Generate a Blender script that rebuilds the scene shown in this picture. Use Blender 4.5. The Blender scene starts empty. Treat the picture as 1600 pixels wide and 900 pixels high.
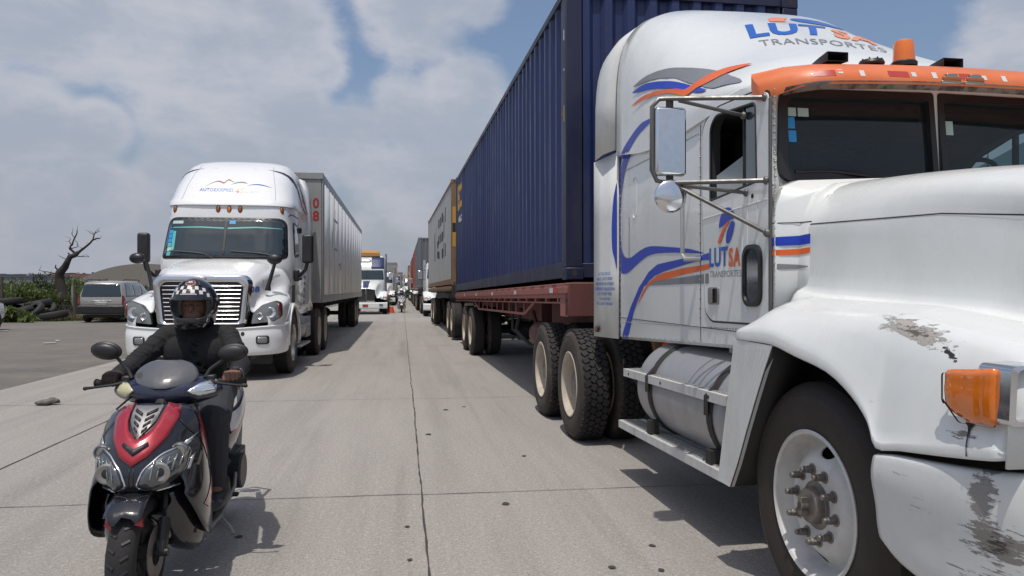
import bpy, bmesh, math, random
from math import sin, cos, pi, radians, sqrt, atan2
from mathutils import Vector, Matrix, Euler, geometry
from mathutils.bvhtree import BVHTree

SC = bpy.context.scene
COL = SC.collection

# ---------------------------------------------------------------- camera
cam_d = bpy.data.cameras.new("camera")
cam = bpy.data.objects.new("camera", cam_d)
COL.objects.link(cam)
cam.location = (0, 0, 1.38)
cam_d.sensor_width = 36.0
cam_d.lens = 36.0 * 1186.0 / 1600.0
cam_d.clip_start = 0.05
cam_d.clip_end = 6000
cam.rotation_euler = (radians(90 + 0.1), 0, radians(-8.25))
SC.camera = cam

# ---------------------------------------------------------------- world and sun
SUN = Vector((-0.115, -0.31, 1.0)).normalized()
w = bpy.data.worlds.new("World")
SC.world = w
w.use_nodes = True
nt = w.node_tree
nt.nodes.clear()
def WN(t, **k):
    n = nt.nodes.new(t)
    for a, b in k.items():
        setattr(n, a, b)
    return n
def WM(op, a, b=None, c=None, clamp=False):
    n = nt.nodes.new('ShaderNodeMath'); n.operation = op; n.use_clamp = clamp
    for i, x in enumerate((a, b, c)):
        if x is None: continue
        if isinstance(x, (int, float)): n.inputs[i].default_value = x
        else: nt.links.new(x, n.inputs[i])
    return n.outputs[0]
sky = WN('ShaderNodeTexSky', sky_type='NISHITA', sun_disc=False)
sky.sun_elevation = math.asin(SUN.z)
sky.sun_rotation = atan2(SUN.x, SUN.y) % (2 * pi)
sky.air_density = 1.0; sky.dust_density = 3.5; sky.ozone_density = 2.0
tc = WN('ShaderNodeTexCoord')
dirv = tc.outputs['Generated']
def wnoise(scale, detail, rough, loc=(0, 0, 0), zs=2.2, dist=0.0):
    mp = WN('ShaderNodeMapping'); mp.inputs['Scale'].default_value = (1, 1, zs); mp.inputs['Location'].default_value = loc
    nt.links.new(dirv, mp.inputs['Vector'])
    n = WN('ShaderNodeTexNoise'); n.inputs['Scale'].default_value = scale; n.inputs['Detail'].default_value = detail
    n.inputs['Roughness'].default_value = rough; n.inputs['Distortion'].default_value = dist
    nt.links.new(mp.outputs[0], n.inputs['Vector'])
    return n.outputs['Fac']
def pdir(px, py):
    a = (px - 800) / 1186.0; b = -(py - 452) / 1186.0; y = radians(8.25)
    return Vector((a * cos(y) + sin(y), cos(y) - a * sin(y), b)).normalized()
sep = WN('ShaderNodeSeparateXYZ'); nt.links.new(dirv, sep.inputs[0])
n1 = wnoise(2.6, 10, 0.60, (3.1, 0.4, 1.7), 2.1, .25)
n2 = wnoise(7.5, 9, 0.62, (7.1, 2.4, 0.7), 1.8, .2)
n3 = wnoise(3.4, 9, 0.62, (1.1, 5.4, 2.7), 2.6, .3)
# cloud masses: bearing, height and size of each bank
shape = None
for (px, py, rad) in ((90, 10, 135), (290, 40, 165), (440, 60, 100), (505, 105, 48), (330, 150, 130), (450, 160, 85), (45, 180, 85), (150, 205, 62),
                      (-60, 170, 120), (665, 15, 105), (735, 0, 62), (600, -10, 60), (720, 150, 85), (640, 190, 85), (560, 225, 85), (470, 250, 85), (370, 255, 75),
                      (270, 285, 80), (160, 305, 75), (60, 330, 80), (1610, 45, 115), (1575, 130, 70), (1650, 200, 150), (700, 260, 150), (1500, -260, 200), (-300, 60, 200), (600, -300, 260), (100, -330, 250)):
    d = pdir(px, py); rad = rad / 1186.0 / max(1.0, (1 + ((px - 800) / 1186.0) ** 2) ** .5)
    vm = WN('ShaderNodeVectorMath', operation='DISTANCE'); nt.links.new(dirv, vm.inputs[0]); vm.inputs[1].default_value = d
    f = WM('SUBTRACT', 1.0, WM('DIVIDE', vm.outputs['Value'], rad))
    shape = f if shape is None else WM('SMOOTH_MAX', shape, f, 0.12)
low = WN('ShaderNodeMapRange', interpolation_type='SMOOTHSTEP'); nt.links.new(sep.outputs[2], low.inputs[0])
low.inputs[1].default_value = 0.20; low.inputs[2].default_value = 0.04; low.inputs[3].default_value = -0.5; low.inputs[4].default_value = 0.30
back = WN('ShaderNodeMapRange', interpolation_type='SMOOTHSTEP'); nt.links.new(sep.outputs[1], back.inputs[0])
back.inputs[1].default_value = 0.45; back.inputs[2].default_value = 0.1; back.inputs[3].default_value = -0.6; back.inputs[4].default_value = 0.12
shape = WM('MAXIMUM', WM('MAXIMUM', WM('MAXIMUM', shape, -0.6), low.outputs[0]), back.outputs[0])
shape = WM('MINIMUM', shape, 0.55)
nn = WM('ADD', WM('MULTIPLY', n1, 0.45), WM('MULTIPLY', n2, 0.55))
dens = WM('ADD', shape, WM('MULTIPLY', WM('SUBTRACT', nn, 0.5), 2.3))
mr = WN('ShaderNodeMapRange', interpolation_type='SMOOTHSTEP'); nt.links.new(dens, mr.inputs[0])
mr.inputs[1].default_value = -0.05; mr.inputs[2].default_value = 0.45
mask = mr.outputs[0]
mr2 = WN('ShaderNodeMapRange', interpolation_type='SMOOTHSTEP'); nt.links.new(WM('ADD', WM('MULTIPLY', n3, 1.6), WM('MULTIPLY', dens, 0.42)), mr2.inputs[0])
mr2.inputs[1].default_value = 0.68; mr2.inputs[2].default_value = 1.15
ccol = WN('ShaderNodeMix', data_type='RGBA'); nt.links.new(mr2.outputs[0], ccol.inputs[0])
ccol.inputs[6].default_value = (0.60, 0.61, 0.67, 1); ccol.inputs[7].default_value = (0.42, 0.47, 0.56, 1)
bg1 = WN('ShaderNodeBackground'); nt.links.new(sky.outputs[0], bg1.inputs[0]); bg1.inputs[1].default_value = 0.135
bg2 = WN('ShaderNodeBackground'); nt.links.new(ccol.outputs[2], bg2.inputs[0]); bg2.inputs[1].default_value = 1.0
# haze towards the horizon
hz = WN('ShaderNodeMapRange', interpolation_type='SMOOTHSTEP'); nt.links.new(sep.outputs[2], hz.inputs[0])
hz.inputs[1].default_value = 0.0; hz.inputs[2].default_value = 0.30; hz.inputs[3].default_value = 0.92; hz.inputs[4].default_value = 0.0
bg3 = WN('ShaderNodeBackground'); bg3.inputs[0].default_value = (0.38, 0.40, 0.47, 1); bg3.inputs[1].default_value = 1.0
ms = WN('ShaderNodeMixShader'); nt.links.new(WM('MULTIPLY', mask, 0.9), ms.inputs[0]); nt.links.new(bg1.outputs[0], ms.inputs[1]); nt.links.new(bg2.outputs[0], ms.inputs[2])
ms2 = WN('ShaderNodeMixShader'); nt.links.new(WM('MULTIPLY', hz.outputs[0], 0.62), ms2.inputs[0]); nt.links.new(ms.outputs[0], ms2.inputs[1]); nt.links.new(bg3.outputs[0], ms2.inputs[2])
wo = WN('ShaderNodeOutputWorld'); nt.links.new(ms2.outputs[0], wo.inputs[0])

sd = bpy.data.lights.new("sun", 'SUN'); sd.energy = 3.35; sd.angle = radians(0.6); sd.color = (1.0, 0.955, 0.90)
so = bpy.data.objects.new("sun", sd); COL.objects.link(so)
so.rotation_euler = (-SUN).to_track_quat('-Z', 'Y').to_euler()
SC.view_settings.view_transform = 'Standard'
SC.view_settings.look = 'None'
SC.view_settings.gamma = 1.0
SC.view_settings.exposure = -0.10
SC.view_settings.use_curve_mapping = False
SC.cycles.max_bounces = 8
SC.cycles.transparent_max_bounces = 12

# ---------------------------------------------------------------- materials
def newmat(name):
    m = bpy.data.materials.new(name); m.use_nodes = True
    t = m.node_tree; b = t.nodes['Principled BSDF']
    return m, t, b
def _noise(t, scale, detail=6, rough=.6, stretch=(1, 1, 1), loc=(0, 0, 0)):
    c = t.nodes.new('ShaderNodeTexCoord'); mp = t.nodes.new('ShaderNodeMapping'); mp.inputs['Scale'].default_value = stretch
    mp.inputs['Location'].default_value = loc
    t.links.new(c.outputs['Object'], mp.inputs['Vector'])
    n = t.nodes.new('ShaderNodeTexNoise'); n.inputs['Scale'].default_value = scale; n.inputs['Detail'].default_value = detail
    n.inputs['Roughness'].default_value = rough
    t.links.new(mp.outputs[0], n.inputs['Vector'])
    return n.outputs['Fac']
def _ramp(t, fac, a, b, lo=0.0, hi=1.0):
    r = t.nodes.new('ShaderNodeMapRange'); t.links.new(fac, r.inputs[0])
    r.inputs[1].default_value = a; r.inputs[2].default_value = b; r.inputs[3].default_value = lo; r.inputs[4].default_value = hi
    return r.outputs[0]
def _mix(t, fac, c1, c2):
    n = t.nodes.new('ShaderNodeMix'); n.data_type = 'RGBA'
    if isinstance(fac, (int, float)): n.inputs[0].default_value = fac
    else: t.links.new(fac, n.inputs[0])
    for i, c in ((6, c1), (7, c2)):
        if isinstance(c, (tuple, list)): n.inputs[i].default_value = (*c[:3], 1)
        else: t.links.new(c, n.inputs[i])
    return n.outputs[2]
def _bump(t, b, fac, strength=.2, dist=.01):
    n = t.nodes.new('ShaderNodeBump'); n.inputs['Strength'].default_value = strength; n.inputs['Distance'].default_value = dist
    t.links.new(fac, n.inputs['Height']); t.links.new(n.outputs[0], b.inputs['Normal'])
def surf(name, col, rough=.5, metal=0.0, dirt=.3, dcol=(.16, .13, .10), dscale=2.5, stretch=(1, 1, .5), coat=0.0,
         bump=0.0, bscale=60, spec=.5, fine=.12, a=.5, b2=.78, streak=0.0, rust=0.0, marks=()):
    m, t, b = newmat(name)
    n = _noise(t, dscale, 9, .68, stretch)
    f = _ramp(t, n, a, b2, 0, dirt)
    c = _mix(t, f, col, dcol)
    n2 = _noise(t, 14, 8, .7)
    c = _mix(t, _ramp(t, n2, .35, .75, 0, fine), c, tuple(x * .45 for x in col))
    if streak:
        n3 = _noise(t, 9, 6, .7, (1, 1, .06)); c = _mix(t, _ramp(t, n3, .52, .75, 0, streak), c, dcol)
    if rust:
        c = _mix(t, _ramp(t, _noise(t, 3.2, 10, .75, (1, 1, 1.2), (5, 2, 8)), .64, .70, 0, rust), c, (.12, .05, .025))
        c = _mix(t, _ramp(t, _noise(t, 5, 10, .72, (.5, .5, 3), (9, 1, 2)), .66, .72, 0, rust * .7), c, tuple(min(1, x * 2.2 + .06) for x in col))
    mk = None
    for (cc, rad, rot, st, col2, k0) in marks:
        tcn = t.nodes.new('ShaderNodeTexCoord'); mp = t.nodes.new('ShaderNodeMapping'); mp.vector_type = 'TEXTURE'
        mp.inputs['Location'].default_value = cc; mp.inputs['Rotation'].default_value = rot; mp.inputs['Scale'].default_value = rad
        t.links.new(tcn.outputs['Object'], mp.inputs['Vector'])
        ln = t.nodes.new('ShaderNodeVectorMath'); ln.operation = 'LENGTH'; t.links.new(mp.outputs[0], ln.inputs[0])
        nz = t.nodes.new('ShaderNodeTexNoise'); nz.inputs['Scale'].default_value = 1.0; nz.inputs['Detail'].default_value = 9; nz.inputs['Roughness'].default_value = .72
        m2 = t.nodes.new('ShaderNodeMapping'); m2.inputs['Rotation'].default_value = tuple(-x for x in rot); m2.inputs['Scale'].default_value = st
        t.links.new(tcn.outputs['Object'], m2.inputs['Vector']); t.links.new(m2.outputs[0], nz.inputs['Vector'])
        a1 = t.nodes.new('ShaderNodeMath'); a1.operation = 'MULTIPLY_ADD'; t.links.new(nz.outputs['Fac'], a1.inputs[0]); a1.inputs[1].default_value = 3.0; a1.inputs[2].default_value = k0
        a2 = t.nodes.new('ShaderNodeMath'); a2.operation = 'SUBTRACT'; t.links.new(a1.outputs[0], a2.inputs[0]); t.links.new(ln.outputs['Value'], a2.inputs[1])
        f2 = _ramp(t, a2.outputs[0], 0.0, .12); c = _mix(t, f2, c, col2)
        if mk is None: mk = f2
        else:
            a3 = t.nodes.new('ShaderNodeMath'); a3.operation = 'MAXIMUM'; t.links.new(mk, a3.inputs[0]); t.links.new(f2, a3.inputs[1]); mk = a3.outputs[0]
    t.links.new(c, b.inputs['Base Color'])
    t.links.new(_ramp(t, n, .35, .75, max(.03, rough - .08), min(1, rough + .2)), b.inputs['Roughness'])
    b.inputs['Metallic'].default_value = metal
    b.inputs['Coat Weight'].default_value = coat
    if mk is not None:
        i_ = t.nodes.new('ShaderNodeMath'); i_.operation = 'SUBTRACT'; i_.inputs[0].default_value = 1.0; t.links.new(mk, i_.inputs[1])
        i2 = t.nodes.new('ShaderNodeMath'); i2.operation = 'MULTIPLY'; t.links.new(i_.outputs[0], i2.inputs[0]); i2.inputs[1].default_value = coat; t.links.new(i2.outputs[0], b.inputs['Coat Weight'])
        _bump(t, b, i_.outputs[0], .8, .004)
    b.inputs['Coat Roughness'].default_value = .08
    b.inputs['Specular IOR Level'].default_value = spec
    if bump: _bump(t, b, _noise(t, bscale, 4, .6), bump)
    return m
def plain(name, col, rough=.5, metal=0.0, emit=None, es=1.0, coat=0):
    m, t, b = newmat(name)
    n = _noise(t, 30, 5, .6)
    t.links.new(_mix(t, _ramp(t, n, .4, .8, 0, .25), col, tuple(x * .6 for x in col)), b.inputs['Base Color'])
    b.inputs['Roughness'].default_value = rough; b.inputs['Metallic'].default_value = metal; b.inputs['Coat Weight'].default_value = coat
    if emit: b.inputs['Emission Color'].default_value = (*emit, 1); b.inputs['Emission Strength'].default_value = es
    return m
def glass(name, tint, through=.6, rough=.02):
    m, t, b = newmat(name); t.nodes.remove(b)
    o = t.nodes['Material Output']
    tr = t.nodes.new('ShaderNodeBsdfTransparent'); tr.inputs[0].default_value = (*tint, 1)
    df = t.nodes.new('ShaderNodeBsdfDiffuse'); df.inputs[0].default_value = (.03, .045, .05, 1)
    m0 = t.nodes.new('ShaderNodeMixShader'); m0.inputs[0].default_value = 1 - through
    t.links.new(tr.outputs[0], m0.inputs[1]); t.links.new(df.outputs[0], m0.inputs[2])
    g = t.nodes.new('ShaderNodeBsdfGlossy'); g.inputs['Roughness'].default_value = rough
    fr = t.nodes.new('ShaderNodeFresnel'); fr.inputs[0].default_value = 1.5
    ms = t.nodes.new('ShaderNodeMixShader'); t.links.new(fr.outputs[0], ms.inputs[0]); t.links.new(m0.outputs[0], ms.inputs[1]); t.links.new(g.outputs[0], ms.inputs[2])
    t.links.new(ms.outputs[0], o.inputs[0])
    return m
M = {}
M['white'] = surf('white_truck_paint', (.70, .72, .70), .22, dirt=.30, dcol=(.40, .38, .33), coat=.5, fine=.06, streak=.05)
M['white_old'] = surf('worn_white_paint', (.66, .67, .65), .38, dirt=.5, dcol=(.42, .40, .35), fine=.16, streak=.22, coat=.15, bump=.05, bscale=22)
M['hood_paint'] = surf('cracked_fender_paint', (.70, .72, .70), .24, dirt=.25, dcol=(.42, .40, .35), coat=.5, fine=.06, streak=.05, marks=(
    ((-1.15, -.62, 1.24), (.5, .25, .040), (.16, 0, 0), (9, 14, 60), (.40, .37, .33), -.85),
    ((-1.15, -.62, 1.24), (.5, .22, .032), (.16, 0, 0), (12, 26, 130), (.12, .105, .09), -1.20),
    ((-1.16, -.79, 1.185), (.5, .05, .012), (.5, 0, 0), (12, 40, 90), (.03, .028, .026), -.70),
    ((-1.24, -.93, .965), (.5, .10, .03), (-.2, 0, 0), (12, 20, 90), (.20, .19, .175), -1.15),
    ((-1.2, -.5, 1.0), (.5, .5, .10), (.0, 0, 0), (12, 12, 160), (.45, .44, .42), -1.75)))
M['bumper_paint'] = surf('scraped_bumper_paint', (.64, .65, .63), .36, dirt=.45, dcol=(.42, .40, .35), fine=.14, streak=.2, coat=.15, bump=0, marks=(
    ((-1.24, -.99, .80), (.5, .055, .16), (0, 0, 0), (16, 16, 60), (.25, .24, .225), -.85),
    ((-1.23, -1.03, .68), (.5, .15, .08), (0, 0, 0), (14, 14, 70), (.22, .205, .19), -.92),
    ((-1.23, -1.03, .68), (.5, .10, .05), (0, 0, 0), (20, 20, 120), (.05, .045, .04), -1.12),
    ((-1.22, -1.06, .56), (.5, .26, .07), (.12, 0, 0), (16, 10, 90), (.24, .22, .20), -1.05),
    ((-1.25, -.75, .72), (.5, .35, .16), (.3, 0, 0), (10, 10, 170), (.34, .33, .31), -1.72),
    ((-1.25, -.65, .78), (.5, .28, .05), (-.25, 0, 0), (10, 8, 150), (.30, .29, .27), -1.62)))
M['white_clean'] = surf('clean_white_paint', (.74, .75, .75), .2, dirt=.15, dcol=(.5, .49, .46), coat=.6, fine=.05)
M['orange'] = surf('faded_orange_paint', (.68, .17, .05), .38, dirt=.35, dcol=(.75, .33, .2), coat=.2, dscale=4, fine=.12)
M['navy'] = surf('navy_container_paint', (.012, .024, .098), .45, dirt=.40, dcol=(.05, .06, .09), fine=.25, streak=.3, rust=.8)
M['navy_dark'] = surf('navy_frame_paint', (.010, .014, .045), .45, dirt=.35, dcol=(.05, .05, .06))
M['grey_cont'] = surf('grey_container_paint', (.36, .37, .37), .5, dirt=.4, dcol=(.24, .19, .14), streak=.3, rust=.7)
M['dark_cont'] = surf('slate_container_paint', (.13, .145, .16), .5, dirt=.4, streak=.3)
M['red_cont'] = surf('red_container_paint', (.30, .055, .035), .5, dirt=.4, streak=.3)
M['brown_cont'] = surf('brown_container_paint', (.16, .055, .05), .5, dirt=.4, streak=.3)
M['rust'] = surf('rusty_brown_steel', (.20, .12, .065), .75, dirt=.6, dcol=(.10, .045, .02), dscale=5)
M['redsteel'] = surf('faded_red_trailer_paint', (.30, .105, .085), .68, dirt=.7, dcol=(.17, .12, .10), dscale=4, streak=.4, rust=.6)
M['redsteel_dark'] = surf('dark_red_chassis_paint', (.12, .04, .035), .65, dirt=.5, dcol=(.05, .035, .03))
M['alu'] = surf('dull_aluminium', (.42, .42, .41), .45, .6, dirt=.5, dcol=(.2, .19, .17), dscale=5, bump=.05, bscale=80)
M['tank'] = surf('scuffed_aluminium_tank', (.36, .36, .365), .42, .5, dirt=.5, dcol=(.25, .24, .22), dscale=4, bump=.03, bscale=120)
M['trailer_skin'] = surf('weathered_trailer_skin', (.74, .74, .72), .42, .0, dirt=.3, dcol=(.35, .33, .30), dscale=1.2, streak=.18)
M['nose_skin'] = surf('grey_trailer_nose', (.29, .29, .28), .5, .1, dirt=.5, dcol=(.13, .12, .11), streak=.3)
M['chrome'] = surf('chrome', (.72, .73, .75), .06, 1.0, dirt=.15, dcol=(.3, .28, .25), fine=.03)
M['chrome_old'] = surf('tarnished_chrome', (.40, .39, .37), .32, .9, dirt=.6, dcol=(.16, .12, .09), dscale=9)
M['arm_steel'] = surf('grey_mirror_arm', (.14, .135, .13), .42, .5, dirt=.6, dcol=(.10, .085, .07), dscale=14)
M['mirror'] = plain('mirror_glass', (.66, .68, .72), .03, 1.0)
M['black'] = surf('black_plastic', (.014, .014, .016), .42, dirt=.35, dcol=(.06, .055, .05))
M['black_gloss'] = surf('black_gloss_paint', (.010, .010, .014), .2, dirt=.25, dcol=(.06, .055, .05), coat=.7, dscale=6)
M['navy_gloss'] = surf('navy_gloss_plastic', (.014, .017, .045), .22, dirt=.3, dcol=(.07, .07, .08), coat=.6, dscale=6)
M['chassis'] = surf('greasy_chassis', (.020, .019, .018), .7, dirt=.5, dcol=(.07, .055, .045), dscale=5)
M['rubber'] = surf('tyre_rubber', (.018, .017, .017), .8, dirt=.45, dcol=(.06, .05, .042), dscale=5, stretch=(1, 1, 1), bump=.15, bscale=90)
M['rubber_dusty'] = surf('dusty_tyre_sidewall', (.045, .036, .030), .85, dirt=.8, dcol=(.13, .105, .08), dscale=5, stretch=(1, 1, 1), bump=.15, bscale=70)
M['rubber_brown'] = surf('brown_tyre_sidewall', (.028, .021, .017), .7, dirt=.6, dcol=(.060, .042, .03), dscale=6, stretch=(1, 1, 1), bump=.12, bscale=60)
M['rim_white'] = surf('chipped_white_wheel', (.60, .59, .56), .35, dirt=.5, dcol=(.26, .22, .18), dscale=6, fine=.25, coat=.2)
M['rim_dusty'] = surf('dusty_pale_wheel', (.48, .42, .34), .6, dirt=.55, dcol=(.2, .15, .11), dscale=7)
M['rim_steel'] = surf('dull_steel_wheel', (.28, .27, .26), .45, .5, dirt=.5, dscale=6)
M['steel'] = surf('worn_steel', (.24, .22, .20), .45, .8, dirt=.6, dcol=(.09, .06, .04), dscale=12)
M['blue_v'] = plain('blue_vinyl', (.012, .045, .42), .35)
M['blue_t'] = plain('blue_lettering', (.015, .10, .42), .35)
M['orange_v'] = plain('orange_vinyl', (.72, .12, .015), .35)
M['orange_l'] = plain('pale_orange_vinyl', (.75, .25, .12), .35)
M['grey_v'] = plain('grey_vinyl', (.20, .205, .22), .35)
M['red_v'] = plain('red_vinyl', (.33, .03, .03), .4)
M['red_tape'] = plain('red_reflective_tape', (.42, .045, .035), .4)
M['pale_tape'] = plain('pale_reflective_tape', (.62, .60, .58), .4)
M['faint_blue'] = plain('faded_blue_print', (.20, .22, .30), .5)
M['yellow'] = plain('yellow_print', (.50, .27, .03), .5)
M['ink'] = plain('black_print', (.02, .02, .025), .5)
M['amber'] = plain('amber_lens', (.72, .17, .008), .12, coat=1)
M['amber_dark'] = plain('old_amber_lens', (.30, .10, .02), .2, coat=.5)
M['red_lens'] = plain('red_lens', (.16, .008, .008), .12, coat=1)
M['lens'] = surf('clear_lamp_lens', (.24, .26, .27), .12, .3, dirt=.2, coat=1, dscale=12)
M['scoot_lens'] = surf('grey_scooter_lens', (.11, .12, .13), .06, .5, dirt=.2, coat=1, dscale=14)
M['lens_bright'] = plain('bright_lamp_reflector', (.72, .76, .80), .12, .8)
M['yellow_lens'] = plain('yellowed_lens', (.52, .50, .30), .2, coat=1)
M['teal'] = plain('teal_sticker', (.10, .42, .40), .4)
M['sky_sticker'] = plain('blue_sticker', (.03, .28, .62), .4)
M['pale_sticker'] = plain('pale_green_sticker', (.42, .55, .50), .4)
M['glass'] = glass('tinted_cab_glass', (.42, .60, .62), .62)
M['glass_dark'] = surf('dark_vehicle_glass', (.010, .022, .030), .04, dirt=.15, dcol=(.05, .06, .06), fine=0, coat=1)
M['glass_side'] = surf('grey_teal_glass', (.035, .060, .068), .06, dirt=.2, dcol=(.06, .08, .08), fine=0, coat=1)
M['ink_pale'] = plain('sticker_print', (.25, .33, .36), .5)
M['interior'] = surf('dark_cab_lining', (.030, .030, .032), .85, dirt=.3, dcol=(.06, .055, .05))
M['lip'] = surf('corroded_visor_lip', (.17, .12, .10), .8, dirt=.9, dcol=(.03, .02, .02), dscale=14, stretch=(1, 1, 1), a=.48, b2=.6)
M['scrape'] = surf('bare_scraped_fibreglass', (.34, .31, .28), .85, dirt=.9, dcol=(.12, .10, .085), dscale=25, stretch=(1, 1, 1), a=.45, b2=.6)
M['scuff'] = surf('grey_scuff', (.26, .25, .24), .8, dirt=.8, dcol=(.12, .11, .10), dscale=30, stretch=(1, 1, 1))
M['crack'] = plain('dark_crack', (.03, .027, .025), .9)
M['tread_alu'] = surf('diamond_tread_plate', (.58, .58, .56), .5, .2, dirt=.5, dcol=(.28, .25, .21), dscale=9, streak=.5)
M['van'] = surf('champagne_car_paint', (.36, .345, .31), .3, .35, dirt=.3, coat=.5)
M['red_gloss'] = surf('metallic_red_plastic', (.36, .014, .028), .2, .25, dirt=.2, coat=.8, dscale=8)
M['skin'] = surf('brown_skin', (.17, .082, .052), .55, dirt=.2, dcol=(.12, .05, .03))
M['shirt'] = surf('black_knit_shirt', (.010, .010, .011), .9, dirt=.25, dcol=(.03, .03, .032), dscale=6, bump=.5, bscale=25)
M['trouser'] = surf('dark_grey_trousers', (.028, .030, .038), .85, dirt=.4, dcol=(.06, .06, .065), bump=.4, bscale=20)
M['blue_shirt'] = surf('blue_grey_shirt', (.06, .07, .12), .85, dirt=.3, dcol=(.3, .3, .33), bump=.3)
M['glove'] = surf('brown_glove', (.035, .016, .014), .8)
M['seat_vinyl'] = surf('black_vinyl_seat', (.018, .018, .02), .5)
M['bark'] = surf('dead_bark', (.030, .024, .021), .95, dirt=.4, dcol=(.07, .058, .05), dscale=6, bump=.6, bscale=20)
M['screen'] = surf('smoked_windscreen', (.10, .10, .105), .14, .15, dirt=.4, dcol=(.24, .24, .24), coat=1)
M['yellow_deflector'] = surf('ochre_deflector', (.42, .22, .06), .5, dirt=.3)
M['cone'] = plain('orange_red_plastic', (.62, .06, .02), .5)

# ---------------------------------------------------------------- mesh building
def V(*a): return Vector(a)
class MB:
    def __init__(s): s.v = []; s.f = []; s.m = []
    def add(s, vs, fs, mat=0):
        o = len(s.v); s.v += [tuple(x) for x in vs]; s.f += [tuple(i + o for i in f) for f in fs]; s.m += [mat] * len(fs); return s
    def box(s, c, d, rot=None, mat=0, taper=1.0):
        hx, hy, hz = d[0] / 2, d[1] / 2, d[2] / 2
        vs = [Vector((x * hx * (taper if z > 0 else 1), y * hy * (taper if z > 0 else 1), z * hz)) for z in (-1, 1) for y in (-1, 1) for x in (-1, 1)]
        if rot: R = Euler(rot).to_matrix(); vs = [R @ p for p in vs]
        c = Vector(c)
        return s.add([p + c for p in vs], [(0, 2, 3, 1), (4, 5, 7, 6), (0, 1, 5, 4), (2, 6, 7, 3), (0, 4, 6, 2), (1, 3, 7, 5)], mat)
    def bb(s, x0, x1, y0, y1, z0, z1, mat=0): return s.box(((x0 + x1) / 2, (y0 + y1) / 2, (z0 + z1) / 2), (abs(x1 - x0), abs(y1 - y0), abs(z1 - z0)), None, mat)
    def ring(s, rings, closed=True, caps=(True, True), mat=0):
        n = len(rings[0]); vs = [p for r in rings for p in r]; fs = []
        for i in range(len(rings) - 1):
            for j in range(n if closed else n - 1):
                a = i * n + j; b = i * n + (j + 1) % n; fs.append((a, b, b + n, a + n))
        if caps[0]: fs.append(tuple(range(n))[::-1])
        if caps[1]: fs.append(tuple(range((len(rings) - 1) * n, len(rings) * n)))
        return s.add(vs, fs, mat)
    def cyl(s, p0, p1, r0, r1=None, n=16, caps=True, mat=0):
        p0 = Vector(p0); p1 = Vector(p1); r1 = r0 if r1 is None else r1
        d = (p1 - p0).normalized(); u = d.orthogonal().normalized(); w_ = d.cross(u)
        rs = [[p + (u * cos(2 * pi * i / n) + w_ * sin(2 * pi * i / n)) * r for i in range(n)] for p, r in ((p0, r0), (p1, r1))]
        return s.ring(rs, True, (caps, caps), mat)
    def tube(s, pts, r, n=8, mat=0, caps=True):
        pts = [Vector(p) for p in pts]; rs = []; u = None
        for i, p in enumerate(pts):
            d = (pts[min(i + 1, len(pts) - 1)] - pts[max(i - 1, 0)]).normalized()
            u = d.orthogonal().normalized() if u is None else (u - d * u.dot(d)).normalized()
            w_ = d.cross(u); rr = r[i] if isinstance(r, (list, tuple)) else r
            rs.append([p + (u * cos(2 * pi * k / n) + w_ * sin(2 * pi * k / n)) * rr for k in range(n)])
        return s.ring(rs, True, (caps, caps), mat)
    def lathe(s, prof, c=(0, 0, 0), axis='x', n=48, mat=0, caps=(False, False)):
        c = Vector(c); rs = []
        for r, t in prof:
            q = []
            for i in range(n):
                a = 2 * pi * i / n; x, y = r * cos(a), r * sin(a)
                q.append(c + (Vector((t, x, y)) if axis == 'x' else Vector((x, t, y)) if axis == 'y' else Vector((x, y, t))))
            rs.append(q)
        return s.ring(rs, True, caps, mat)
    def prism(s, poly, axis, a, b, mat=0):
        def P(p, t): return (t, p[0], p[1]) if axis == 'x' else (p[0], t, p[1]) if axis == 'y' else (p[0], p[1], t)
        return s.ring([[P(p, a) for p in poly], [P(p, b) for p in poly]], True, (True, True), mat)
    def ell(s, c, r, rot=None, n=16, mat=0):
        R = Euler(rot).to_matrix() if rot else Matrix.Identity(3); c = Vector(c); rs = []
        for i in range(1, n):
            th = pi * i / n
            rs.append([c + R @ Vector((r[0] * sin(th) * cos(2 * pi * k / n), r[1] * sin(th) * sin(2 * pi * k / n), -r[2] * cos(th))) for k in range(n)])
        return s.ring(rs, True, (True, True), mat)
    def cap(s, p0, p1, r0, r1, n=12):
        s.cyl(p0, p1, r0, r1, n); s.ell(p0, (r0,) * 3, None, n); s.ell(p1, (r1,) * 3, None, n); return s
    def patch(s, rows, nu=4, nv=4, mirror=False, mat=0):
        g = grid(rows, nu, nv); w_ = len(g[0])
        vs = [p for r in g for p in r]
        fs = [(i * w_ + j, i * w_ + j + 1, (i + 1) * w_ + j + 1, (i + 1) * w_ + j) for i in range(len(g) - 1) for j in range(w_ - 1)]
        s.add(vs, fs, mat)
        if mirror: s.add([(-p[0], p[1], p[2]) for p in vs], [f[::-1] for f in fs], mat)
        return s
def cr(p0, p1, p2, p3, t):
    return 0.5 * ((2 * p1) + (p2 - p0) * t + (2 * p0 - 5 * p1 + 4 * p2 - p3) * t * t + (3 * p1 - p0 - 3 * p2 + p3) * t ** 3)
def spline(pts, k):
    pts = [Vector(p) for p in pts]
    if k <= 1: return pts
    out = []
    for i in range(len(pts) - 1):
        a = pts[i - 1] if i else pts[0] * 2 - pts[1]; d = pts[i + 2] if i + 2 < len(pts) else pts[-1] * 2 - pts[-2]
        for j in range(k): out.append(cr(a, pts[i], pts[i + 1], d, j / k))
    out.append(pts[-1]); return out
def grid(rows, nu, nv):
    r1 = [spline(r, nu) for r in rows]
    cols = [spline([r[j] for r in r1], nv) for j in range(len(r1[0]))]
    return [[c[i] for c in cols] for i in range(len(cols[0]))]
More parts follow.
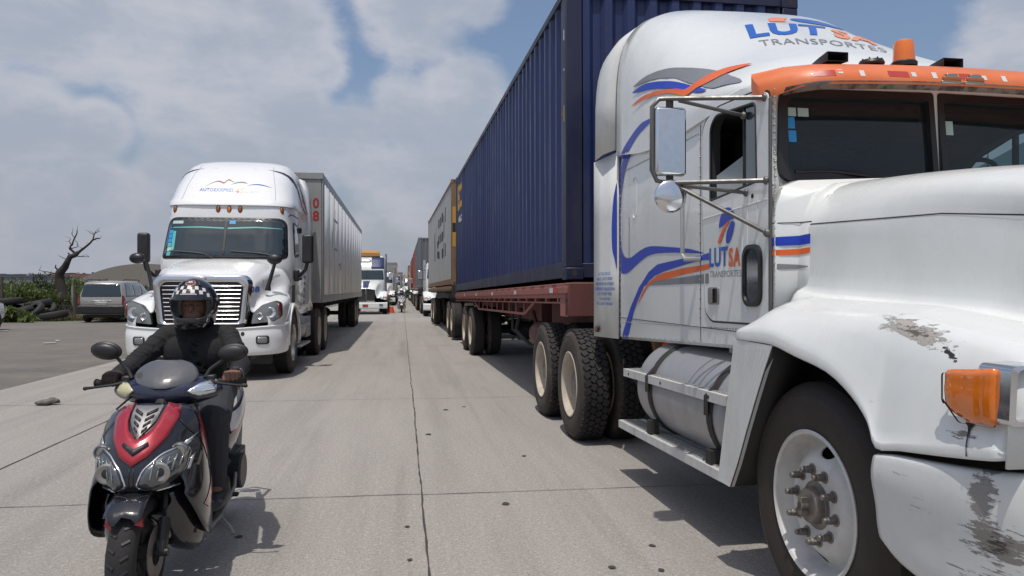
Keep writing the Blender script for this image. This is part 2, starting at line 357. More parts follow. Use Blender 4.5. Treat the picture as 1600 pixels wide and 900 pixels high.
def closed_spline(pts, k=4):
    n = len(pts); P = [Vector((*p, 0)) if len(p) == 2 else Vector(p) for p in pts]; out = []
    for i in range(n):
        for j in range(k): out.append(cr(P[i - 1], P[i], P[(i + 1) % n], P[(i + 2) % n], j / k))
    return out
def rrect(x0, x1, y0, y1, r, n=4):
    out = []
    for cx, cy, a0 in ((x1 - r, y1 - r, 0), (x0 + r, y1 - r, 90), (x0 + r, y0 + r, 180), (x1 - r, y0 + r, 270)):
        for i in range(n + 1):
            a = radians(a0 + 90 * i / n); out.append((cx + r * cos(a), cy + r * sin(a)))
    return out
def rpoly(pts, r, n=4):
    out = []; k = len(pts)
    for i in range(k):
        p = Vector(pts[i]); a = Vector(pts[i - 1]); b = Vector(pts[(i + 1) % k])
        rr = r[i] if isinstance(r, (list, tuple)) else r
        da = (a - p); db = (b - p); ra = min(rr, da.length * .45, db.length * .45)
        A = p + da.normalized() * ra; B = p + db.normalized() * ra
        for j in range(n + 1):
            t = j / n; out.append(tuple(A * (1 - t) ** 2 + p * 2 * t * (1 - t) + B * t * t))
    return out
def link(o, parent=None):
    COL.objects.link(o)
    if parent is not None: o.parent = parent
    return o
def build(mb, name, mats, parent=None, ang=35, bevel=0, seg=2, solid=0, off=0, sub=0, fix=True):
    if not isinstance(mats, (list, tuple)): mats = [mats]
    me = bpy.data.meshes.new(name); me.from_pydata([tuple(p) for p in mb.v], [], mb.f)
    for m in mats: me.materials.append(M[m] if isinstance(m, str) else m)
    me.polygons.foreach_set('material_index', mb.m)
    if fix:
        bm = bmesh.new(); bm.from_mesh(me)
        bmesh.ops.remove_doubles(bm, verts=bm.verts, dist=1e-5)
        bmesh.ops.recalc_face_normals(bm, faces=bm.faces); bm.to_mesh(me); bm.free()
    me.polygons.foreach_set('use_smooth', [True] * len(me.polygons))
    me.set_sharp_from_angle(angle=radians(ang)); me.update()
    o = link(bpy.data.objects.new(name, me), parent)
    if solid:
        d = o.modifiers.new('s', 'SOLIDIFY'); d.thickness = solid; d.offset = off; d.use_even_offset = False
    if bevel:
        d = o.modifiers.new('b', 'BEVEL'); d.width = bevel; d.segments = seg; d.limit_method = 'ANGLE'; d.angle_limit = radians(30); d.harden_normals = False
    if sub:
        d = o.modifiers.new('d', 'SUBSURF'); d.levels = sub; d.render_levels = sub
    return o
def bake(o, ang=35):
    bpy.context.view_layer.update()
    dg = bpy.context.evaluated_depsgraph_get()
    me = bpy.data.meshes.new_from_object(o.evaluated_get(dg)); me.name = o.name
    o.modifiers.clear(); o.data = me
    me.polygons.foreach_set('use_smooth', [True] * len(me.polygons)); me.set_sharp_from_angle(angle=radians(ang))
    return o
def cut(o, cutters, ang=35):
    tmp = []
    for mb in cutters:
        c = build(mb, 'cutter', list(o.data.materials), None); tmp.append(c)
        c.matrix_world = o.matrix_world.copy() if o.parent is None else Matrix.Identity(4)
        d = o.modifiers.new('x', 'BOOLEAN'); d.operation = 'DIFFERENCE'; d.object = c; d.solver = 'EXACT'
    p = o.parent; o.parent = None; o.matrix_world = Matrix.Identity(4)
    bake(o, ang); o.parent = p; o.matrix_parent_inverse = Matrix.Identity(4)
    for c in tmp: bpy.data.objects.remove(c)
    return o
def organic(mb, name, mat, parent, voxel=.01, it=4, ang=180):
    o = build(mb, name, mat, None, fix=False)
    d = o.modifiers.new('r', 'REMESH'); d.mode = 'VOXEL'; d.voxel_size = voxel; d.use_smooth_shade = True
    if it: d = o.modifiers.new('s', 'SMOOTH'); d.factor = .5; d.iterations = it
    bake(o, ang); o.parent = parent
    return o
def thing(name, label, cat, loc=(0, 0, 0), rot=0.0, group=None, tilt=0.0):
    o = bpy.data.objects.new(name, None); COL.objects.link(o); o.empty_display_size = .2
    o.location = loc; o.rotation_euler = (tilt, 0, rot); return tag(o, label, cat, group)
def tag(o, label=None, cat=None, group=None, kind=None):
    if label: o['label'] = label
    if cat: o['category'] = cat
    if group: o['group'] = group
    if kind: o['kind'] = kind
    return o
def copy_tree(o, parent=None):
    c = o.copy(); COL.objects.link(c); c.parent = parent
    for ch in list(o.children): copy_tree(ch, c)
    return c

# ---------------------------------------------------------------- markings laid on a surface
def tri2d(polys, L):
    bm = bmesh.new()
    for p in polys:
        vs = [bm.verts.new((q[0], q[1], 0)) for q in p]
        try: bm.faces.new(vs)
        except ValueError: pass
    bmesh.ops.triangulate(bm, faces=bm.faces[:])
    return _refine(bm, L)
def _refine(bm, L):
    for _ in range(7):
        es = [e for e in bm.edges if e.calc_length() > L]
        if not es: break
        bmesh.ops.subdivide_edges(bm, edges=es, cuts=1, use_grid_fill=False)
        bmesh.ops.triangulate(bm, faces=bm.faces[:])
    return bm
def text_bm(txt, w_, h, bold=0.0, L=.04, shear=0.0):
    cu = bpy.data.curves.new('t', 'FONT'); cu.body = txt; cu.offset = bold; cu.resolution_u = 3; cu.shear = shear; cu.space_character = 1.08
    o = bpy.data.objects.new('t', cu); COL.objects.link(o); bpy.context.view_layer.update()
    me = bpy.data.meshes.new_from_object(o.evaluated_get(bpy.context.evaluated_depsgraph_get()))
    bpy.data.objects.remove(o)
    bm = bmesh.new(); bm.from_mesh(me)
    xs = [v.co.x for v in bm.verts]; ys = [v.co.y for v in bm.verts]
    x0, x1, y0, y1 = min(xs), max(xs), min(ys), max(ys)
    for v in bm.verts: v.co = Vector(((v.co.x - x0) / (x1 - x0) * w_, (v.co.y - y0) / (y1 - y0) * h, 0))
    bmesh.ops.triangulate(bm, faces=bm.faces[:])
    return _refine(bm, L)
def bvh_of(objs):
    vs, fs = [], []
    bpy.context.view_layer.update(); dg = bpy.context.evaluated_depsgraph_get()
    for o in objs:
        e = o.evaluated_get(dg); me = e.to_mesh(); k = len(vs)
        vs += [v.co.copy() for v in me.vertices]; fs += [tuple(i + k for i in p.vertices) for p in me.polygons]; e.to_mesh_clear()
    return BVHTree.FromPolygons(vs, fs)
def decal(name, bm, mapper, bvh, mat, parent, off=.002, thick=0, label=None, ang=60):
    dead = []
    for v in bm.verts:
        o_, d_ = mapper(v.co.x, v.co.y); o_ = Vector(o_); d_ = Vector(d_).normalized()
        hit = bvh.ray_cast(o_, d_)
        if hit[0] is None: dead.append(v); continue
        n = hit[1]
        if n.dot(d_) > 0: n = -n
        v.co = hit[0] + n * off
    if dead: bmesh.ops.delete(bm, geom=dead, context='VERTS')
    me = bpy.data.meshes.new(name); bm.to_mesh(me); bm.free()
    me.materials.append(M[mat] if isinstance(mat, str) else mat)
    me.polygons.foreach_set('use_smooth', [True] * len(me.polygons)); me.set_sharp_from_angle(angle=radians(ang))
    o = link(bpy.data.objects.new(name, me), parent)
    if thick: d = o.modifiers.new('s', 'SOLIDIFY'); d.thickness = thick; d.offset = 0
    if label: o['label'] = label
    return o
def quad(tl, bl, tr, br):
    tl, bl, tr, br = map(Vector, (tl, bl, tr, br)); n = ((tr - bl).cross(tl - br)).normalized()
    if n.z < 0: n = -n
    return lambda a, b: ((bl * (1 - a) + br * a) * (1 - b) + (tl * (1 - a) + tr * a) * b + n * .6, -n)
def left(x=-9.0): return lambda a, b: ((x, a, b), (1, 0, 0))
def front(y=-9.0): return lambda a, b: ((a, y, b), (0, 1, 0))
def leftT(y0, z0):  # text on the side that faces -x reads towards -y
    return lambda a, b: ((-9, y0 - a, z0 + b), (1, 0, 0))
def rightT(y0, z0):
    return lambda a, b: ((9, y0 + a, z0 + b), (-1, 0, 0))
def frontT(x0, z0): return lambda a, b: ((x0 + a, -9, z0 + b), (0, 1, 0))

# ---------------------------------------------------------------- wheels
WH = {}
def wheel_kit(kind, R=.5):
    if kind in WH: return WH[kind]
    k = []
    W = .28
    # everything faces -x; x=0 is the outer side of the tyre
    T = MB()
    T.lathe([(.294, .04), (.303, .014), (.335, .004), (.36, .0), (.40, -.002), (.43, .001), (.445, .004), (.447, .001), (.47, .012), (R - .012, .03), (R, .05)], n=64, mat=1)
    T.lathe([(R, .05), (R, W * .33), (R - .006, W * .34), (R - .006, W * .36), (R, W * .37), (R, W * .63), (R - .006, W * .64), (R - .006, W * .66), (R, W * .67), (R, W - .05)], n=64)
    T.lathe([(R, W - .05), (R - .02, W - .02), (.42, W), (.33, W), (.292, W - .03)], n=64)
    if kind in ('drive',):
        for i in range(46):
            for j, x in enumerate((.055, .108, .164, .217)):
                a = 2 * pi * (i + (j % 2) * .5) / 46
                b = MB().box((0, 0, 0), (.05 if j in (0, 3) else .045, .052, .022), (0, 0, .5 if j in (0, 2) else -.5))
                Rm = Matrix.Rotation(a, 3, 'X'); c = Rm @ Vector((x, 0, R + .002))
                T.add([Rm @ Vector(p) + c for p in b.v], b.f)
    k.append(('tyre', build(T, 'tyre', ['rubber', 'rubber_brown' if kind == 'steer' else 'rubber_dusty'], None, 40, fix=False)))
    Rm_ = MB(); H_ = MB()
    if kind == 'steer':
        Rm_.lathe([(.297, .02), (.302, .008), (.296, .004), (.288, .010), (.284, .03), (.276, .05), (.270, .085), (.262, .100), (.25, .098), (.232, .082), (.20, .050), (.178, .034), (.165, .031), (.10, .031), (.085, .045)], n=160)
        cuts = []
        for q in (97, 277):
            a = radians(q); c = Vector((.065, .218 * cos(a), .218 * sin(a)))
            e = MB().ell(c, (.12, .022, .046), (radians(q) , 0, 0), 14); cuts.append(e)
        rim = build(Rm_, 'rim', 'rim_white', None, 40)
        d = rim.modifiers.new('s', 'SOLIDIFY'); d.thickness = .006; d.offset = 0
        bake(rim); cut(rim, cuts, 40)
        H_.lathe([(.10, .040), (.098, .028), (.075, .026), (.072, -.002), (.066, -.012), (.03, -.016), (.0, -.016)], n=32)
        H_.box((-.03, 0, 0), (.03, .03, .075), (0, 0, 0)); H_.cyl((0, 0, 0), (-.045, 0, 0), .02, n=12)
        for i in range(10):
            a = 2 * pi * i / 10 + .15; c = (0, .1425 * cos(a), .1425 * sin(a))
            H_.cyl((.034, c[1], c[2]), (.022, c[1], c[2]), .024, n=14)
            H_.cyl((.03, c[1], c[2]), (-.010, c[1], c[2]), .0175, .0165, 6); H_.cyl((-.006, c[1], c[2]), (-.026, c[1], c[2]), .0125, n=10)
        H_.cyl((.12, 0, 0), (.26, 0, 0), .2, n=32)
        k.append(('wheel', build(H_, 'wheel', 'steel', None, 30, bevel=.002))); k.append(('rim', rim))
    elif kind == 'small':
        pass
    else:
        deep = .165
        Rm_.lathe([(.297, .02), (.302, .008), (.294, .004), (.286, .012), (.276, .04), (.268, .10), (.262, deep), (.235, deep + .012), (.20, deep - .01), (.165, deep - .03), (.10, deep - .03)], n=56)
        H_.lathe([(.135, deep - .026), (.13, .08), (.12, .055), (.09, .045), (.0, .045)], n=28)
        for i in range(10):
            a = 2 * pi * i / 10; H_.cyl((deep - .03, .1425 * cos(a), .1425 * sin(a)), (deep - .075, .1425 * cos(a), .1425 * sin(a)), .016, n=6)
        H_.cyl((deep + .02, 0, 0), (.27, 0, 0), .19, n=24)
        k.append(('wheel', build(H_, 'wheel', 'steel', None, 30)))
        k.append(('rim', build(Rm_, 'rim', 'rim_dusty' if kind != 'silver' else 'chrome_old', None, 40, solid=.005)))
    d = {}
    for n, o in k:
        d[n] = o; COL.objects.unlink(o)
    WH[kind] = d
    return d
def put_wheel(parent, kind, x, y, side=-1, R=.5, s=1.0, z=None, steer=0.0):
    """x = outer side of the tyre"""
    d = wheel_kit(kind)
    h = d['wheel'].copy(); COL.objects.link(h); h.parent = parent; h.location = (x, y, (R * s if z is None else z))
    h.rotation_euler = (random.uniform(0, 6.28) if kind != 'steer' else 0.0, 0, (pi if side > 0 else 0) + steer); h.rotation_mode = 'XYZ'; h.scale = (s, s, s)
    for n in ('tyre', 'rim'):
        c = d[n].copy(); COL.objects.link(c); c.parent = h
    return h
def dual(parent, x, y, R=.5, kind='plain', z=None):
    for sgn in (-1, 1):
        put_wheel(parent, kind, sgn * x, y, sgn, R, z=z)
        put_wheel(parent, kind if kind != 'silver' else 'plain', sgn * (x - .34), y, sgn, R, z=z)
def axle(parent, y, w_=1.0, z=.5):
    build(MB().cyl((-w_, y, z), (w_, y, z), .06, n=12).ell((0, y, z), (.22, .2, .2), None, 12), 'axle', 'chassis', parent)
# ================================================================ ground
def concrete():
    m, t, b = newmat('worn_concrete')
    big = _noise(t, .35, 8, .62, (1, .35, 1)); mid = _noise(t, 2.2, 8, .65, (1.6, .18, 1)); sp = _noise(t, 75, 3, .75); sp2 = _noise(t, 32, 4, .7, (1, 1, 1), (4, 3, 1))
    st = _noise(t, 1.5, 6, .6, (2.2, .05, 1), (3, 1, 0))
    c = _mix(t, _ramp(t, big, .3, .7), (.345, .316, .282), (.295, .275, .250))
    c = _mix(t, _ramp(t, mid, .44, .68, 0, .5), c, (.245, .226, .203))
    c = _mix(t, _ramp(t, st, .50, .68, 0, .42), c, (.21, .195, .177))
    sp3 = _noise(t, 120, 2, .8, (1, 1, 1), (8, 3, 1)); oil = _noise(t, .9, 7, .62, (2.6, .12, 1), (13, 5, 0)); pt = _noise(t, .22, 5, .5, (1.4, .5, 1), (2, 9, 0))
    c = _mix(t, _ramp(t, oil, .57, .72, 0, .40), c, (.13, .122, .115))
    c = _mix(t, _ramp(t, pt, .52, .60, 0, .30), c, (.37, .345, .31))
    c = _mix(t, _ramp(t, sp, .50, .62, 0, .6), c, (.11, .105, .10))
    c = _mix(t, _ramp(t, sp3, .50, .66, 0, .5), c, (.10, .095, .09))
    c = _mix(t, _ramp(t, sp2, .52, .70, 0, .45), c, (.47, .45, .42))
    t.links.new(c, b.inputs['Base Color']); b.inputs['Roughness'].default_value = .88
    _bump(t, b, sp, .35, .004)
    return m
def dirtground(name, c1, c2, c3, s=1.0):
    m, t, b = newmat(name)
    big = _noise(t, .12 * s, 9, .65, (1, 1, 1)); mid = _noise(t, 1.1 * s, 9, .7, (1, 1, 1)); sp = _noise(t, 30, 4, .75)
    c = _mix(t, _ramp(t, big, .35, .65), c1, c2)
    c = _mix(t, _ramp(t, mid, .45, .7, 0, .7), c, c3)
    c = _mix(t, _ramp(t, sp, .5, .7, 0, .4), c, tuple(x * .5 for x in c1))
    t.links.new(c, b.inputs['Base Color']); b.inputs['Roughness'].default_value = .95
    _bump(t, b, sp, .5, .01)
    return m
M['concrete'] = concrete()
M['yard'] = dirtground('worn_asphalt_yard', (.095, .090, .084), (.15, .135, .115), (.20, .172, .14))
M['earth'] = dirtground('dry_earth', (.19, .155, .115), (.15, .135, .09), (.10, .105, .055))
M['joint'] = plain('joint_tar', (.045, .042, .04), .9)
g = MB()
N = 24
g.add([(-1500 + 3000 * i / N, -200 + 2700 * j / N, -.02) for j in range(N + 1) for i in range(N + 1)],
      [(j * (N + 1) + i, j * (N + 1) + i + 1, (j + 1) * (N + 1) + i + 1, (j + 1) * (N + 1) + i) for j in range(N) for i in range(N)])
tag(build(g, 'ground', 'earth', fix=False), kind='structure')
rg = random.Random(4)
yard = [(-5.44, -20), (-5.44, 400), (-16, 400)]
pts = [(-7.5, 120), (-8.6, 80), (-9.5, 52), (-10.4, 44), (-13.0, 37.2), (-17, 34.9), (-22, 32.2), (-40, 24), (-60, 10), (-60, -20)]
yp = [(-5.44, -20), (-5.44, 400), (-7.0, 400)]
pp = [Vector((p[0], p[1], 0)) for p in pts]
for q in spline(pp, 8): yp.append((q.x + rg.uniform(-.25, .25), q.y + rg.uniform(-.3, .3)))
ym = MB().add([(x, y, -.006) for x, y in yp], [tuple(range(len(yp)))])
tag(build(ym, 'dirt_shoulder', 'yard', fix=False), kind='structure')
def road_x(y): return 0.0
rd = MB()
ys = [-20 + i * 5 for i in range(0, 120)]
rd.ring([[(-5.45 + rg.uniform(-.02, .02), y, 0), (5.6, y, 0)] for y in ys], False, (False, False))
rd.ring([[(-5.45, y, -.1), (-5.45, y, 0)] for y in ys], False, (False, False))
tag(build(rd, 'concrete_road', 'concrete', fix=False), kind='structure')
jt = MB()
def joint(p, q, w0=.006, n=60):
    a = Vector((*p, 0)); b = Vector((*q, 0)); d = (b - a).normalized(); s_ = Vector((-d.y, d.x, 0)); L_ = []
    off = 0
    for i in range(n + 1):
        off = off * .7 + rg.uniform(-.004, .004)
        c = a.lerp(b, i / n) + s_ * off; ww = w0 * rg.uniform(.5, 1.3)
        L_.append([c - s_ * ww + V(0, 0, .004), c + s_ * ww + V(0, 0, .004)])
    jt.ring(L_, False, (False, False))
joint((.135, -5), (.135, 45), .006, 420); joint((.135, 45), (.135, 200), .018, 120); joint((-3.05, -2), (-3.05, 60), .007, 300); joint((3.2, -2), (3.2, 60), .007, 100)
for k in range(-1, 20):
    y = 5.15 + 4.5 * k
    joint((-5.4, y + .12), (.13, y), .004 if k < 3 else .008); joint((.14, y - .02), (5.5, y - .1), .004 if k < 3 else .008)
joint((-5.4, 6.9), (-3.1, 6.2), .004)
tag(build(jt, 'road_joints', 'joint', fix=False), kind='structure')
sp_ = MB()
for (x, y, r) in ((.25, 7.25, .03), (.66, 4.83, .028), (1.03, 3.65, .02), (1.33, 3.93, .018), (1.26, 3.58, .018), (.03, 4.45, .016), (.04, 3.9, .016), (-.9, 4.4, .02), (.5, 8.7, .03), (.72, 8.9, .02), (1.0, 6.2, .02), (-.6, 3.2, .018)):
    ns = 11; sp_.add([(x + r * rg.uniform(.7, 1.2) * cos(2 * pi * i / ns), y + 1.2 * r * rg.uniform(.7, 1.2) * sin(2 * pi * i / ns), .005) for i in range(ns)], [tuple(range(ns))])
tag(build(sp_, 'oil_spots', 'joint', fix=False), kind='structure')
# far hills
def hill(x0, x1, y, h, seed, name):
    r = random.Random(seed); n = 80; A = []; ph = [r.uniform(0, 6) for _ in range(6)]
    for i in range(n + 1):
        x = x0 + (x1 - x0) * i / n
        z = h * (.55 + .2 * sin(x / 150 + ph[0]) + .12 * sin(x / 60 + ph[1]) + .05 * sin(x / 17 + ph[2]))
        A.append([(x, y - 120, -1), (x, y - 40, z * .6), (x, y, z), (x, y + 150, z * .8), (x, y + 300, -1)])
    mb = MB(); mb.ring(A, False, (False, False)); return tag(build(mb, name, 'hill_m', fix=False, ang=180), kind='structure')
M['hill_m'] = dirtground('distant_scrub', (.10, .115, .075), (.15, .14, .105), (.07, .09, .05), .15)
hill(-1600, 1200, 1300, 34, 3, 'distant_hills')
# ================================================================ near white tractor (right)
R1 = radians(1.0)
def rot1(u, v): return (u * cos(R1) - v * sin(R1), u * sin(R1) + v * cos(R1), 0)
def se(w_, s, z1, n, k=14):
    """upper half outline from (-w,s) over the top to (w,s)"""
    out = []
    for i in range(k + 1):
        a = pi - pi * i / k; ca, sa = cos(a), sin(a)
        out.append((w_ * math.copysign(abs(ca) ** (2 / n), ca), s + (z1 - s) * abs(sa) ** (2 / n)))
    return out
def lutsa_tractor():
    T = thing('semi_truck', 'nearest white tractor with orange sun visor, cracked front fender and scraped bumper', 'truck', rot1(2.86, 2.86), R1)
    zb = lambda Y: 1.054 - (Y - 1.05) * .038
    # ---- cab and sleeper
    cb = MB(); rings = []
    for (Y, w_, s, z1, n) in ((.70, .955, 2.36, 2.455, 5), (.74, .98, 2.38, 2.48, 5), (1.0, .985, 2.40, 2.52, 5), (1.5, .985, 2.40, 2.54, 5), (2.3, .985, 2.40, 2.54, 5), (3.10, .985, 2.40, 2.54, 5), (3.16, .975, 2.39, 2.52, 5)):
        up = se(w_, s, z1, n)
        z0 = zb(Y); k = .10 if Y < .9 else 0
        prof = [(w_, z0 + .02), (w_ - .02, z0), (-w_ + .02, z0), (-w_, z0 + .02), (-w_, 1.3), (-w_, 1.92)] + up + [(w_, 1.92), (w_, 1.3)]
        rings.append([(x, Y + max(0, z - 1.92) * k, z) for x, z in prof])
    cb.ring(rings)
    cab = build(cb, 'cab', ['white', 'interior'], T, 40)
    cav = MB().prism([(.80, 1.25), (.80, 1.94), (.84, 2.38), (3.0, 2.38), (3.0, 1.25)], 'x', -.93, .93, 1)
    for a in (.03,):
        pass
    wl = MB().prism(rpoly([(-.885, 1.955), (-.035, 1.955), (-.035, 2.40), (-.865, 2.385)], [.07, .01, .02, .06]), 'y', .5, 1.0, 1)
    wr = MB().prism(rpoly([(.885, 1.955), (.035, 1.955), (.035, 2.40), (.865, 2.385)], [.07, .01, .02, .06]), 'y', .5, 1.0, 1)
    def wpoly(sg):
        if sg < 0: return rpoly([(1.356, 1.90), (1.356, 2.33), (1.28, 2.385), (.80, 2.345), (.785, 1.935)], [.02, .08, .10, .04, .03])
        return rpoly([(1.72, 1.90), (1.72, 2.14), (1.62, 2.24), (1.28, 2.345), (.80, 2.345), (.785, 1.935)], [.02, .08, .06, .05, .04, .03])
    dw = MB().prism(wpoly(-1), 'x', -1.3, -.5, 1); dw2 = MB().prism(wpoly(1), 'x', .5, 1.3, 1)
    cut(cab, [cav, wl, wr, dw, dw2], 40)
    bv_side = bvh_of([cab])
    # windscreen
    fr = MB()
    for sg in (-1, 1):
        po = rpoly([(sg * .915, 1.925), (sg * .012, 1.925), (sg * .012, 2.42), (sg * .895, 2.41)], [.09, .01, .02, .08]); pi_ = rpoly([(sg * .865, 1.975), (sg * .045, 1.975), (sg * .045, 2.375), (sg * .845, 2.365)], [.06, .01, .02, .05])
        A = [(x, .705 + max(0, z - 1.92) * .10 - .008, z) for x, z in po]; B = [(x, .705 + max(0, z - 1.92) * .10 - .010, z) for x, z in pi_]
        A0 = [(x, y + .05, z) for x, y, z in A]; B0 = [(x, y + .05, z) for x, y, z in B]
        fr.ring([A0, A, B, B0], True, (False, False))
    build(fr, 'windshield_seal', 'black', T, 30)
    wg = MB()
    for sg in (-1, 1):
        po = rpoly([(sg * .875, 1.965), (sg * .037, 1.965), (sg * .037, 2.385), (sg * .855, 2.375)], [.06, .01, .02, .05])
        wg.add([(x, .725 + max(0, z - 1.92) * .10, z) for x, z in po], [tuple(range(len(po)))])
    ws = build(wg, 'windshield', 'glass', T)
    def stick(x0, x1, z0, z1, m):
        build(MB().add([(x0, .722 + (z0 - 1.92) * .1, z0), (x1, .722 + (z0 - 1.92) * .1, z0), (x1, .722 + (z1 - 1.92) * .1, z1), (x0, .722 + (z1 - 1.92) * .1, z1)], [(0, 1, 2, 3)]), 'sticker', m, ws)
    stick(-.85, -.79, 2.27, 2.315, 'pale_sticker'); stick(-.78, -.72, 2.27, 2.315, 'pale_sticker')
    stick(-.845, -.80, 2.205, 2.265, 'sky_sticker'); stick(-.838, -.795, 2.135, 2.195, 'sky_sticker'); stick(.055, .11, 2.20, 2.275, 'pale_sticker')
    # door
    dr = MB().prism(rpoly([(.665, 2.36), (.665, 1.206), (1.35, 1.196), (1.435, 1.25), (1.475, 1.9), (1.475, 2.36), (1.30, 2.43), (.8, 2.40)], [.03, .01, .05, .05, .05, .12, .1, .03]), 'x', -.993, -.975)
    st_ = lambda y, sg: y + (.40 if sg > 0 and y > 1.25 else 0)
    for sg in (-1, 1):
        d2 = MB(); d2.f = dr.f; d2.m = dr.m
        d2.v = [(sg * abs(p[0]), st_(p[1], sg), p[2]) for p in dr.v]
        do = build(d2, 'door', ['white', 'black'], T, 30)
        cut(do, [MB().prism(wpoly(sg), 'x', -1.3, 1.3, 1)], 30)
        do.modifiers.new('b', 'BEVEL').width = .004
        # seam rubber
        sm = MB()
        ol = rpoly([(.655, 2.37), (.655, 1.196), (1.355, 1.186), (1.445, 1.24), (1.487, 1.9), (1.487, 2.37), (1.31, 2.44), (.8, 2.41)], [.03, .01, .05, .05, .05, .12, .1, .03])
        sm.prism([(st_(a, sg), b) for a, b in ol], 'x', sg * .9845, sg * .9875)
        so_ = build(sm, 'door_seal', 'black', T)
        cut(so_, [MB().prism(wpoly(sg), 'x', -1.3, 1.3, 0)])
        X = sg * .975
        # half lowered window glass, vent glass, frame
        gm = MB().add([(X, .79, 1.93), (X, .95, 1.93), (X, .95, 2.37), (X, .80, 2.35)], [(0, 1, 2, 3)])
        gm.add([(X, .965, 1.90), (X, 1.36, 1.90), (X, 1.36, 2.03), (X, .965, 2.10)] if sg < 0 else [(X, .965, 1.90), (X, 1.72, 1.90), (X, 1.72, 2.15), (X, .965, 2.345)], [(0, 1, 2, 3)])
        if sg > 0: build(MB().bb(X - .01, X + .015, 1.268, 1.296, 1.9, 2.35), 'window_divider', 'black', do)
        build(gm, 'side_window', 'glass_side' if sg < 0 else 'glass', do)
        build(MB().tube([(X, .957, 1.92), (X, .957, 2.37)], .009, 6).tube([(sg * .99, *p) for p in wpoly(sg)] + [(sg * .99, *wpoly(sg)[0])], .008, 6), 'window_frame', 'black', do)
        # lower peep window with thick rubber
        pf = MB(); po = rrect(.722, .925, 1.29, 1.612, .07, 5)
        pf.ring([[(sg * .99, *p) for p in po], [(sg * 1.008, *p) for p in po], [(sg * 1.010, (p[0] - .8235) * .80 + .8235, (p[1] - 1.451) * .87 + 1.451) for p in po], [(sg * .998, (p[0] - .8235) * .78 + .8235, (p[1] - 1.451) * .86 + 1.451) for p in po]], True, (False, False))
        pw = build(pf, 'peep_window', 'black', do, 40)
        build(MB().add([(sg * .999, (p[0] - .8235) * .80 + .8235, (p[1] - 1.451) * .88 + 1.451) for p in po], [tuple(range(len(po)))]), 'pane', 'glass_dark', pw)
        hd = MB(); ho = rrect(1.235, 1.370, 1.292, 1.392, .012, 3)
        hd.ring([[(sg * .992, *p) for p in ho], [(sg * 1.001, *p) for p in ho], [(sg * 1.001, (p[0] - 1.302) * .84 + 1.302, (p[1] - 1.342) * .84 + 1.342) for p in ho], [(sg * .994, (p[0] - 1.302) * .82 + 1.302, (p[1] - 1.342) * .82 + 1.342) for p in ho]])
        hd.bb(sg * 1.000, sg * 1.010, 1.30, 1.355, 1.30, 1.385)
        build(hd, 'handle', 'chrome_old', do, 30, bevel=.002)
        build(MB().bb(sg * .990, sg * .9965, 1.245, 1.297, 1.303, 1.382), 'handle_recess', 'black', do)
        # hinge strip
        hs = MB().bb(sg * .985, sg * .999, .636, .654, 1.19, 2.33)
        build(hs, 'hinge_strip', 'arm_steel', T, bevel=.003)
        # pressed ribs down the door
        rb = MB()
        for y in (.78, .885, .94): rb.tube([(sg * .992, y, 1.86), (sg * .992, y + .01, 1.23)], .0045, 6)
        rb.tube([(sg * .993, .67, 1.83), (sg * .993, 1.46, 1.80)], .005, 6)
        build(rb, 'pressed_rib', 'white', do)
        build(MB().ell((sg * .995, .83, 1.865), (.004, .013, .013)), 'lock', 'black', do)
        # grab handle behind the door
        build(MB().tube([(sg * .985, 1.66, 2.02), (sg * 1.05, 1.66, 2.02), (sg * 1.05, 1.645, 1.98), (sg * 1.05, 1.64, 1.60), (sg * 1.05, 1.60, 1.565), (sg * .985, 1.50, 1.565)], .014, 8), 'grab_handle', 'alu', T)
    # ---- rivet rows and panel joints
    rv = MB()
    def riv(p, q, n, r=.0048, sg=1):
        for i in range(n + 1):
            c = Vector(p).lerp(Vector(q), i / n); rv.ell(c, (r, r, r), None, 5)
    for sg in (-1, 1):
        X = sg * .988
        riv((X, 1.0, 1.165), (X, 3.12, 1.115), 60); riv((X, 1.5, 1.065), (X, 3.12, 1.0), 16); riv((X, .61, 1.20), (X, .61, 2.36), 34)
        riv((X, 1.55, 2.33), (X, 3.12, 2.33), 44); riv((X, 3.12, 1.0), (X, 3.12, 2.35), 26); riv((X, 1.52, 1.15), (X, 1.52, 2.3), 20)
        riv((sg * .935, .698, 1.95), (sg * .925, .742, 2.40), 12, .007); riv((sg * .965, .708, 1.95), (sg * .955, .75, 2.40), 18, .005)
    riv((-.95, .694, 1.905), (.95, .694, 1.905), 46, .007); riv((-.95, .69, 1.885), (.95, .69, 1.885), 30, .005)
    build(rv, 'rivets', 'chrome_old', T, fix=False)
    pj = MB()
    for sg in (-1, 1):
        X = sg * .986
        pj.bb(X - .0015, X + .0015, .98, 3.16, 1.148, 1.152); pj.bb(X - .0015, X + .0015, 1.508, 1.512, 1.06, 2.38); pj.bb(X - .0015, X + .0015, 2.90, 2.903, 1.55, 1.95)
    build(pj, 'panel_joint', 'crack', T)
    bx = MB()
    for sg in (-1, 1): bx.tube([(sg * .986, *p) for p in rrect(2.72, 2.80, 1.93, 2.24, .03)], .004, 5)
    build(bx, 'vent_outline', 'white', T)
    # ---- roof cap (sleeper fairing)
    rc = MB(); rings = []
    secs = [(.98, .84, 2.43, 2.50, 2.6), (1.08, .93, 2.42, 2.66, 2.1), (1.30, .985, 2.41, 2.81, 2.0), (1.55, .998, 2.39, 2.95, 1.95), (1.85, 1.0, 2.375, 3.12, 2.05), (2.2, 1.004, 2.37, 3.30, 2.45), (2.6, 1.01, 2.40, 3.51, 3.2), (2.95, 1.014, 2.45, 3.64, 4.3), (3.14, 1.016, 2.47, 3.68, 4.4), (3.17, 1.0, 2.47, 3.66, 4.4)]
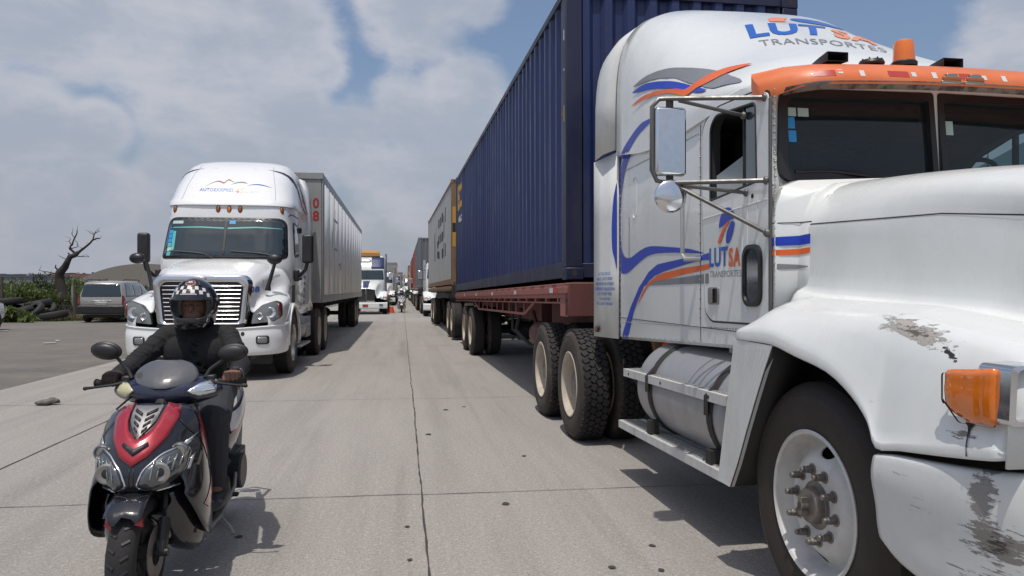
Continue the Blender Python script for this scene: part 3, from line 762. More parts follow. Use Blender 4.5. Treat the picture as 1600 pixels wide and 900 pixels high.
    for (Y, w_, s, z1, n) in secs:
        up = se(w_, s + .06, z1, n, 44)
        rings.append([(x, Y, z) for x, z in [(-w_ + .06, s - .0), (-w_ - .002, s)] + up + [(w_ + .002, s), (w_ - .06, s - .0)]])
    rc.ring(rings)
    cap = build(rc, 'roof_fairing', 'white', T, 50, bevel=.0)
    # rear side fairings
    ff = MB()
    A = se(1.018, 2.53, 3.68, 4.4, 28); B = se(1.075, 2.52, 3.655, 4.6, 28); C_ = se(1.09, 2.50, 3.60, 4.8, 28)
    rws = []
    for (Y, P_) in ((3.182, A), (3.36, B), (3.52, C_), (3.56, [(x * .985, z - .02 if z > 2.6 else z) for x, z in C_])): rws.append([(x, Y, z) for x, z in P_])
    ff.ring(rws, False, (False, False))
    build(ff, 'roof_extender', 'white_old', T, 50, solid=.012, off=-1)
    for sg in (-1, 1):
        sf = MB()
        rws = [[(sg * (.985 + .10 * t), 3.175 + .385 * t, z) for t in (0, .35, .7, 1)] for z in (.972, 1.5, 2.0)]
        rws.append([(sg * (.985 + .10 * t), 3.175 + .385 * t, 2.515 - .03 * t) for t in (0, .35, .7, 1)])
        sf.ring(rws, False, (False, False))
        sfo = build(sf, 'side_extender', 'white_old', T, 40, solid=.012)
        build(MB().box((sg * 1.083, 3.49, 1.035), (.02, .085, .045)).box((sg * 1.09, 3.49, 1.035), (.012, .07, .032), mat=1), 'marker_light', ['black', 'amber_dark'], sfo, bevel=.004)
        if sg < 0:
            bs = bvh_of([sfo])
            lines = ('L.U.T.S.A DE C.V.', 'A.R.C. LUT1170209', 'SAN PEDRO 414 PASEO', 'CONRADO VALLE GRAN', 'C.P. 91697 VER', 'Tecnopolis.net', 'TEL (229) 1780260')
            ws_ = (.20, .25, .29, .32, .22, .18, .25); yc = 3.375
            for i, (t_, ww) in enumerate(zip(lines, ws_)):
                z = 1.50 - .043 * i
                decal('address_text', text_bm(t_, ww, .026, .02), lambda a, b, z=z, ww=ww: ((-3, yc + ww / 2 - a, z + b), (1, 0, 0)), bs, 'blue_t', sfo, .009)
    bv = bvh_of([cap, cab])
    side_ob = [o for o in T.children if o.name.startswith('door') and not o.name.startswith('door_seal')] + [cab, cap]
    bvs = bvh_of(side_ob)
    # swooshes on the side
    J = [(2.278, 2.598), (2.442, 2.611), (2.576, 2.607), (2.791, 2.554), (3.02, 2.46), (3.205, 2.235), (3.262, 1.978), (3.262, 1.738), (3.224, 1.64), (3.175, 1.538), (3.04, 1.504), (2.887, 1.521), (2.701, 1.572), (2.427, 1.628), (2.105, 1.63), (1.763, 1.614), (1.458, 1.595), (1.609, 1.624), (1.763, 1.643), (2.105, 1.672), (2.427, 1.692), (2.648, 1.67), (2.839, 1.631), (2.985, 1.633), (3.086, 1.692), (3.13, 1.8), (3.135, 1.98), (3.07, 2.223), (2.92, 2.4), (2.642, 2.525), (2.415, 2.568)]
    B2 = [(3.085, .985), (3.058, 1.028), (2.855, 1.242), (2.663, 1.39), (2.442, 1.506), (2.256, 1.556), (2.118, 1.563), (1.776, 1.579), (1.523, 1.583), (1.365, 1.595), (1.365, 1.553), (1.523, 1.556), (1.776, 1.536), (2.118, 1.505), (2.321, 1.476), (2.455, 1.436), (2.554, 1.399), (2.715, 1.277), (2.807, 1.181), (2.903, 1.037), (2.935, .994)]
    O = [(2.731, 1.238), (2.554, 1.375), (2.42, 1.436), (2.256, 1.479), (2.118, 1.494), (1.776, 1.516), (1.365, 1.531), (1.365, 1.5), (1.776, 1.475), (2.118, 1.447), (2.36, 1.435), (2.483, 1.389), (2.641, 1.293)]
    G = [(2.685, 1.401), (2.442, 1.433), (2.118, 1.446), (1.776, 1.458), (1.374, 1.476), (1.374, 1.415), (1.776, 1.414), (2.118, 1.411), (2.442, 1.408)]
    L1 = [(1.23, 1.731), (1.209, 1.793), (1.155, 1.833), (1.095, 1.832), (1.044, 1.8), (1.04, 1.769), (1.095, 1.763), (1.155, 1.747)]
    L2 = [(1.071, 1.757), (1.032, 1.74), (1.056, 1.689), (1.095, 1.642), (1.135, 1.64), (1.135, 1.686), (1.103, 1.728)]
    L3 = [(1.115, 1.758), (1.187, 1.717), (1.245, 1.652), (1.209, 1.646), (1.167, 1.697), (1.095, 1.756)]
    def cl(P_, k=3): return [(q.x, q.y) for q in closed_spline(P_, k)]
    lm = left(-3)
    J = [(max(min(y, 3.155), .9) if False else y, z) for y, z in J]
    bv_j = bvh_of(side_ob + [o for o in T.children if o.name.startswith('side_extender')])
    def clipx(bm, y, keep):
        bmesh.ops.bisect_plane(bm, geom=bm.verts[:] + bm.edges[:] + bm.faces[:], plane_co=(y, 0, 0), plane_no=(1, 0, 0), clear_outer=keep < 0, clear_inner=keep > 0); return bm
    decal('side_stripe', clipx(tri2d([cl(J)], .05), 3.166, -1), lm, bv_j, 'blue_v', T, .0025)
    decal('side_stripe', clipx(tri2d([cl(J)], .05), 3.185, 1), lm, bv_j, 'blue_v', T, .004)
    for P_, m_, sm, off in ( (G, 'grey_v', 0, .0018), (B2, 'blue_v', 0, .0032), (O, 'orange_v', 0, .0025), (L1, 'blue_v', 1, .003), (L2, 'blue_v', 1, .003), (L3, 'orange_v', 1, .0035)):
        decal('side_stripe', tri2d([cl(P_) if sm else P_], .05), lm, bv_j, m_, T, off)
    def ltxt(t_, y0, z0, ww, hh, m_, b=0.0): decal('lettering', text_bm(t_, ww, hh, b), lambda a, c: ((-3, y0 - a, z0 + c), (1, 0, 0)), bvs, m_, T, .003)
    ltxt('LUT', 1.363, 1.508, .245, .112, 'blue_t', .03); ltxt('SA', 1.108, 1.503, .145, .106, 'orange_v', .03); ltxt('TRANSPORTES', 1.358, 1.449, .405, .036, 'grey_v')
    # roof side swooshes: (y, z) seen from the side
    sw1 = [(2.752, 2.933), (2.575, 2.958), (2.414, 2.957), (2.246, 2.938), (2.097, 2.9), (1.897, 2.84), (1.632, 2.749), (1.345, 2.638), (1.13, 2.544), (1.241, 2.553), (1.438, 2.583), (1.717, 2.68), (1.882, 2.739), (2.07, 2.817), (2.214, 2.86), (2.378, 2.896), (2.561, 2.918)]
    sw2 = [(2.755, 2.888), (2.554, 2.899), (2.362, 2.871), (2.158, 2.821), (1.979, 2.763), (1.779, 2.688), (1.496, 2.587), (1.636, 2.608), (1.843, 2.671), (2.0, 2.727), (2.186, 2.778), (2.378, 2.824), (2.535, 2.85)]
    sw3 = [(2.752, 2.783), (2.566, 2.805), (2.363, 2.795), (2.178, 2.763), (2.0, 2.727), (1.857, 2.685), (1.763, 2.7), (1.661, 2.726), (1.566, 2.738), (1.456, 2.73), (1.333, 2.706), (1.367, 2.685), (1.444, 2.673), (1.535, 2.653), (1.675, 2.646), (1.804, 2.625), (1.971, 2.683), (2.164, 2.736), (2.348, 2.765), (2.56, 2.778)]
    for P_, m_, off in ((sw1, 'grey_v', .006), (sw2, 'blue_v', .008), (sw3, 'orange_v', .010)):
        decal('roof_stripe', tri2d([cl(P_, 3)], .03), lm, bv, m_, T, off)
    # roof lettering
    def rt(t_, q, m_, b=0.0): decal('roof_lettering', text_bm(t_, 1, 1, b, .06), quad(*q), bv, m_, T, .004)
    QL = ((-.382, 2.154, 3.24), (-.489, 1.857, 3.041), (.20, 2.10, 3.24), (-.04, 1.69, 3.02))
    rt('LUT', QL, 'blue_t', .04); rt('SA', ((.19, 2.036, 3.206), (.0, 1.66, 3.005), (.46, 1.90, 3.10), (.226, 1.541, 2.931)), 'orange_l', .04)
    rt('TRANSPORTES', ((-.474, 1.776, 3.003), (-.516, 1.66, 2.92), (.20, 1.46, 2.88), (.12, 1.31, 2.79)), 'grey_v')
    eq = quad((-.104, 2.40, 3.40), (-.104, 2.19, 3.293), (.5, 2.40, 3.40), (.5, 2.19, 3.293))
    decal('roof_emblem', tri2d([[(.62 + .36 * cos(2 * pi * i / 20), .55 + .55 * sin(2 * pi * i / 20)) for i in range(20)]], .08), eq, bv, 'blue_t', T, .004)
    decal('roof_emblem', tri2d([[(-.12, -.05), (-.05, .5), (.08, .85), (.30, 1.0), (.2, .6), (.12, .3), (.10, 0)]], .08), eq, bv, 'orange_l', T, .004)
    # ---- visor
    vz = MB(); rws = []
    for i in range(17):
        x = -1.0 + 2.0 * i / 16; a = abs(x)
        bk = .22 * max(0, (a - .80) / .20) ** 1.6; dz = -.035 * (a ** 2)
        P_ = [(.99, 2.54), (.86, 2.552), (.70, 2.542), (.58, 2.508), (.52, 2.462), (.495, 2.415), (.50, 2.390), (.545, 2.395), (.60, 2.44), (.72, 2.48), (.99, 2.49)]

        rws.append([(x * (1.0 if a < .9 else 1.0), min(y + bk, max(.70 + .13, .99 - .17 * max(0, (a - .8) / .2)) - .0 * z), z + dz - (.02 if a > .95 else 0)) for y, z in P_])
    vz.ring(rws, True)
    vis = build(vz, 'sun_visor', 'orange', T, 40)
    lp = MB()
    for i in range(30):
        x = -.93 + 1.86 * i / 30; x1 = x + 1.86 / 30; bk = lambda x: .22 * max(0, (abs(x) - .80) / .20) ** 1.6
        lp.add([(x, .497 + bk(x), 2.405 - .035 * x * x), (x1, .497 + bk(x1), 2.405 - .035 * x1 * x1), (x1, .53 + bk(x1), 2.372 - .035 * x1 * x1), (x, .53 + bk(x), 2.372 - .035 * x * x)], [(0, 1, 2, 3)])
    build(lp, 'visor_lip', 'lip', vis, solid=.006)
    bvv = bvh_of([vis])
    for i in range(9):
        x = -.78 + i * .195; m_ = 'red_tape' if i % 2 == 0 else 'pale_tape'; hw = .055 if i % 2 == 0 else .013
        decal('reflective_tape', tri2d([[(x - hw, 2.422 - .02 * x * x), (x + hw, 2.422 - .02 * x * x), (x + hw, 2.455 - .02 * x * x), (x - hw, 2.455 - .02 * x * x)]], .05), lambda a, b: ((a, -2, b), (0, 1, 0)), bvv, m_, vis, .0015)
        if i % 2 == 0: decal('reflective_tape', tri2d([[(x + .07, 2.425), (x + .095, 2.425), (x + .095, 2.45), (x + .07, 2.45)]], .05), lambda a, b: ((a, -2, b), (0, 1, 0)), bvv, 'pale_tape', vis, .0015)
    for x in (-.11, .02, .6):
        o = build(MB().box((x, .50, 2.42), (.10, .03, .028)), 'marker_light', 'amber_dark', T, bevel=.01, seg=3)
        build(MB().box((x, .50, 2.437), (.06, .025, .02)).box((x, .505, 2.405), (.11, .03, .014)), 'lamp_base', 'chrome_old', o, bevel=.004)
    # horns, antenna puck, beacon
    for x in (-.63, .02):
        hm = MB().ring([[(x + a * s_ * .045, y, 2.543 + .008 + b * s_ * .018) for a, b in ((-1, -1), (1, -1), (1, 1), (-1, 1))] for y, s_ in ((.86, .6), (.74, 1.0), (.64, 1.25))], True, (True, False))
        hm.box((x, .80, 2.545), (.05, .08, .02))
        build(hm, 'roof_horn', 'black', T, 30, solid=.004, bevel=.003)
    pk = MB().lathe([(0, .0), (.06, .0), (.065, .01), (.058, .026), (0, .03)], (-.37, .75, 2.547), 'z', 24)
    for i in range(8): a = 2 * pi * i / 8; pk.cyl((-.37 + .05 * cos(a), .75 + .05 * sin(a), 2.569), (-.37 + .05 * cos(a), .75 + .05 * sin(a), 2.581), .004, n=6)
    build(pk, 'antenna_base', 'black', T, 40)
    bc = build(MB().lathe([(0, .0), (.064, .0), (.066, .02), (.058, .028), (0, .028)], (-.19, .74, 2.545), 'z', 28), 'beacon', 'black', T, 40)
    build(MB().lathe([(.056, .026), (.053, .06), (.050, .12), (.044, .135), (.03, .142), (0, .144)], (-.19, .74, 2.545), 'z', 28), 'beacon_lens', 'amber', bc, 40)
    # ---- hood and fenders
    zl = {3.42: 1.16, 3.36: 1.146, 3.2: 1.145, 3.03: 1.142, 2.85: 1.11, 2.62: 1.07, 2.465: 1.0, 2.374: .924, 2.33: .845, 2.2: .862, 2.0: .888, 1.85: .91}
    secs = []
    for v, z in zl.items():
        t = (3.42 - v) / 1.57
        zt = 1.932 - .085 * t - .10 * t * t * t; xs = .865 - .10 * t
        zv = 1.352 - .06 * max(0, (3.42 - v) / 1.2) - .06 * max(0, (2.3 - v) / .6)
        zc = 1.335 - .03 * max(0, (3.1 - v)) - .10 * max(0, (2.4 - v)) 
        if v > 3.2: zc -= 1.2 * (v - 3.2) ** 1.5 ; 
        fo = 1.24 + .015 * max(0, min(1, (2.3 - v) / .4)) - (.03 if v > 3.4 else 0)
        if v > 3.38: zc -= .03
        ro = min(.12, (zc - z) * .8)
        P_ = [(0, zt), (.40, zt - .008), (.66, zt - .035), (.78, zt - .10), (xs - .005, zt - .22), (xs + .003, (zt + zv) / 2 - .05), (xs + .012, zv + .05), (xs + .05, zv + .005), (xs + .14, zc + .008), (1.06, zc - .012), (1.16, zc - .055), (fo - .012, z + ro * .55), (fo, z + ro * .2), (fo, z)]
        secs.append([V(x, v - 2.86, zz) for x, zz in P_])
    # nose sections
    for (v, z, drop, fo) in ((1.795, .92, .01, 1.25), (1.765, .93, .05, 1.22)):
        P0 = secs[-1]; q = []
        for i, p in enumerate(P0):
            x = p.x * (fo / 1.255) if i > 6 else p.x
            q.append(V(x, v - 2.86, max(z, p.z - drop) if i < 12 else (z + .03 if i == 12 else z)))
        secs.append(q)
    hm = MB(); hm.patch(secs, 3, 3, True)
    hood = build(hm, 'hood', 'hood_paint', T, 50, solid=.006, off=-1, fix=True)
    bvh_ = bvh_of([hood])
    # hood belt seam and side
    for sg in (-1, 1):
        decal('hood_seam', tri2d([[(.56, 1.692), (.56, 1.697), (-.3, 1.668), (-1.1, 1.58), (-1.1, 1.575), (-.3, 1.663)]], .06), (lambda a, b: ((-3, a, b), (1, 0, 0))) if sg < 0 else (lambda a, b: ((3, a, b), (-1, 0, 0))), bvh_, 'crack', T, .0015)
    # damage: broken edge on the fender
    fr_ = random.Random(12)
    def blob(pts, k=4, j=.006): return [(q.x + fr_.uniform(-j, j), q.y + fr_.uniform(-j * .5, j * .5)) for q in closed_spline(pts, k)]
    topm = lambda a, b: ((a, b, 4), (0, 0, -1))
    lmf = left(-3)
    def dmg(P_, m_, off=.002, j=.006, nm='scraped_patch', k=4):
        if P_[0][0] > -.6: P_ = [(-.45 + (y + .10) * .66, 1.245 + (z - 1.245) * .75 + .0) for y, z in P_]
        else: P_ = [(y - .03, z) for y, z in P_]
        decal(nm, tri2d([blob(P_, k, j)], .03), lmf, bvh_, m_, hood, off)
    dmg([(-.90, 1.0), (-.915, .985), (-.918, .96), (-.926, .93), (-.930, .895), (-.933, .895), (-.931, .93), (-.924, .96), (-.926, .985), (-.935, 1.0)], 'crack', .003, .0015, 'crack_line')
    # black trim under headlights
    # headlight and corner lamp
    for sg in (-1, 1):
        # corner lamp wraps the fender corner
        def crn(t, z, o=0): # t along plan curve
            A = [(1.258, -.865), (1.262, -.91), (1.264, -.98), (1.266, -1.02), (1.262, -1.062)]
            q = spline([V(a, b, 0) for a, b in A], 8); k_ = t * (len(q) - 1); i = min(int(k_), len(q) - 2); p = q[i].lerp(q[i + 1], k_ - i)
            d = (q[i + 1] - q[i]).normalized(); n_ = V(-d.y, d.x, 0); n_ = n_ if n_.x > 0 else -n_
            p = p + n_ * o; return (sg * p.x, p.y, z)
        cl_ = MB(); rws = []
        for o_, (za, zb_) in ((-.06, (1.012, 1.158)), (0.0, (1.008, 1.162)), (.012, (1.018, 1.152))):
            pass
        n_ = 14; g_ = []
        for i in range(n_ + 1):
            t = i / n_; zt = 1.140 + .028 * t ** .7; zb_ = 1.05 - .048 * min(1, t * 2.2) + .012 * t
            row = []
            for j in range(9):
                s_ = j / 8; z = zb_ + (zt - zb_) * s_; o_ = .002 - .006 * (abs(2 * s_ - 1) ** 8) + (.0 if (i % 5) else -.003) - .008 * max(0, 1 - t * 10)
                row.append(crn(t, z, o_ + .0015 * sin(s_ * 40)))
            g_.append(row)
        cl_.ring(g_, False, (False, False))
        build(cl_, 'corner_lamp', 'amber', T, 60, solid=.018, off=-1)
        build(MB().ring([[(sg * (1.252 + dx), y, z) for dx in (0, .006)] for y, z in rpoly([(-.862, 1.052), (-.862, 1.135), (-1.06, 1.168), (-1.06, 1.008), (-.93, 1.0)], .01)] + [[(sg * 1.252, -.862, 1.06), (sg * 1.258, -.862, 1.06)]], False, (False, False)), 'lamp_rim', 'crack', T)
        # headlight assembly on the front face
        bz = MB(); P_ = rpoly([(1.258, 1.018), (1.250, 1.178), (.72, 1.205), (.70, 1.045)], .02)
        P_ = [(sg * a, b) for a, b in P_]
        yo = lambda x: -1.096 - .13 * (1.26 - abs(x))
        c_ = (sg * .98, 1.112)
        def sc(k, dy): return [(c_[0] + (a - c_[0]) * k[0], yo(c_[0] + (a - c_[0]) * k[0]) + dy, c_[1] + (b - c_[1]) * k[1]) for a, b in P_]
        bz.ring([sc((1.0, 1.0), .10), sc((1, 1), -.012), sc((.94, .86), -.014), sc((.90, .76), .02)], True, (True, False))
        hl = build(bz, 'headlight', 'chrome', T, 35)
        build(MB().add(sc((.905, .77), .018), [tuple(range(len(P_)))]), 'lamp_recess', 'black', hl)
        ln = MB()
        for i in range(2):
            x0 = sg * (1.20 - i * .235); x1 = sg * (1.0 - i * .235); 
            ln.ring([[(x0, yo(x0) + .015, 1.055), (x1, yo(x1) + .015, 1.055), (x1, yo(x1) + .015, 1.165), (x0, yo(x0) + .015, 1.165)], [(x0, yo(x0) - .006, 1.06), (x1, yo(x1) - .006, 1.06), (x1, yo(x1) - .006, 1.16), (x0, yo(x0) - .006, 1.16)]], True, (False, True))
        build(ln, 'lens', 'lens', hl, bevel=.006)
        ld = MB()
        for i in range(10):
            for j in range(3):
                x = sg * (1.19 - i * .0185 - (j % 2) * .006); ld.ell((x, yo(x) - .008, 1.125 + j * .012), (.0085, .005, .0055), None, 6)
        build(ld, 'led_row', 'lens_bright', hl, fix=False)
    # front fascia + grille (mostly out of the picture)
    gf = MB(); gf.bb(-.70, .70, -1.235, -1.10, .93, 1.62)
    grl = build(gf, 'grille', 'black', T, bevel=.02)
    gb = MB()
    for i in range(12): gb.bb(-.66, .66, -1.250, -1.232, .97 + i * .052, .99 + i * .052)
    build(gb, 'grille_bars', 'chrome', grl, bevel=.004)
    fp = MB()
    for sg in (-1, 1): fp = MB(); fp.add([(sg * 1.25, -1.092, .905), (sg * .68, -1.155, .915), (sg * .68, -1.155, 1.30), (sg * 1.05, -1.115, 1.21), (sg * 1.235, -1.092, 1.175)], [(0, 1, 2, 3, 4)]); build(fp, 'front_panel', 'white', T, solid=.01)
    ng = MB().ring([[(x, -1.17 - .06 * (1 - (x / .75) ** 2), z) for x, z in se(.75, 1.25, 1.74, 3, 16)], [(x, -1.12 , z + .02) for x, z in se(.79, 1.25, 1.77, 3, 16)]], False, (False, False))
    build(ng, 'hood_nose', 'white', T, 50, solid=.01)
    # cowl between hood and doors
    cw = MB()
    for sg in (-1, 1):
        pass
    def cwp(v, w_, zt, z0): return [(-w_, v, z0), (-w_, v, 1.5), (-w_ - .004, v, 1.72), (-w_ + .01, v, zt - .12), (-w_ + .045, v, zt - .035), (-w_ + .13, v, zt), (0, v, zt + .02), (w_ - .13, v, zt), (w_ - .045, v, zt - .035), (w_ - .01, v, zt - .12), (w_ + .004, v, 1.72), (w_, v, 1.5), (w_, v, z0)]
    def hprof(v, k):
        h_ = [(-.885, 1.25), (-.875, 1.5), (-.868, 1.70), (-.80, 1.838), (-.70, 1.896), (-.42, 1.928), (0, 1.936)]
        h_ = h_ + [(-a, b) for a, b in h_[-2::-1]]
        return [(a * k, v, 1.25 + (b - 1.25) * k) for a, b in h_]
    cw.ring([cwp(.695, .984, 1.925, 1.15), cwp(.62, .982, 1.92, 1.15), hprof(.575, 1.01), hprof(.545, 1.003), hprof(.48, .985)], False, (False, False))
    cwl = build(cw, 'cowl', 'white', T, 45, solid=.006, off=-1)
    bc_ = bvh_of([cwl])
    for P_, m_ in (([(.64, 1.592), (.50, 1.600), (.50, 1.648), (.64, 1.635)], 'blue_v'), ([(.64, 1.545), (.50, 1.556), (.50, 1.583), (.64, 1.572)], 'orange_v'), ([(.64, 1.475), (.51, 1.487), (.51, 1.492), (.64, 1.508)], 'grey_v')):
        decal('side_stripe', tri2d([P_], .03), left(-3), bc_, m_, T, .003)
    decal('cowl_seam', tri2d([[(.64, 1.703), (.50, 1.703), (.50, 1.708), (.64, 1.708)]], .03), left(-3), bc_, 'crack', T, .002)
    # wipers
    for x0, x1 in ((-.35, -.86), (.5, .05)):
        wp = MB(); wp.tube([(x0, .60, 1.93), (x0 - .08, .68, 1.96), (x0 - .28, .706, 1.985)], .009, 6); wp.tube([(x0 - .12, .700, 1.98), ((x0 + x1) / 2 - .04, .702, 1.982), (x1 + .03, .698, 1.975)], .008, 6)
        build(wp, 'wiper', 'black', T)
    # ---- bumper
    bp = MB(); secs = []
    plan = [(1.245, -.52), (1.248, -.62), (1.25, -.80), (1.235, -.98), (1.19, -1.12), (1.08, -1.22), (.85, -1.29), (.5, -1.33), (0, -1.345)]
    q = [V(a, b, 0) for a, b in plan]
    for (o_, zt, zf) in ((-.05, 0, 1), (-.012, 0, 1), (0, -.02, .93), (0.004, 0, .75), (-.012, 0, .45), (-.02, 0, .2), (-.035, 0, .05), (-.08, 0, 0)):
        row = []
        for i, p in enumerate(q):
            d = (q[min(i + 1, len(q) - 1)] - q[max(i - 1, 0)]).normalized(); n_ = V(-d.y, d.x, 0); n_ = n_ if n_.x + (-n_.y) > 0 else -n_
            top = .822 + .085 * min(1, i / 5.0); bot = .515 - .12 * min(1, i / 4.0) ** .7
            pp_ = p + n_ * o_
            row.append(V(max(0, pp_.x), pp_.y, bot + (top - bot) * zf))
        secs.append(row)
    bp.patch(secs, 5, 3, True)
    bmp = build(bp, 'bumper', 'bumper_paint', T, 60, solid=.006, off=-1)
    bb_ = bvh_of([bmp])
    rim_ = rrect(-1.0, -.60, .62, .80, .03, 4)
    def bd(P_, m_, off=.002, nm='scuff_mark', j=.008, k=4, mp=None): decal(nm, tri2d([blob(P_, k, j)], .03), mp or lmf, bb_, m_, bmp, off)
    fdg = lambda a, b: ((-3 + 0, -1.0 - 2.4 + 0 + a * .0, b), (1, .8, 0))
    def diag(a, b):  # a runs along the corner, rays come in at 45 degrees
        s_ = Vector((.7071, -.7071, 0)) ; o_ = Vector((-1.19, -1.05, b)) + s_ * a - Vector((.7071, .7071, 0)) * 2
        return (o_, (.7071, .7071, 0))
    # raised rim of fog lamp pocket
    # ---- rear-of-wheel guard
    for sg in (-1, 1):
        gd = MB(); X = sg * 1.235
        P_ = [(.53, 1.143), (.17, 1.138), (.245, 1.02), (.315, .90), (.41, .73), (.50, .56), (.58, .43), (.71, .43)]
        gd.ring([[(sg * 1.238, y, z) for y, z in P_], [(sg * 1.215, y, z) for y, z in P_]])
        # edge folded inwards
        inner = [(.17, 1.135), (.245, 1.02), (.315, .90), (.41, .73), (.50, .56), (.58, .43)]
        gd.ring([[(sg * 1.236, y, z) for y, z in inner], [(sg * 1.00, y + .02, z) for y, z in inner]], False, (False, False), 1)
        grd = build(gd, 'rear_wheel_guard', ['white_old', 'chassis'], T, 30, solid=.003)
        td = MB()
        def yin(z):
            for (a, b), (c, d) in zip(inner[:-1], inner[1:]):
                if d <= z <= b: return a + (c - a) * (b - z) / (b - d)
            return inner[-1][0]
        for k_ in range(1, 11):
            t_ = k_ / 11; td.tube([(sg * 1.2385, yin(z) + (.53 + .18 * (1.143 - z) / .713 - yin(z)) * t_, z) for z in [1.12 - .067 * i for i in range(11)]], .0016, 4)
        build(td, 'pressed_lines', 'white_old', grd, fix=False)
        # inner wheel arch
        ia = MB(); arc = [(-.575 * cos(pi * i / 16), .56 + .60 * sin(pi * i / 16)) for i in range(17)]
        ia.ring([[(sg * 1.215, y, z) for y, z in arc], [(sg * .62, y, z) for y, z in arc]], False, (False, False))
        build(ia, 'wheel_arch', 'chassis', T, solid=.004)
    # ---- steps and tank
    for sg in (-1, 1):
        tk = MB(); tk.lathe([(0, .84), (.20, .84), (.285, .86), (.305, .90), (.31, .94), (.31, 2.22), (.305, 2.26), (.285, 2.30), (.20, 2.32), (0, 2.32)], (sg * .83, 0, .70), 'y', 48)
        tank = build(tk, 'fuel_tank', 'tank', T, 40)
        for y in (1.03, 1.98):
            sm = MB(); sm.lathe([(.313, -.035), (.320, -.03), (.320, .03), (.313, .035)], (sg * .83, y, .70), 'y', 48)
            sm.box((sg * 1.12, y, .45), (.06, .07, .12)); sm.tube([(sg * 1.10, y, .86), (sg * 1.16, y, .80), (sg * 1.16, y, .70)], .015, 6)
            build(sm, 'tank_strap', 'chassis', tank, 40)
        build(MB().cyl((sg * .83, 1.35, 1.0), (sg * .83, 1.35, 1.05), .045, n=16), 'fuel_cap', 'chrome_old', tank)
        for (z0, z1, ya, yb, xo, dp) in ((.835, .80, .80, 2.50, 1.16, .17), (.435, .405, .86, 2.62, 1.16, .20)):
            st = MB(); w2 = dp
            def pt(t, x, z): return V(sg * (xo + .0 * t - x), ya + (yb - ya) * t, z0 + (z1 - z0) * t + z)
            st.ring([[pt(t, 0, 0), pt(t, 0, -.055), pt(t, .012, -.055), pt(t, .012, -.006), pt(t, w2, -.006), pt(t, w2, 0)] for t in (0, 1)])
            # perforated tread: cross slats over open slots
            st2 = build(st, 'step', 'tread_alu', T, 30, bevel=.002)
            sl = MB(); n_ = 46
            for i in range(n_):
                for j in range(3):
                    c = pt((i + .5 + .25 * (j % 2)) / (n_ + 1), .04 + .045 * j, .003); sl.box(c, (.036, .014, .005))
            build(sl, 'step_slots', 'crack' if False else 'alu', st2, fix=False)
            for t in ((.12, .55, .93) if z0 > .6 else ()):
                a = pt(t, .02, -.03); hk = MB(); hk.tube([a, a + V(-sg * .10, 0, -.12), a + V(-sg * .15, 0, -.22)], .016, 6); hk.cyl(pt(t, -.003, -.03), pt(t, .004, -.03), .010, n=8); build(hk, 'step_bracket', 'chassis', st2)
    # ---- chassis
    ch = MB()
    for sg in (-1, 1): ch.bb(sg * .40, sg * .48, -1.0, 5.55, .72, .98)
    for y in (-.9, .2, 1.2, 2.2, 3.3, 4.0, 4.7, 5.4): ch.bb(-.42, .42, y - .05, y + .05, .76, .94)
    ch.bb(-.35, .35, -.9, .6, .75, 1.45); ch.bb(-.75, .75, .55, .62, .7, 1.2)
    build(ch, 'chassis_frame', 'chassis', T)
    axle(T, 0, .98); axle(T, 4.02, .9); axle(T, 5.34, .9)
    for sg in (-1, 1): put_wheel(T, 'steer', sg * 1.165, 0, sg)
    dual(T, 1.21, 4.02, kind='drive'); dual(T, 1.21, 5.34, kind='drive')
    fw = MB().prism([(-.55, 4.2), (-.35, 3.95), (.35, 3.95), (.55, 4.2), (.55, 4.75), (.25, 5.1), (.12, 4.8), (-.12, 4.8), (-.25, 5.1), (-.55, 4.75)], 'z', 1.10, 1.15); fw.bb(-.4, .4, 4.3, 4.8, .98, 1.10)
    build(fw, 'fifth_wheel', 'chassis', T)
    ex = MB(); ex.tube([(-.60, 2.6, .7), (-.62, 3.1, .75), (-.62, 3.3, 1.0), (-.62, 3.30, 1.3)], .06, 10)
    build(ex, 'exhaust', 'rust', T)
    hs = MB(); hs.tube([(-.75, 2.30, .98), (-.80, 2.38, 1.02), (-.86, 2.45, .97), (-.80, 2.50, .90)], .022, 8)
    build(hs, 'red_air_fitting', 'orange_v', T)
    # coiled hose hanging behind the sleeper
    cz = MB(); pts = [(-1.02 + .012 * i / 10, 3.68 + .07 * cos(i * .55), 1.17 + .07 * sin(i * .55)) for i in range(46)]
    cz.tube(pts, .011, 6); cz.tube([(-1.0, 3.60, 1.18), (-.98, 3.50, 1.22), (-.9, 3.4, 1.2)], .02, 6)
    build(cz, 'coiled_hose', 'steel', T)
    hz_ = MB()
    for i, (x, z) in enumerate(((-.3, 1.7), (-.15, 1.75), (.1, 1.7))): hz_.tube([(x, 3.2, z), (x, 3.5, z - .35), (x, 3.9, z - .35), (x, 4.28, z - .15)], .018, 6)
    build(hz_, 'air_lines', 'black', T)
    mf = MB()
    for sg in (-1, 1): build(MB().bb(sg * .62, sg * 1.1, 6.02, 6.04, .55, .95), 'mud_flap', 'rubber', T)
    # ---- interior
    it = MB()
    for x in (-.48, .48): it.box((x, 1.35, 1.75), (.5, .5, .14)); it.box((x, 1.62, 2.05), (.48, .12, .62), (-.12, 0, 0))
    build(it, 'seat', 'interior', T, bevel=.04, seg=3)
    build(MB().bb(-.9, .9, .84, 1.02, 1.6, 1.93), 'dashboard', 'interior', T, bevel=.03)
    sw = MB().lathe([(.20 + .014 * cos(a), .014 * sin(a)) for a in [2 * pi * i / 8 for i in range(9)]], (0, 0, 0), 'z', 32).box((0, 0, 0), (.4, .03, .015)).cyl((0, 0, 0), (0, 0, -.3), .025)
    o = build(sw, 'steering_wheel', 'interior', T); o.location = (.45, 1.12, 2.0); o.rotation_euler = (radians(-35), 0, 0)
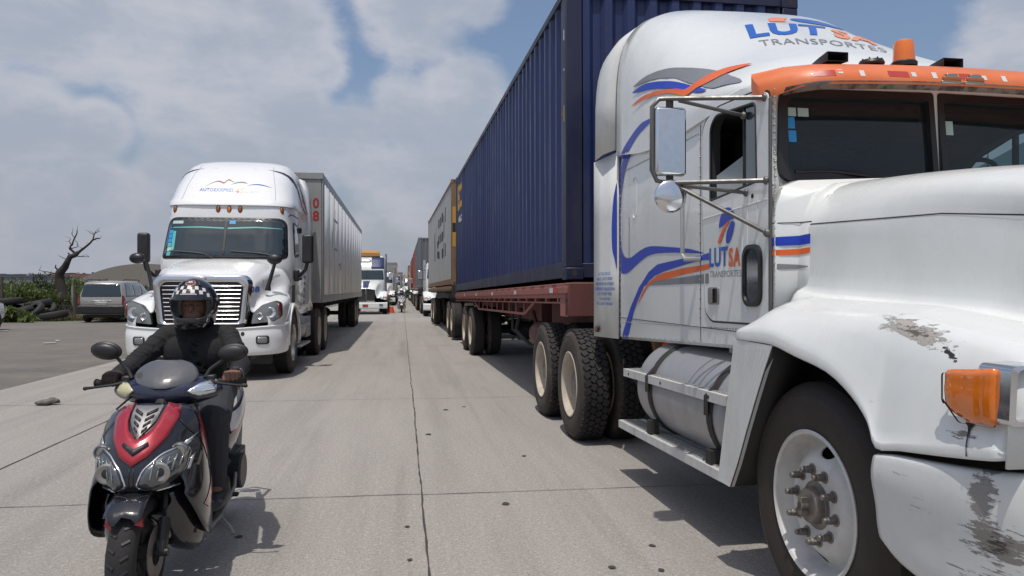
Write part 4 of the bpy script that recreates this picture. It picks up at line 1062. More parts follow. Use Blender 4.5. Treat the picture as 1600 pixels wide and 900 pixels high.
    # ---- mirrors
    for sg in (-1, 1):
        X = sg * 1.41; Y = .92
        mo = MB().box((X, Y, 2.15), (.172, .055, .36)); mr_ = build(mo, 'mirror', 'chrome', T, bevel=.022, seg=4)
        build(MB().add([(X + a, Y - .0295, 2.15 + b) for a, b in rrect(-.072, .072, -.163, .163, .012)], [tuple(range(20))]), 'mirror_glass', 'mirror', mr_)
        build(MB().box((X, Y, 2.345), (.03, .03, .05)).box((X, Y, 1.955), (.03, .03, .05)), 'mirror_clamp', 'chassis', mr_)
        build(MB().lathe([(0, -.022), (.04, -.020), (.072, -.014), (.086, -.007), (.088, .0), (.06, .03), (0, .035)], (X, Y - .01, 1.865), 'y', 32), 'convex_mirror', 'chrome', T, 50)
        br = MB()
        xo = X - sg * (-.0) + sg * -.0
        br.tube([(sg * .99, .70, 2.345), (X + sg * .02, Y, 2.375), (X + sg * .06, Y, 2.37), (X + sg * .095, Y, 2.33), (X + sg * .097, Y, 2.0), (X + sg * .07, Y, 1.945), (X, Y, 1.935), (sg * .99, .685, 1.925)], .0125, 8)
        br.tube([(X + sg * -.05, Y, 2.368), (sg * .99, .93, 2.305)], .010, 6); br.tube([(X - sg * .05, Y, 1.925), (sg * .99, .90, 1.89)], .010, 6)
        br.tube([(X - sg * .02, Y, 1.93), (sg * 1.0, .66, 1.66)], .011, 8)
        for c in ((sg * .99, .70, 2.345), (sg * .99, .685, 1.925), (sg * 1.0, .66, 1.66), (sg * .99, .93, 2.305), (sg * .99, .90, 1.89)): br.ell(c, (.022, .022, .022), None, 8)
        build(br, 'mirror_bracket', 'arm_steel', T)
    return T
lutsa = lutsa_tractor()
# ================================================================ containers and trailers
def corrugated(L, H, x, sg, pitch=.278, depth=.036, y0=0, z0=0):
    """vertical corrugation on a wall in the y-z plane at x, outward normal sg"""
    pts = []; n = int(L / pitch); p = L / n
    for i in range(n):
        y = y0 + i * p
        pts += [(0, y), (0, y + p * .26), (-depth, y + p * .5), (-depth, y + p * .76)]
    pts.append((0, y0 + L))
    rd_ = random.Random(int(L * 10 + sg)); pts = [(a + rd_.uniform(-.004, .004), y) for a, y in pts]
    mb = MB(); mb.ring([[(x + sg * a, y, z0) for a, y in pts], [(x + sg * a, y, z0 + H) for a, y in pts]], False, (False, False)); return mb
def container(label, loc, rot, tilt, mats, L=12.19, H=2.9, W=2.44, detail=True, marks=None, group=None):
    wall, frame = mats
    T = thing('shipping_container', label, 'container', loc, rot, group, tilt)
    hw = W / 2
    for sg in (-1, 1):
        build(corrugated(L - .36, H - .26, sg * (hw - .012), sg, y0=.18, z0=.16), 'side_wall', wall, T, 20, fix=False)
    e = MB(); n = 9; p = (W - .36) / n; pts = []
    for i in range(n):
        x = -hw + .18 + i * p; pts += [(x, 0), (x + p * .3, 0), (x + p * .5, .045), (x + p * .8, .045)]
    pts.append((hw - .18, 0))
    e.ring([[(a, .03 + b, .16) for a, b in pts], [(a, .03 + b, H - .10) for a, b in pts]], False, (False, False))
    build(e, 'front_wall', wall, T, 20, fix=False)
    build(MB().bb(-hw + .05, hw - .05, .05, L - .05, H - .05, H - .02), 'roof', wall, T)
    for x in (-.56, .56):
        d = build(MB().bb(x - .55, x + .55, L - .06, L - .02, .16, H - .12), 'door', wall, T, bevel=.004)
        if detail:
            for q in (-.3, .3): build(MB().cyl((x + q, L + .01, .15), (x + q, L + .01, H - .12), .017, n=8), 'locking_bar', 'alu', d)
    for y in (0, L - .16):
        for sg in (-1, 1):
            build(MB().bb(sg * hw, sg * (hw - .165), y + .0, y + .16, .12, H - .12), 'corner_post', frame, T, bevel=.008)
            for z in (0, H - .118):
                cc = MB().bb(sg * (hw + .004), sg * (hw - .174), y - .004, y + .164, z, z + .118)
                c_ = build(cc, 'corner_casting', frame, T, bevel=.01)
                if detail:
                    hh = MB().prism([(sg * (hw - .085) + .024 * cos(a), z + .059 + .036 * sin(a)) for a in [2 * pi * i / 14 for i in range(14)]], 'y', y - .03 if y == 0 else y + .1, y + .05 if y == 0 else y + .2)
                    hh2 = MB().prism([(y + .08 + .036 * cos(a), z + .059 + .024 * sin(a)) for a in [2 * pi * i / 14 for i in range(14)]], 'x', sg * (hw + .02), sg * (hw - .05))
                    for o_ in ():
                        pass
                    hm_ = MB(); hm_.add([(sg * (hw - .085) + .024 * cos(a), (y - .0055 if y == 0 else y + .1655), z + .059 + .036 * sin(a)) for a in [2 * pi * i / 14 for i in range(14)]], [tuple(range(14))])
                    hm_.add([(sg * (hw + .0055), y + .08 + .036 * cos(a), z + .059 + .024 * sin(a)) for a in [2 * pi * i / 14 for i in range(14)]], [tuple(range(14))])
                    build(hm_, 'casting_hole', 'crack', c_)
    for sg in (-1, 1):
        build(MB().bb(sg * (hw - .002), sg * (hw - .055), .16, L - .16, .02, .175), 'bottom_rail', frame, T, bevel=.005)
        build(MB().bb(sg * (hw - .002), sg * (hw - .06), .16, L - .16, H - .105, H - .03), 'top_rail', frame, T, bevel=.005)
    for y in (.02, L - .10):
        build(MB().bb(-hw + .165, hw - .165, y, y + .08, H - .10, H - .01), 'top_beam', frame, T, bevel=.005)
        build(MB().bb(-hw + .165, hw - .165, y, y + .08, .02, .16), 'bottom_beam', frame, T, bevel=.005)
    if marks: marks(T, hw, H, L)
    return T
def flatbed(label, loc, rot, tilt, mats, axles, L=12.3, deck=0.0, ground=-1.45, detail=True, front_gear=True, group=None, dolly=()):
    """local z=0 is the deck"""
    side, dark = mats
    T = thing('flatbed_trailer', label, 'trailer', loc, rot, group, tilt)
    hw = 1.22
    build(MB().bb(-hw + .06, hw - .06, 0, L, -.05, -.004), 'deck', dark, T)
    for sg in (-1, 1):
        X = sg * hw
        r = MB().bb(X, X - sg * .06, 0, L, -.16, -.012).bb(X + sg * .012, X, 0, L, -.115, -.045)
        if detail:
            r.bb(X, X - sg * .05, 0, L, -.215, -.20)
        rail = build(r, 'side_rail', side, T, bevel=.005)
        if detail:
            pk = MB()
            for i in range(20): pk.bb(X + sg * .0125, X + sg * .0145, .5 + i * .6, .66 + i * .6, -.040, -.020)
            build(pk, 'stake_pocket', dark, rail)
            for i in range(20):
                build(MB().bb(X - sg * .005, X - sg * .055, .45 + i * .6, .50 + i * .6, -.205, -.155), 'pocket_post', side, rail)
            for i in range(5):
                o = build(MB().bb(X + sg * .013, X + sg * .016, .62 + i * 2.3, .78 + i * 2.3, -.105, -.055), 'reflector', 'pale_tape', rail)
            build(MB().bb(X + sg * .013, X + sg * .016, .40, .60, -.105, -.055), 'reflector', 'red_tape', rail)
            tr = MB(); P_ = [(1.9, -.21), (2.6, -.36), (7.6, -.36), (8.3, -.21)]
            tr.tube([(X - sg * .04, y, z) for y, z in P_], .018, 6)
            for i in range(9): y = 2.6 + i * .62; tr.tube([(X - sg * .04, y, -.2), (X - sg * .04, y, -.36)], .012, 5)
            build(tr, 'side_truss', side, T)
            fp = MB().bb(X, X - sg * .06, 0, .34, -.34, -.16); build(fp, 'end_plate', side, T, bevel=.006)
    bm_ = MB()
    build(MB().bb(-hw, hw, -.02, .12, -.34, -.01), 'front_bulkhead', dark, T, bevel=.01)
    for sg in (-1, 1): build(MB().bb(sg * .38, sg * .50, .2, L - .1, -.52, -.05), 'main_beam', dark, T)
    for i in range(int(L / .8)): build(MB().bb(-1.16, 1.16, .4 + i * .8, .46 + i * .8, -.19, -.05), 'cross_member', dark, T)
    if front_gear:
        for sg in (-1, 1):
            lg = MB().bb(sg * .78, sg * .92, 2.75, 2.89, -1.10, -.1).bb(sg * .70, sg * 1.0, 2.7, 2.94, -1.17, -1.12); lg.tube([(sg * .85, 2.9, -.9), (sg * .85, 3.7, -.35)], .03, 6)
            build(lg, 'landing_leg', dark, T)
        tk = build(MB().cyl((-.95, 1.9, -.62), (-.95, 2.6, -.62), .17, n=20), 'air_tank', dark, T, 40)
        build(MB().tube([(-1.1, 3.3, -.3), (-1.15, 3.4, -.6), (-1.0, 3.1, -.8), (-.9, 2.4, -.82), (-.9, 1.6, -.7)], .028, 8).tube([(-1.15, 3.7, -.25), (-1.15, 3.72, -.6), (-1.0, 3.6, -.75)], .02, 6), 'hose', 'chassis', T)
        build(MB().bb(-.9, .9, 3.0, 3.06, -.75, -.68), 'leg_brace', dark, T)
    for y in axles:
        zg = ground + .5 + y * math.tan(-tilt)
        axle(T, y, .95, zg)
        dual(T, 1.22, y, z=zg)
        for sg in (-1, 1): build(MB().tube([(sg * .5, y - .6, zg + .3), (sg * .5, y, zg + .2), (sg * .5, y + .6, zg + .3)], .05, 6), 'leaf_spring', 'chassis', T)
    for y in dolly:
        zg = ground + .5 + y * math.tan(-tilt)
        axle(T, y, .95, zg); dual(T, 1.22, y, z=zg)
    return T
TL = radians(-.72)
def marks_navy(T, hw, H, L):
    sw = [o for o in T.children if o.name.startswith('side_wall')][0]
    b = bvh_of([sw])
    lm_ = lambda y0, z0: (lambda a, c: ((-4, y0 - a, z0 + c), (1, 0, 0)))
    decal('lettering', text_bm('EC', .95, .62, .04, .02), lm_(11.75, 2.0), b, 'yellow', T, .004, ang=10)
    decal('lettering', text_bm('seaco', .85, .16, .02, .02), lm_(11.6, 1.68), b, 'pale_tape', T, .004)
    for i in range(3): decal('warning_mark', tri2d([[(0, 0), (.10, 0), (.05, .12)]], .03), (lambda a, c: ((-4, .22 - a, 1.62 + c), (1, 0, 0))), bvh_of([o for o in T.children if o.name.startswith('corner_post')]), 'yellow', T, .004) if i == 0 else None
    for (z, h_) in ((1.55, .16), (2.05, .02), (2.35, .1)):
        build(MB().bb(-hw - .001, -hw - .003, .05, .08, z, z + h_), 'decal', 'yellow' if z < 2 else 'pale_tape', T)
U0 = 1.70 + 1.22
c1 = container('dark blue corrugated forty-foot container riding behind the nearest white tractor', rot1(U0, 7.17), R1, TL, ('navy', 'navy_dark'), marks=marks_navy)
c1.location.z = 1.475
f1 = flatbed('faded red flatbed trailer with stake pockets carrying the dark blue container', rot1(U0, 7.10), R1, TL, ('redsteel', 'redsteel_dark'), (8.9, 10.25))
f1.location.z = 1.455
def marks_grey(T, hw, H, L):
    b = bvh_of([o for o in T.children if o.name.startswith('side_wall')][:1])
    # large maker's mark: bars and squares
    for (y0, y1, z0, z1) in ((7.9, 7.7, .95, 2.0), (7.2, 7.0, 1.0, 2.15), (6.6, 6.4, 1.05, 2.2), (6.15, 5.75, 1.0, 1.25), (6.15, 5.75, 1.35, 1.6), (5.6, 5.1, .95, 1.2), (5.6, 5.1, 1.45, 1.75), (5.6, 5.1, 2.0, 2.3),
                             (4.7, 4.3, 1.45, 1.75), (4.7, 4.3, 2.0, 2.3), (4.0, 3.5, .9, 1.2), (4.0, 3.5, 1.45, 1.75), (4.0, 3.5, 2.05, 2.35), (3.1, 2.85, .9, 1.35), (3.1, 2.9, 1.5, 2.2), (2.5, 2.3, .9, 1.3), (2.5, 2.3, 1.95, 2.4)):
        decal('side_mark', tri2d([[(y0, z0), (y1, z0), (y1, z1), (y0, z1)]], .05), left(-4), b, 'ink', T, .004, ang=10)
    for (z0, z1, m_) in ((1.05, 2.15, 'yellow'), (1.45, 1.70, 'ink')):
        build(MB().bb(-hw + .03, -hw + .15, -.006 - (.002 if m_ == 'ink' else 0), -.0045, z0, z1), 'warning_label', m_, T)
c2 = container('pale grey container with large black side mark, behind the dark blue one', rot1(U0, 20.75), R1, radians(-.3), ('grey_cont', 'rust'), marks=marks_grey)
c2.location.z = 1.50
f2 = flatbed('rusty brown flatbed trailer hooked on behind the faded red one', rot1(U0, 20.6), R1, radians(-.3), ('rust', 'chassis'), (8.6, 9.95), front_gear=False, dolly=(-1.6, -.25) if False else (.0 + .2, 1.55), detail=False)
f2.location.z = 1.49
tow = build(MB().tube([(0, -1.6, -.7), (0, .2, -.7)], .05, 8).tube([(-.5, .3, -.6), (0, -1.4, -.7), (.5, .3, -.6)], .04, 6), 'drawbar', 'chassis', f2)

# ---------------------------------------------------------------- box trailer of the left truck
def box_trailer(label, loc, L=15.6, H=2.72, base=1.10, group=None, marks=True, skin='trailer_skin'):
    T = thing('box_trailer', label, 'trailer', loc, 0, group)
    hw = 1.295
    body = MB().bb(-hw + .02, hw - .02, .05, L, base + .05, base + H - .04)
    build(body, 'cargo_body', skin, T, bevel=.01)
    for sg in (-1, 1):
        X = sg * hw; mb = MB()
        n = 12; p = (L - .5) / n
        for i in range(n):
            y0 = .25 + i * p; mb.ring([[(X - sg * .012, y0, z), (X - sg * .0, y0 + .012, z), (X + sg * .0, y0 + p * .5, z), (X - sg * .0, y0 + p - .012, z), (X - sg * .014, y0 + p - .004, z)] for z in (base + .16, base + H - .16)], False, (False, False))
        build(mb, 'side_panel', skin, T, 15, solid=.003, off=-1)
        build(MB().bb(X + sg * .006, X - sg * .05, .05, L, base + H - .17, base + H), 'top_rail', 'alu', T, bevel=.006)
        build(MB().bb(X + sg * .008, X - sg * .05, .05, L, base, base + .15), 'bottom_rail', 'alu', T, bevel=.006)
        for i in range(13):
            y = .25 + i * p; build(MB().bb(X + sg * .005, X + sg * .0085, y - .02, y + .02, base + .15, base + H - .17), 'rivet_strip', skin, T)
        build(MB().bb(X - sg * .02, X + sg * .004, .0, .26, base + .02, base + H - .02), 'front_corner', 'nose_skin', T, bevel=.01)
    nz = MB().bb(-hw + .03, hw - .03, .0, .06, base, base + H - .03); build(nz, 'front_wall', 'nose_skin', T)
    for x in (-.7, 0, .7): build(MB().bb(x - .03, x + .03, -.02, .002, base + .1, base + H - .1), 'front_post', 'nose_skin', T)
    build(MB().bb(-hw - .01, hw + .01, -.025, .14, base + H - .13, base + H + .01), 'front_header', 'nose_skin', T, bevel=.008)
    if marks:
        fc = bvh_of([o for o in T.children if o.name.startswith('front_corner')] + [o for o in T.children if o.name.startswith('side_panel')])
        for i, ch_ in enumerate('08'):
            decal('number', text_bm(ch_, .13, .22, .03), lambda a, c, i=i: ((1.09 + a, -3, base + 1.98 - .27 * i + c), (0, 1, 0)), bvh_of(list(T.children)), 'red_v', T, .003)
        for (y0, z0, w_, h_) in ((2.6, 2.05, 1.1, .06), (3.0, 1.85, .06, .5), (2.7, 1.35, .9, .05), (2.2, 1.3, .05, .45), (3.5, 1.3, .05, .6), (3.9, 1.0, .6, .05), (4.6, .9, .3, .2)):
            decal('faded_mark', tri2d([[(y0, base + z0 - .1), (y0 + w_, base + z0 - .1), (y0 + w_, base + z0 - .1 + h_), (y0, base + z0 - .1 + h_)]], .3), lambda a, b: ((9, a, b), (-1, 0, 0)), fc, 'faint_blue', T, .003)
    for sg in (-1, 1):
        build(MB().bb(sg * .45, sg * .55, .6, L - .3, base - .25, base), 'main_beam', 'chassis', T)
        lg = MB().bb(sg * .8, sg * .95, 3.4, 3.55, .35, base).bb(sg * .72, sg * 1.02, 3.35, 3.6, .30, .34); build(lg, 'landing_leg', 'alu', T)
        build(MB().bb(sg * .6, sg * 1.25, L - 1.2 + .05, L - 1.17 + .05, .3, .95), 'mud_flap', 'rubber', T)
    for i in range(18): build(MB().bb(-1.2, 1.2, .9 + i * .82, .96 + i * .82, base - .12, base), 'cross_member', 'chassis', T)
    for y in (L - 3.25, L - 1.95): axle(T, y, .95); dual(T, 1.25, y)
    for x in (-.64, .64): build(MB().bb(x - .62, x + .62, L, L + .04, base + .1, base + H - .12), 'rear_door', skin, T, bevel=.01)
    return T
lt = box_trailer('weathered silver box trailer with a red 08 on its front corner', (-2.94, 16.35, 0))
# ================================================================ aerodynamic white tractor (left)
def plan_ring(yf, yr, w_, z, n=5.0, k=12, crv=.0):
    out = []; yc = yf + min(1.0, (yr - yf) * .5)
    for i in range(2 * k + 1):
        a = pi - pi * i / (2 * k); ca, sa = cos(a), sin(a)
        out.append((w_ * math.copysign(abs(ca) ** (2 / n), ca), yc - (yc - yf) * abs(sa) ** (2 / n), z))
    out += [(w_, (yc + yr) / 2, z), (w_, yr, z), (-w_, yr, z), (-w_, (yc + yr) / 2, z)]
    return out
def aero_tractor():
    T = thing('semi_truck', 'white aerodynamic tractor with broad chrome grille, standing behind the scooter rider', 'truck', (-2.95, 13.0, 0))
    # cab (horizontal sections)
    cb = MB(); R_ = []
    for (z, yf, yr, w_, n) in ((.92, .55, 2.75, 1.10, 9), (1.2, .45, 2.75, 1.13, 9), (1.6, .32, 2.75, 1.14, 7), (1.86, .20, 2.75, 1.14, 5.5), (2.0, .24, 2.75, 1.135, 5.5), (2.3, .37, 2.75, 1.12, 5.5), (2.58, .50, 2.75, 1.10, 5.5), (2.63, .50, 2.75, 1.10, 5.5), (2.84, .54, 2.75, 1.10, 5)):
        R_.append(plan_ring(yf, yr, w_ * (.945 if z > 1.9 else .97), z, n))
    cb.ring(R_)
    cab = build(cb, 'cab', 'white_clean', T, 40)
    rf = MB(); R_ = []
    for (z, yf, yr, w_, n) in ((2.82, .50, 2.78, 1.115, 4.6), (2.90, .53, 2.80, 1.12, 4.4), (2.95, .60, 2.80, 1.11, 4.2), (3.2, .78, 2.80, 1.08, 3.8), (3.42, 1.0, 2.80, 1.03, 3.5), (3.6, 1.27, 2.80, .95, 3.3), (3.70, 1.50, 2.80, .86, 3.2), (3.765, 1.8, 2.75, .70, 3), (3.785, 2.0, 2.6, .5, 3)):
        R_.append(plan_ring(yf, yr, w_ * .955, z, n))
    rf.ring(R_)
    roof = build(rf, 'roof_fairing', 'white_clean', T, 50)
    for sg in (-1, 1):
        se_ = MB(); se_.ring([[(sg * 1.045, 2.76, z), (sg * 1.09, 2.95, z), (sg * 1.11, 3.12 - .0 * z, z)] for z in (.95, 2.0, 2.8)] + [[(sg * 1.0, 2.78, 3.35), (sg * 1.04, 2.95, 3.38), (sg * 1.06, 3.10, 3.40)], [(sg * .90, 2.78, 3.6), (sg * .94, 2.92, 3.6), (sg * .97, 3.02, 3.6)]], False, (False, False))
        build(se_, 'side_extender', 'white_clean', T, 50, solid=.02)
    bcab = bvh_of([cab]); broof = bvh_of([roof])
    F = lambda a, b: ((a, -5, b), (0, 1, 0)); RS = lambda a, b: ((5, a, b), (-1, 0, 0)); LS = lambda a, b: ((-5, a, b), (1, 0, 0))
    fo = rpoly([(-1.02, 1.885), (1.02, 1.885), (.965, 2.605), (-.965, 2.605)], [.10, .10, .16, .16], 6)
    gl = [(a * .955, 2.245 + (b - 2.245) * .90) for a, b in fo]
    decal('windshield_seal', tri2d([fo], .08), F, bcab, 'black', T, .006, .004, ang=180)
    wsd = decal('windshield', tri2d([gl], .08), F, bcab, 'glass_dark', T, .012, .004, ang=180)
    bw = bvh_of([wsd])
    def onw(P_, m_, nm='sticker', off=.003): return decal(nm, tri2d([P_], .08), F, bw, m_, wsd, off, ang=180)
    onw([(-.016, 1.92), (.016, 1.92), (.016, 2.575), (-.016, 2.575)], 'black', 'centre_bar', .008)
    onw([(-.91, 2.43), (-.4, 2.44), (-.03, 2.425), (-.03, 2.405), (-.4, 2.42), (-.91, 2.415)], 'teal', 'shade_edge', .002)
    onw([(.03, 2.425), (.5, 2.445), (.91, 2.42), (.91, 2.41), (.5, 2.425), (.03, 2.40)], 'teal', 'shade_edge', .002)
    onw([(-.88, 2.49), (-.70, 2.49), (-.70, 2.54), (-.88, 2.54)], 'pale_sticker'); onw([(.05, 2.49), (.15, 2.49), (.15, 2.55), (.05, 2.55)], 'sky_sticker')
    rs_ = random.Random(3)
    for i in range(6):
        z = 2.38 - .075 * i; onw([(-.92, z), (-.86 + rs_.uniform(0, .05), z), (-.86, z - .065), (-.925, z - .065)], rs_.choice(('teal', 'pale_sticker', 'sky_sticker')))
    onw([(-.85, 2.36), (-.80, 2.36), (-.80, 2.05), (-.85, 2.0)], 'teal')
    for x0, x1, x2 in ((-.15, -.45, -.85), (.90, .55, .12)):
        wp = MB().tube([(x0, .10, 1.90), ((x0 + x1) / 2, .20, 1.965), (x1, .215, 1.99)], .013, 6).tube([(x1 + .12, .20, 1.975), (x1, .205, 1.99), (x2, .22, 2.02)], .010, 6)
        build(wp, 'wiper', 'black', T)
    # roof lights, step line, seams
    for x in (-.86, -.15, .03, .21, .88):
        h = broof.ray_cast(V(x, -5, 2.86), V(0, 1, 0)) if False else bcab.ray_cast(V(x, -5, 2.74), V(0, 1, 0))
        c = h[0]; o = build(MB().ell((c.x, c.y - .004, c.z), (.030, .022, .055), None, 12), 'roof_light', 'amber' if x == .03 else 'amber_dark', T)
        build(MB().ell((c.x, c.y + .0, c.z), (.040, .018, .068), None, 12), 'lamp_base', 'black', o)
    for x in (-.78, .78):
        sg = 1 if x > 0 else -1
        decal('roof_seam', tri2d([[(x, 2.88), (x + .006, 2.88), (x - sg * .05 + .006, 3.2), (x - sg * .16 + .006, 3.62), (x - sg * .16, 3.62), (x - sg * .05, 3.2)]], .05), F, broof, 'faint_blue', roof, .002, ang=180)
    # name on the roof
    decal('roof_lettering', text_bm('AUTOEXXPRES', .56, .062, .02, .04), frontT(-.50, 3.07), broof, 'blue_t', roof, .003, ang=180)
    decal('roof_lettering', text_bm('45', .16, .105, .03, .04), frontT(.08, 3.045), broof, 'orange_l', roof, .003, ang=180)
    decal('roof_lettering', text_bm('S.A. DE C.V.', .22, .035, .0, .04), frontT(.26, 3.05), broof, 'grey_v', roof, .003, ang=180)
    def ribbon(P_, w0): 
        q = spline([V(a, b, 0) for a, b in P_], 5); n_ = len(q); up = []; dn = []
        for i, p in enumerate(q):
            t = w0 * sin(pi * (i + .5) / n_) ; up.append((p.x, p.y + t)); dn.append((p.x, p.y - t))
        return up + dn[::-1]
    decal('roof_emblem', tri2d([ribbon([(-.42, 3.16), (-.28, 3.25), (-.20, 3.265), (-.12, 3.235), (-.06, 3.30), (0, 3.275), (.06, 3.25)], .012)], .05), F, broof, 'red_v', roof, .003, ang=180)
    decal('roof_emblem', tri2d([ribbon([(.0, 3.20), (.1, 3.245), (.22, 3.25), (.28, 3.22)], .012)], .05), F, broof, 'grey_v', roof, .003, ang=180)
    decal('roof_emblem', tri2d([ribbon([(.26, 3.19), (.42, 3.215), (.55, 3.20), (.68, 3.165)], .010)], .05), F, broof, 'blue_t', roof, .003, ang=180)
    # side: door, window, stripes
    for sg, MP in ((1, RS), (-1, LS)):
        bc2 = bcab
        decal('door_seam', tri2d([[(.62, 1.02), (1.52, 1.02), (1.52, 2.70), (.80, 2.70), (.72, 2.66), (.72, 2.645), (.81, 2.685), (1.508, 2.685), (1.508, 1.032), (.62, 1.032)]], .12), MP, bc2, 'crack', T, .003)
        wo_ = rpoly([(.78, 1.93), (1.40, 1.98), (1.42, 2.55), (.95, 2.58), (.86, 2.5)], .07)
        decal('side_window_seal', tri2d([wo_], .1), MP, bc2, 'black', T, .004, .003)
        c_ = (1.1, 2.25)
        decal('side_window', tri2d([[(c_[0] + (a - c_[0]) * .88, c_[1] + (b - c_[1]) * .88) for a, b in wo_]], .1), MP, bc2, 'glass_dark', T, .009, .003)
        decal('door_handle', tri2d([rrect(1.30, 1.44, 1.55, 1.60, .02)], .1), MP, bc2, 'black', T, .01, .02)
        decal('trim_line', tri2d([[(1.6, 1.0), (1.62, 1.0), (1.62, 2.6), (1.6, 2.6)]], .1), MP, bc2, 'faint_blue', T, .003)
        decal('side_stripe', tri2d([[(1.2, 3.55), (1.32, 3.5), (2.0, 2.95), (2.6, 2.85), (2.0, 2.90), (1.3, 3.35)]], .06), MP, broof, 'ink', T, .004)
        decal('side_stripe', tri2d([[(1.9, 3.45), (2.0, 3.4), (2.6, 2.95), (2.65, 2.86), (2.2, 3.1)]], .06), MP, broof, 'ink', T, .004)
        build(MB().bb(sg * 1.04, sg * 1.10, 1.52, 1.60, 2.42, 2.52), 'side_marker', 'black', T, bevel=.01)
        for i in range(5): decal('side_sticker', tri2d([rrect(1.85, 2.1, 1.1 + i * .12, 1.16 + i * .12, .01)], .1), MP, bc2, 'faint_blue', T, .004)
    # hood
    hs = []
    for (Y, zt, wt, zs, ws, wo_, zo, zl) in ((.30, 1.90, .80, 1.62, 1.08, 1.10, 1.30, 1.05), (.10, 1.88, .80, 1.60, 1.04, 1.12, 1.28, 1.10), (-.20, 1.83, .76, 1.52, .92, 1.16, 1.28, 1.08), (-.50, 1.76, .72, 1.42, .84, 1.17, 1.24, .98), (-.72, 1.70, .70, 1.36, .79, 1.16, 1.20, .86), (-.90, 1.64, .68, 1.30, .75, 1.13, 1.16, .84), (-1.02, 1.55, .65, 1.22, .73, 1.05, 1.06, .84), (-1.10, 1.42, .60, 1.15, .70, .95, .98, .84)):
        hs.append([V(0, Y - (.04 if Y < -.6 else 0), zt), V(wt * .5, Y - (.02 if Y < -.6 else 0), zt - .01), V(wt * .88, Y, zt - .05), V(wt + .02, Y, zt - .14), V((wt + ws) / 2 + .02, Y, (zt + zs) / 2 - .05), V(ws, Y, zs - .10), V(ws + (wo_ - ws) * .4, Y, (zs + zo) / 2 - .04), V(wo_ - .03, Y, zo), V(wo_, Y, zo - .12), V(wo_, Y, (zo + zl) / 2 - .06), V(wo_ - .005, Y, zl)])
    hd = MB(); hd.patch(hs, 3, 3, True)
    hood = build(hd, 'hood', 'white_clean', T, 60, solid=.01, off=-1)
    bh = bvh_of([hood])
    for sg, MP in ((1, RS), (-1, LS)):
        arc = [(.0 + .60 * cos(a), .50 + .60 * sin(a)) for a in [pi * i / 20 for i in range(21)]]
        fl = MB(); fl.ring([[(sg * 1.165, y, z) for y, z in arc], [(sg * 1.20, y, z) for y, z in [(a * 1.0, b) for a, b in arc]], [(sg * 1.20, y * 1.09, .5 + (z - .5) * 1.09) for y, z in arc], [(sg * 1.13, y * 1.10, .5 + (z - .5) * 1.10) for y, z in arc]], False, (False, False))
        build(fl, 'fender_lip', 'white_clean', T, 50)
        ia = MB().ring([[(sg * 1.16, y, z) for y, z in arc], [(sg * .6, y, z) for y, z in arc]], False, (False, False)); build(ia, 'wheel_arch', 'chassis', T, solid=.01)
    decal('number', text_bm('08', .075, .095, .02), lambda a, b: ((.685 + a, -3.0, 1.33 + b), (0, 1, 0)), bh, 'blue_t', hood, .004)
    decal('hood_lettering', text_bm('Transportes', .62, .055, .0, .03), lambda a, b: ((3, -.62 + a, 1.46 + b + a * .22), (-1, 0, 0)), bh, 'faint_blue', hood, .004)
    # grille
    gy = lambda x: -1.17 + .10 * x * x
    outer = rpoly([(-.70, 1.50), (-.64, .84), (.64, .84), (.70, 1.50), (.62, 1.595), (-.62, 1.595)], [.05, .08, .08, .05, .06, .06], 4); c_ = (0, 1.19)
    inn = [(a * .855, 1.175 + (b - 1.20) * .80) for a, b in outer]
    sur = MB().ring([[(a * 1.02, gy(a) + .10, b) for a, b in outer], [(a, gy(a) - .01, b) for a, b in outer], [(a * .95, gy(a) - .035, 1.195 + (b - 1.195) * .94) for a, b in outer], [(a, gy(a) - .012, b) for a, b in inn], [(a, gy(a) + .05, b) for a, b in inn]], True, (False, False))
    gr = build(sur, 'grille', 'chrome', T, 60)
    back = MB().add([(a, gy(a) + .03, b) for a, b in inn], [tuple(range(len(inn)))]); build(back, 'grille_mesh', 'ink', gr)
    for i in range(9):
        z = .935 + i * .062; w_ = .52 + .006 * i; b_ = MB(); b_.ring([[(x, gy(x) - .012, z - .002), (x, gy(x) - .004, z + .0075), (x, gy(x) + .02, z + .004), (x, gy(x) + .02, z - .003), (x, gy(x) - .006, z - .006)] for x in [w_ * (j / 6 - 1) for j in range(13)]])
        build(b_, 'grille_bar', 'chrome', gr, 50)
    build(MB().ring([[(x * .02, gy(0) - .014, z), (x * .02, gy(0) + .02, z)] for x in (-1, 1) for z in ()] or [[(0, 0, 0)] * 3] * 2) if False else MB().bb(-.012, .012, gy(0) - .010, gy(0) + .02, .9, 1.47), 'grille_post', 'chrome', gr)
    build(MB().ell((-.03, gy(0) - .035, 1.545), (.10, .015, .03)), 'badge', 'chrome', gr)
    # headlights
    for sg in (-1, 1):
        P_ = rpoly([(sg * .70, .855), (sg * .735, 1.02), (sg * .86, 1.14), (sg * 1.04, 1.205), (sg * 1.12, 1.17), (sg * 1.125, .97), (sg * 1.0, .89)], .03, 4)
        yh = lambda x: -1.115 + .34 * max(0, abs(x) - .72) ** 1.25 + .0
        cx = sum(a for a, b in P_) / len(P_); cz = sum(b for a, b in P_) / len(P_)
        rr = []
        for k, dy in ((1.04, .10), (1.04, -.012), (.97, -.022)): rr.append([(cx + (a - cx) * k, yh(cx + (a - cx) * k) + dy, cz + (b - cz) * k) for a, b in P_])
        rim_ = build(MB().ring(rr, True, (False, False)), 'headlight', 'black', T, 40)
        f_ = MB(); n_ = len(P_)
        for k0, k1 in ((.97, .7), (.7, .4), (.4, .02)):
            f_.ring([[(cx + (a - cx) * k, yh(cx + (a - cx) * k) - .022 - .012 * (1 - k), cz + (b - cz) * k) for a, b in P_] for k in (k0, k1)], True, (False, False))
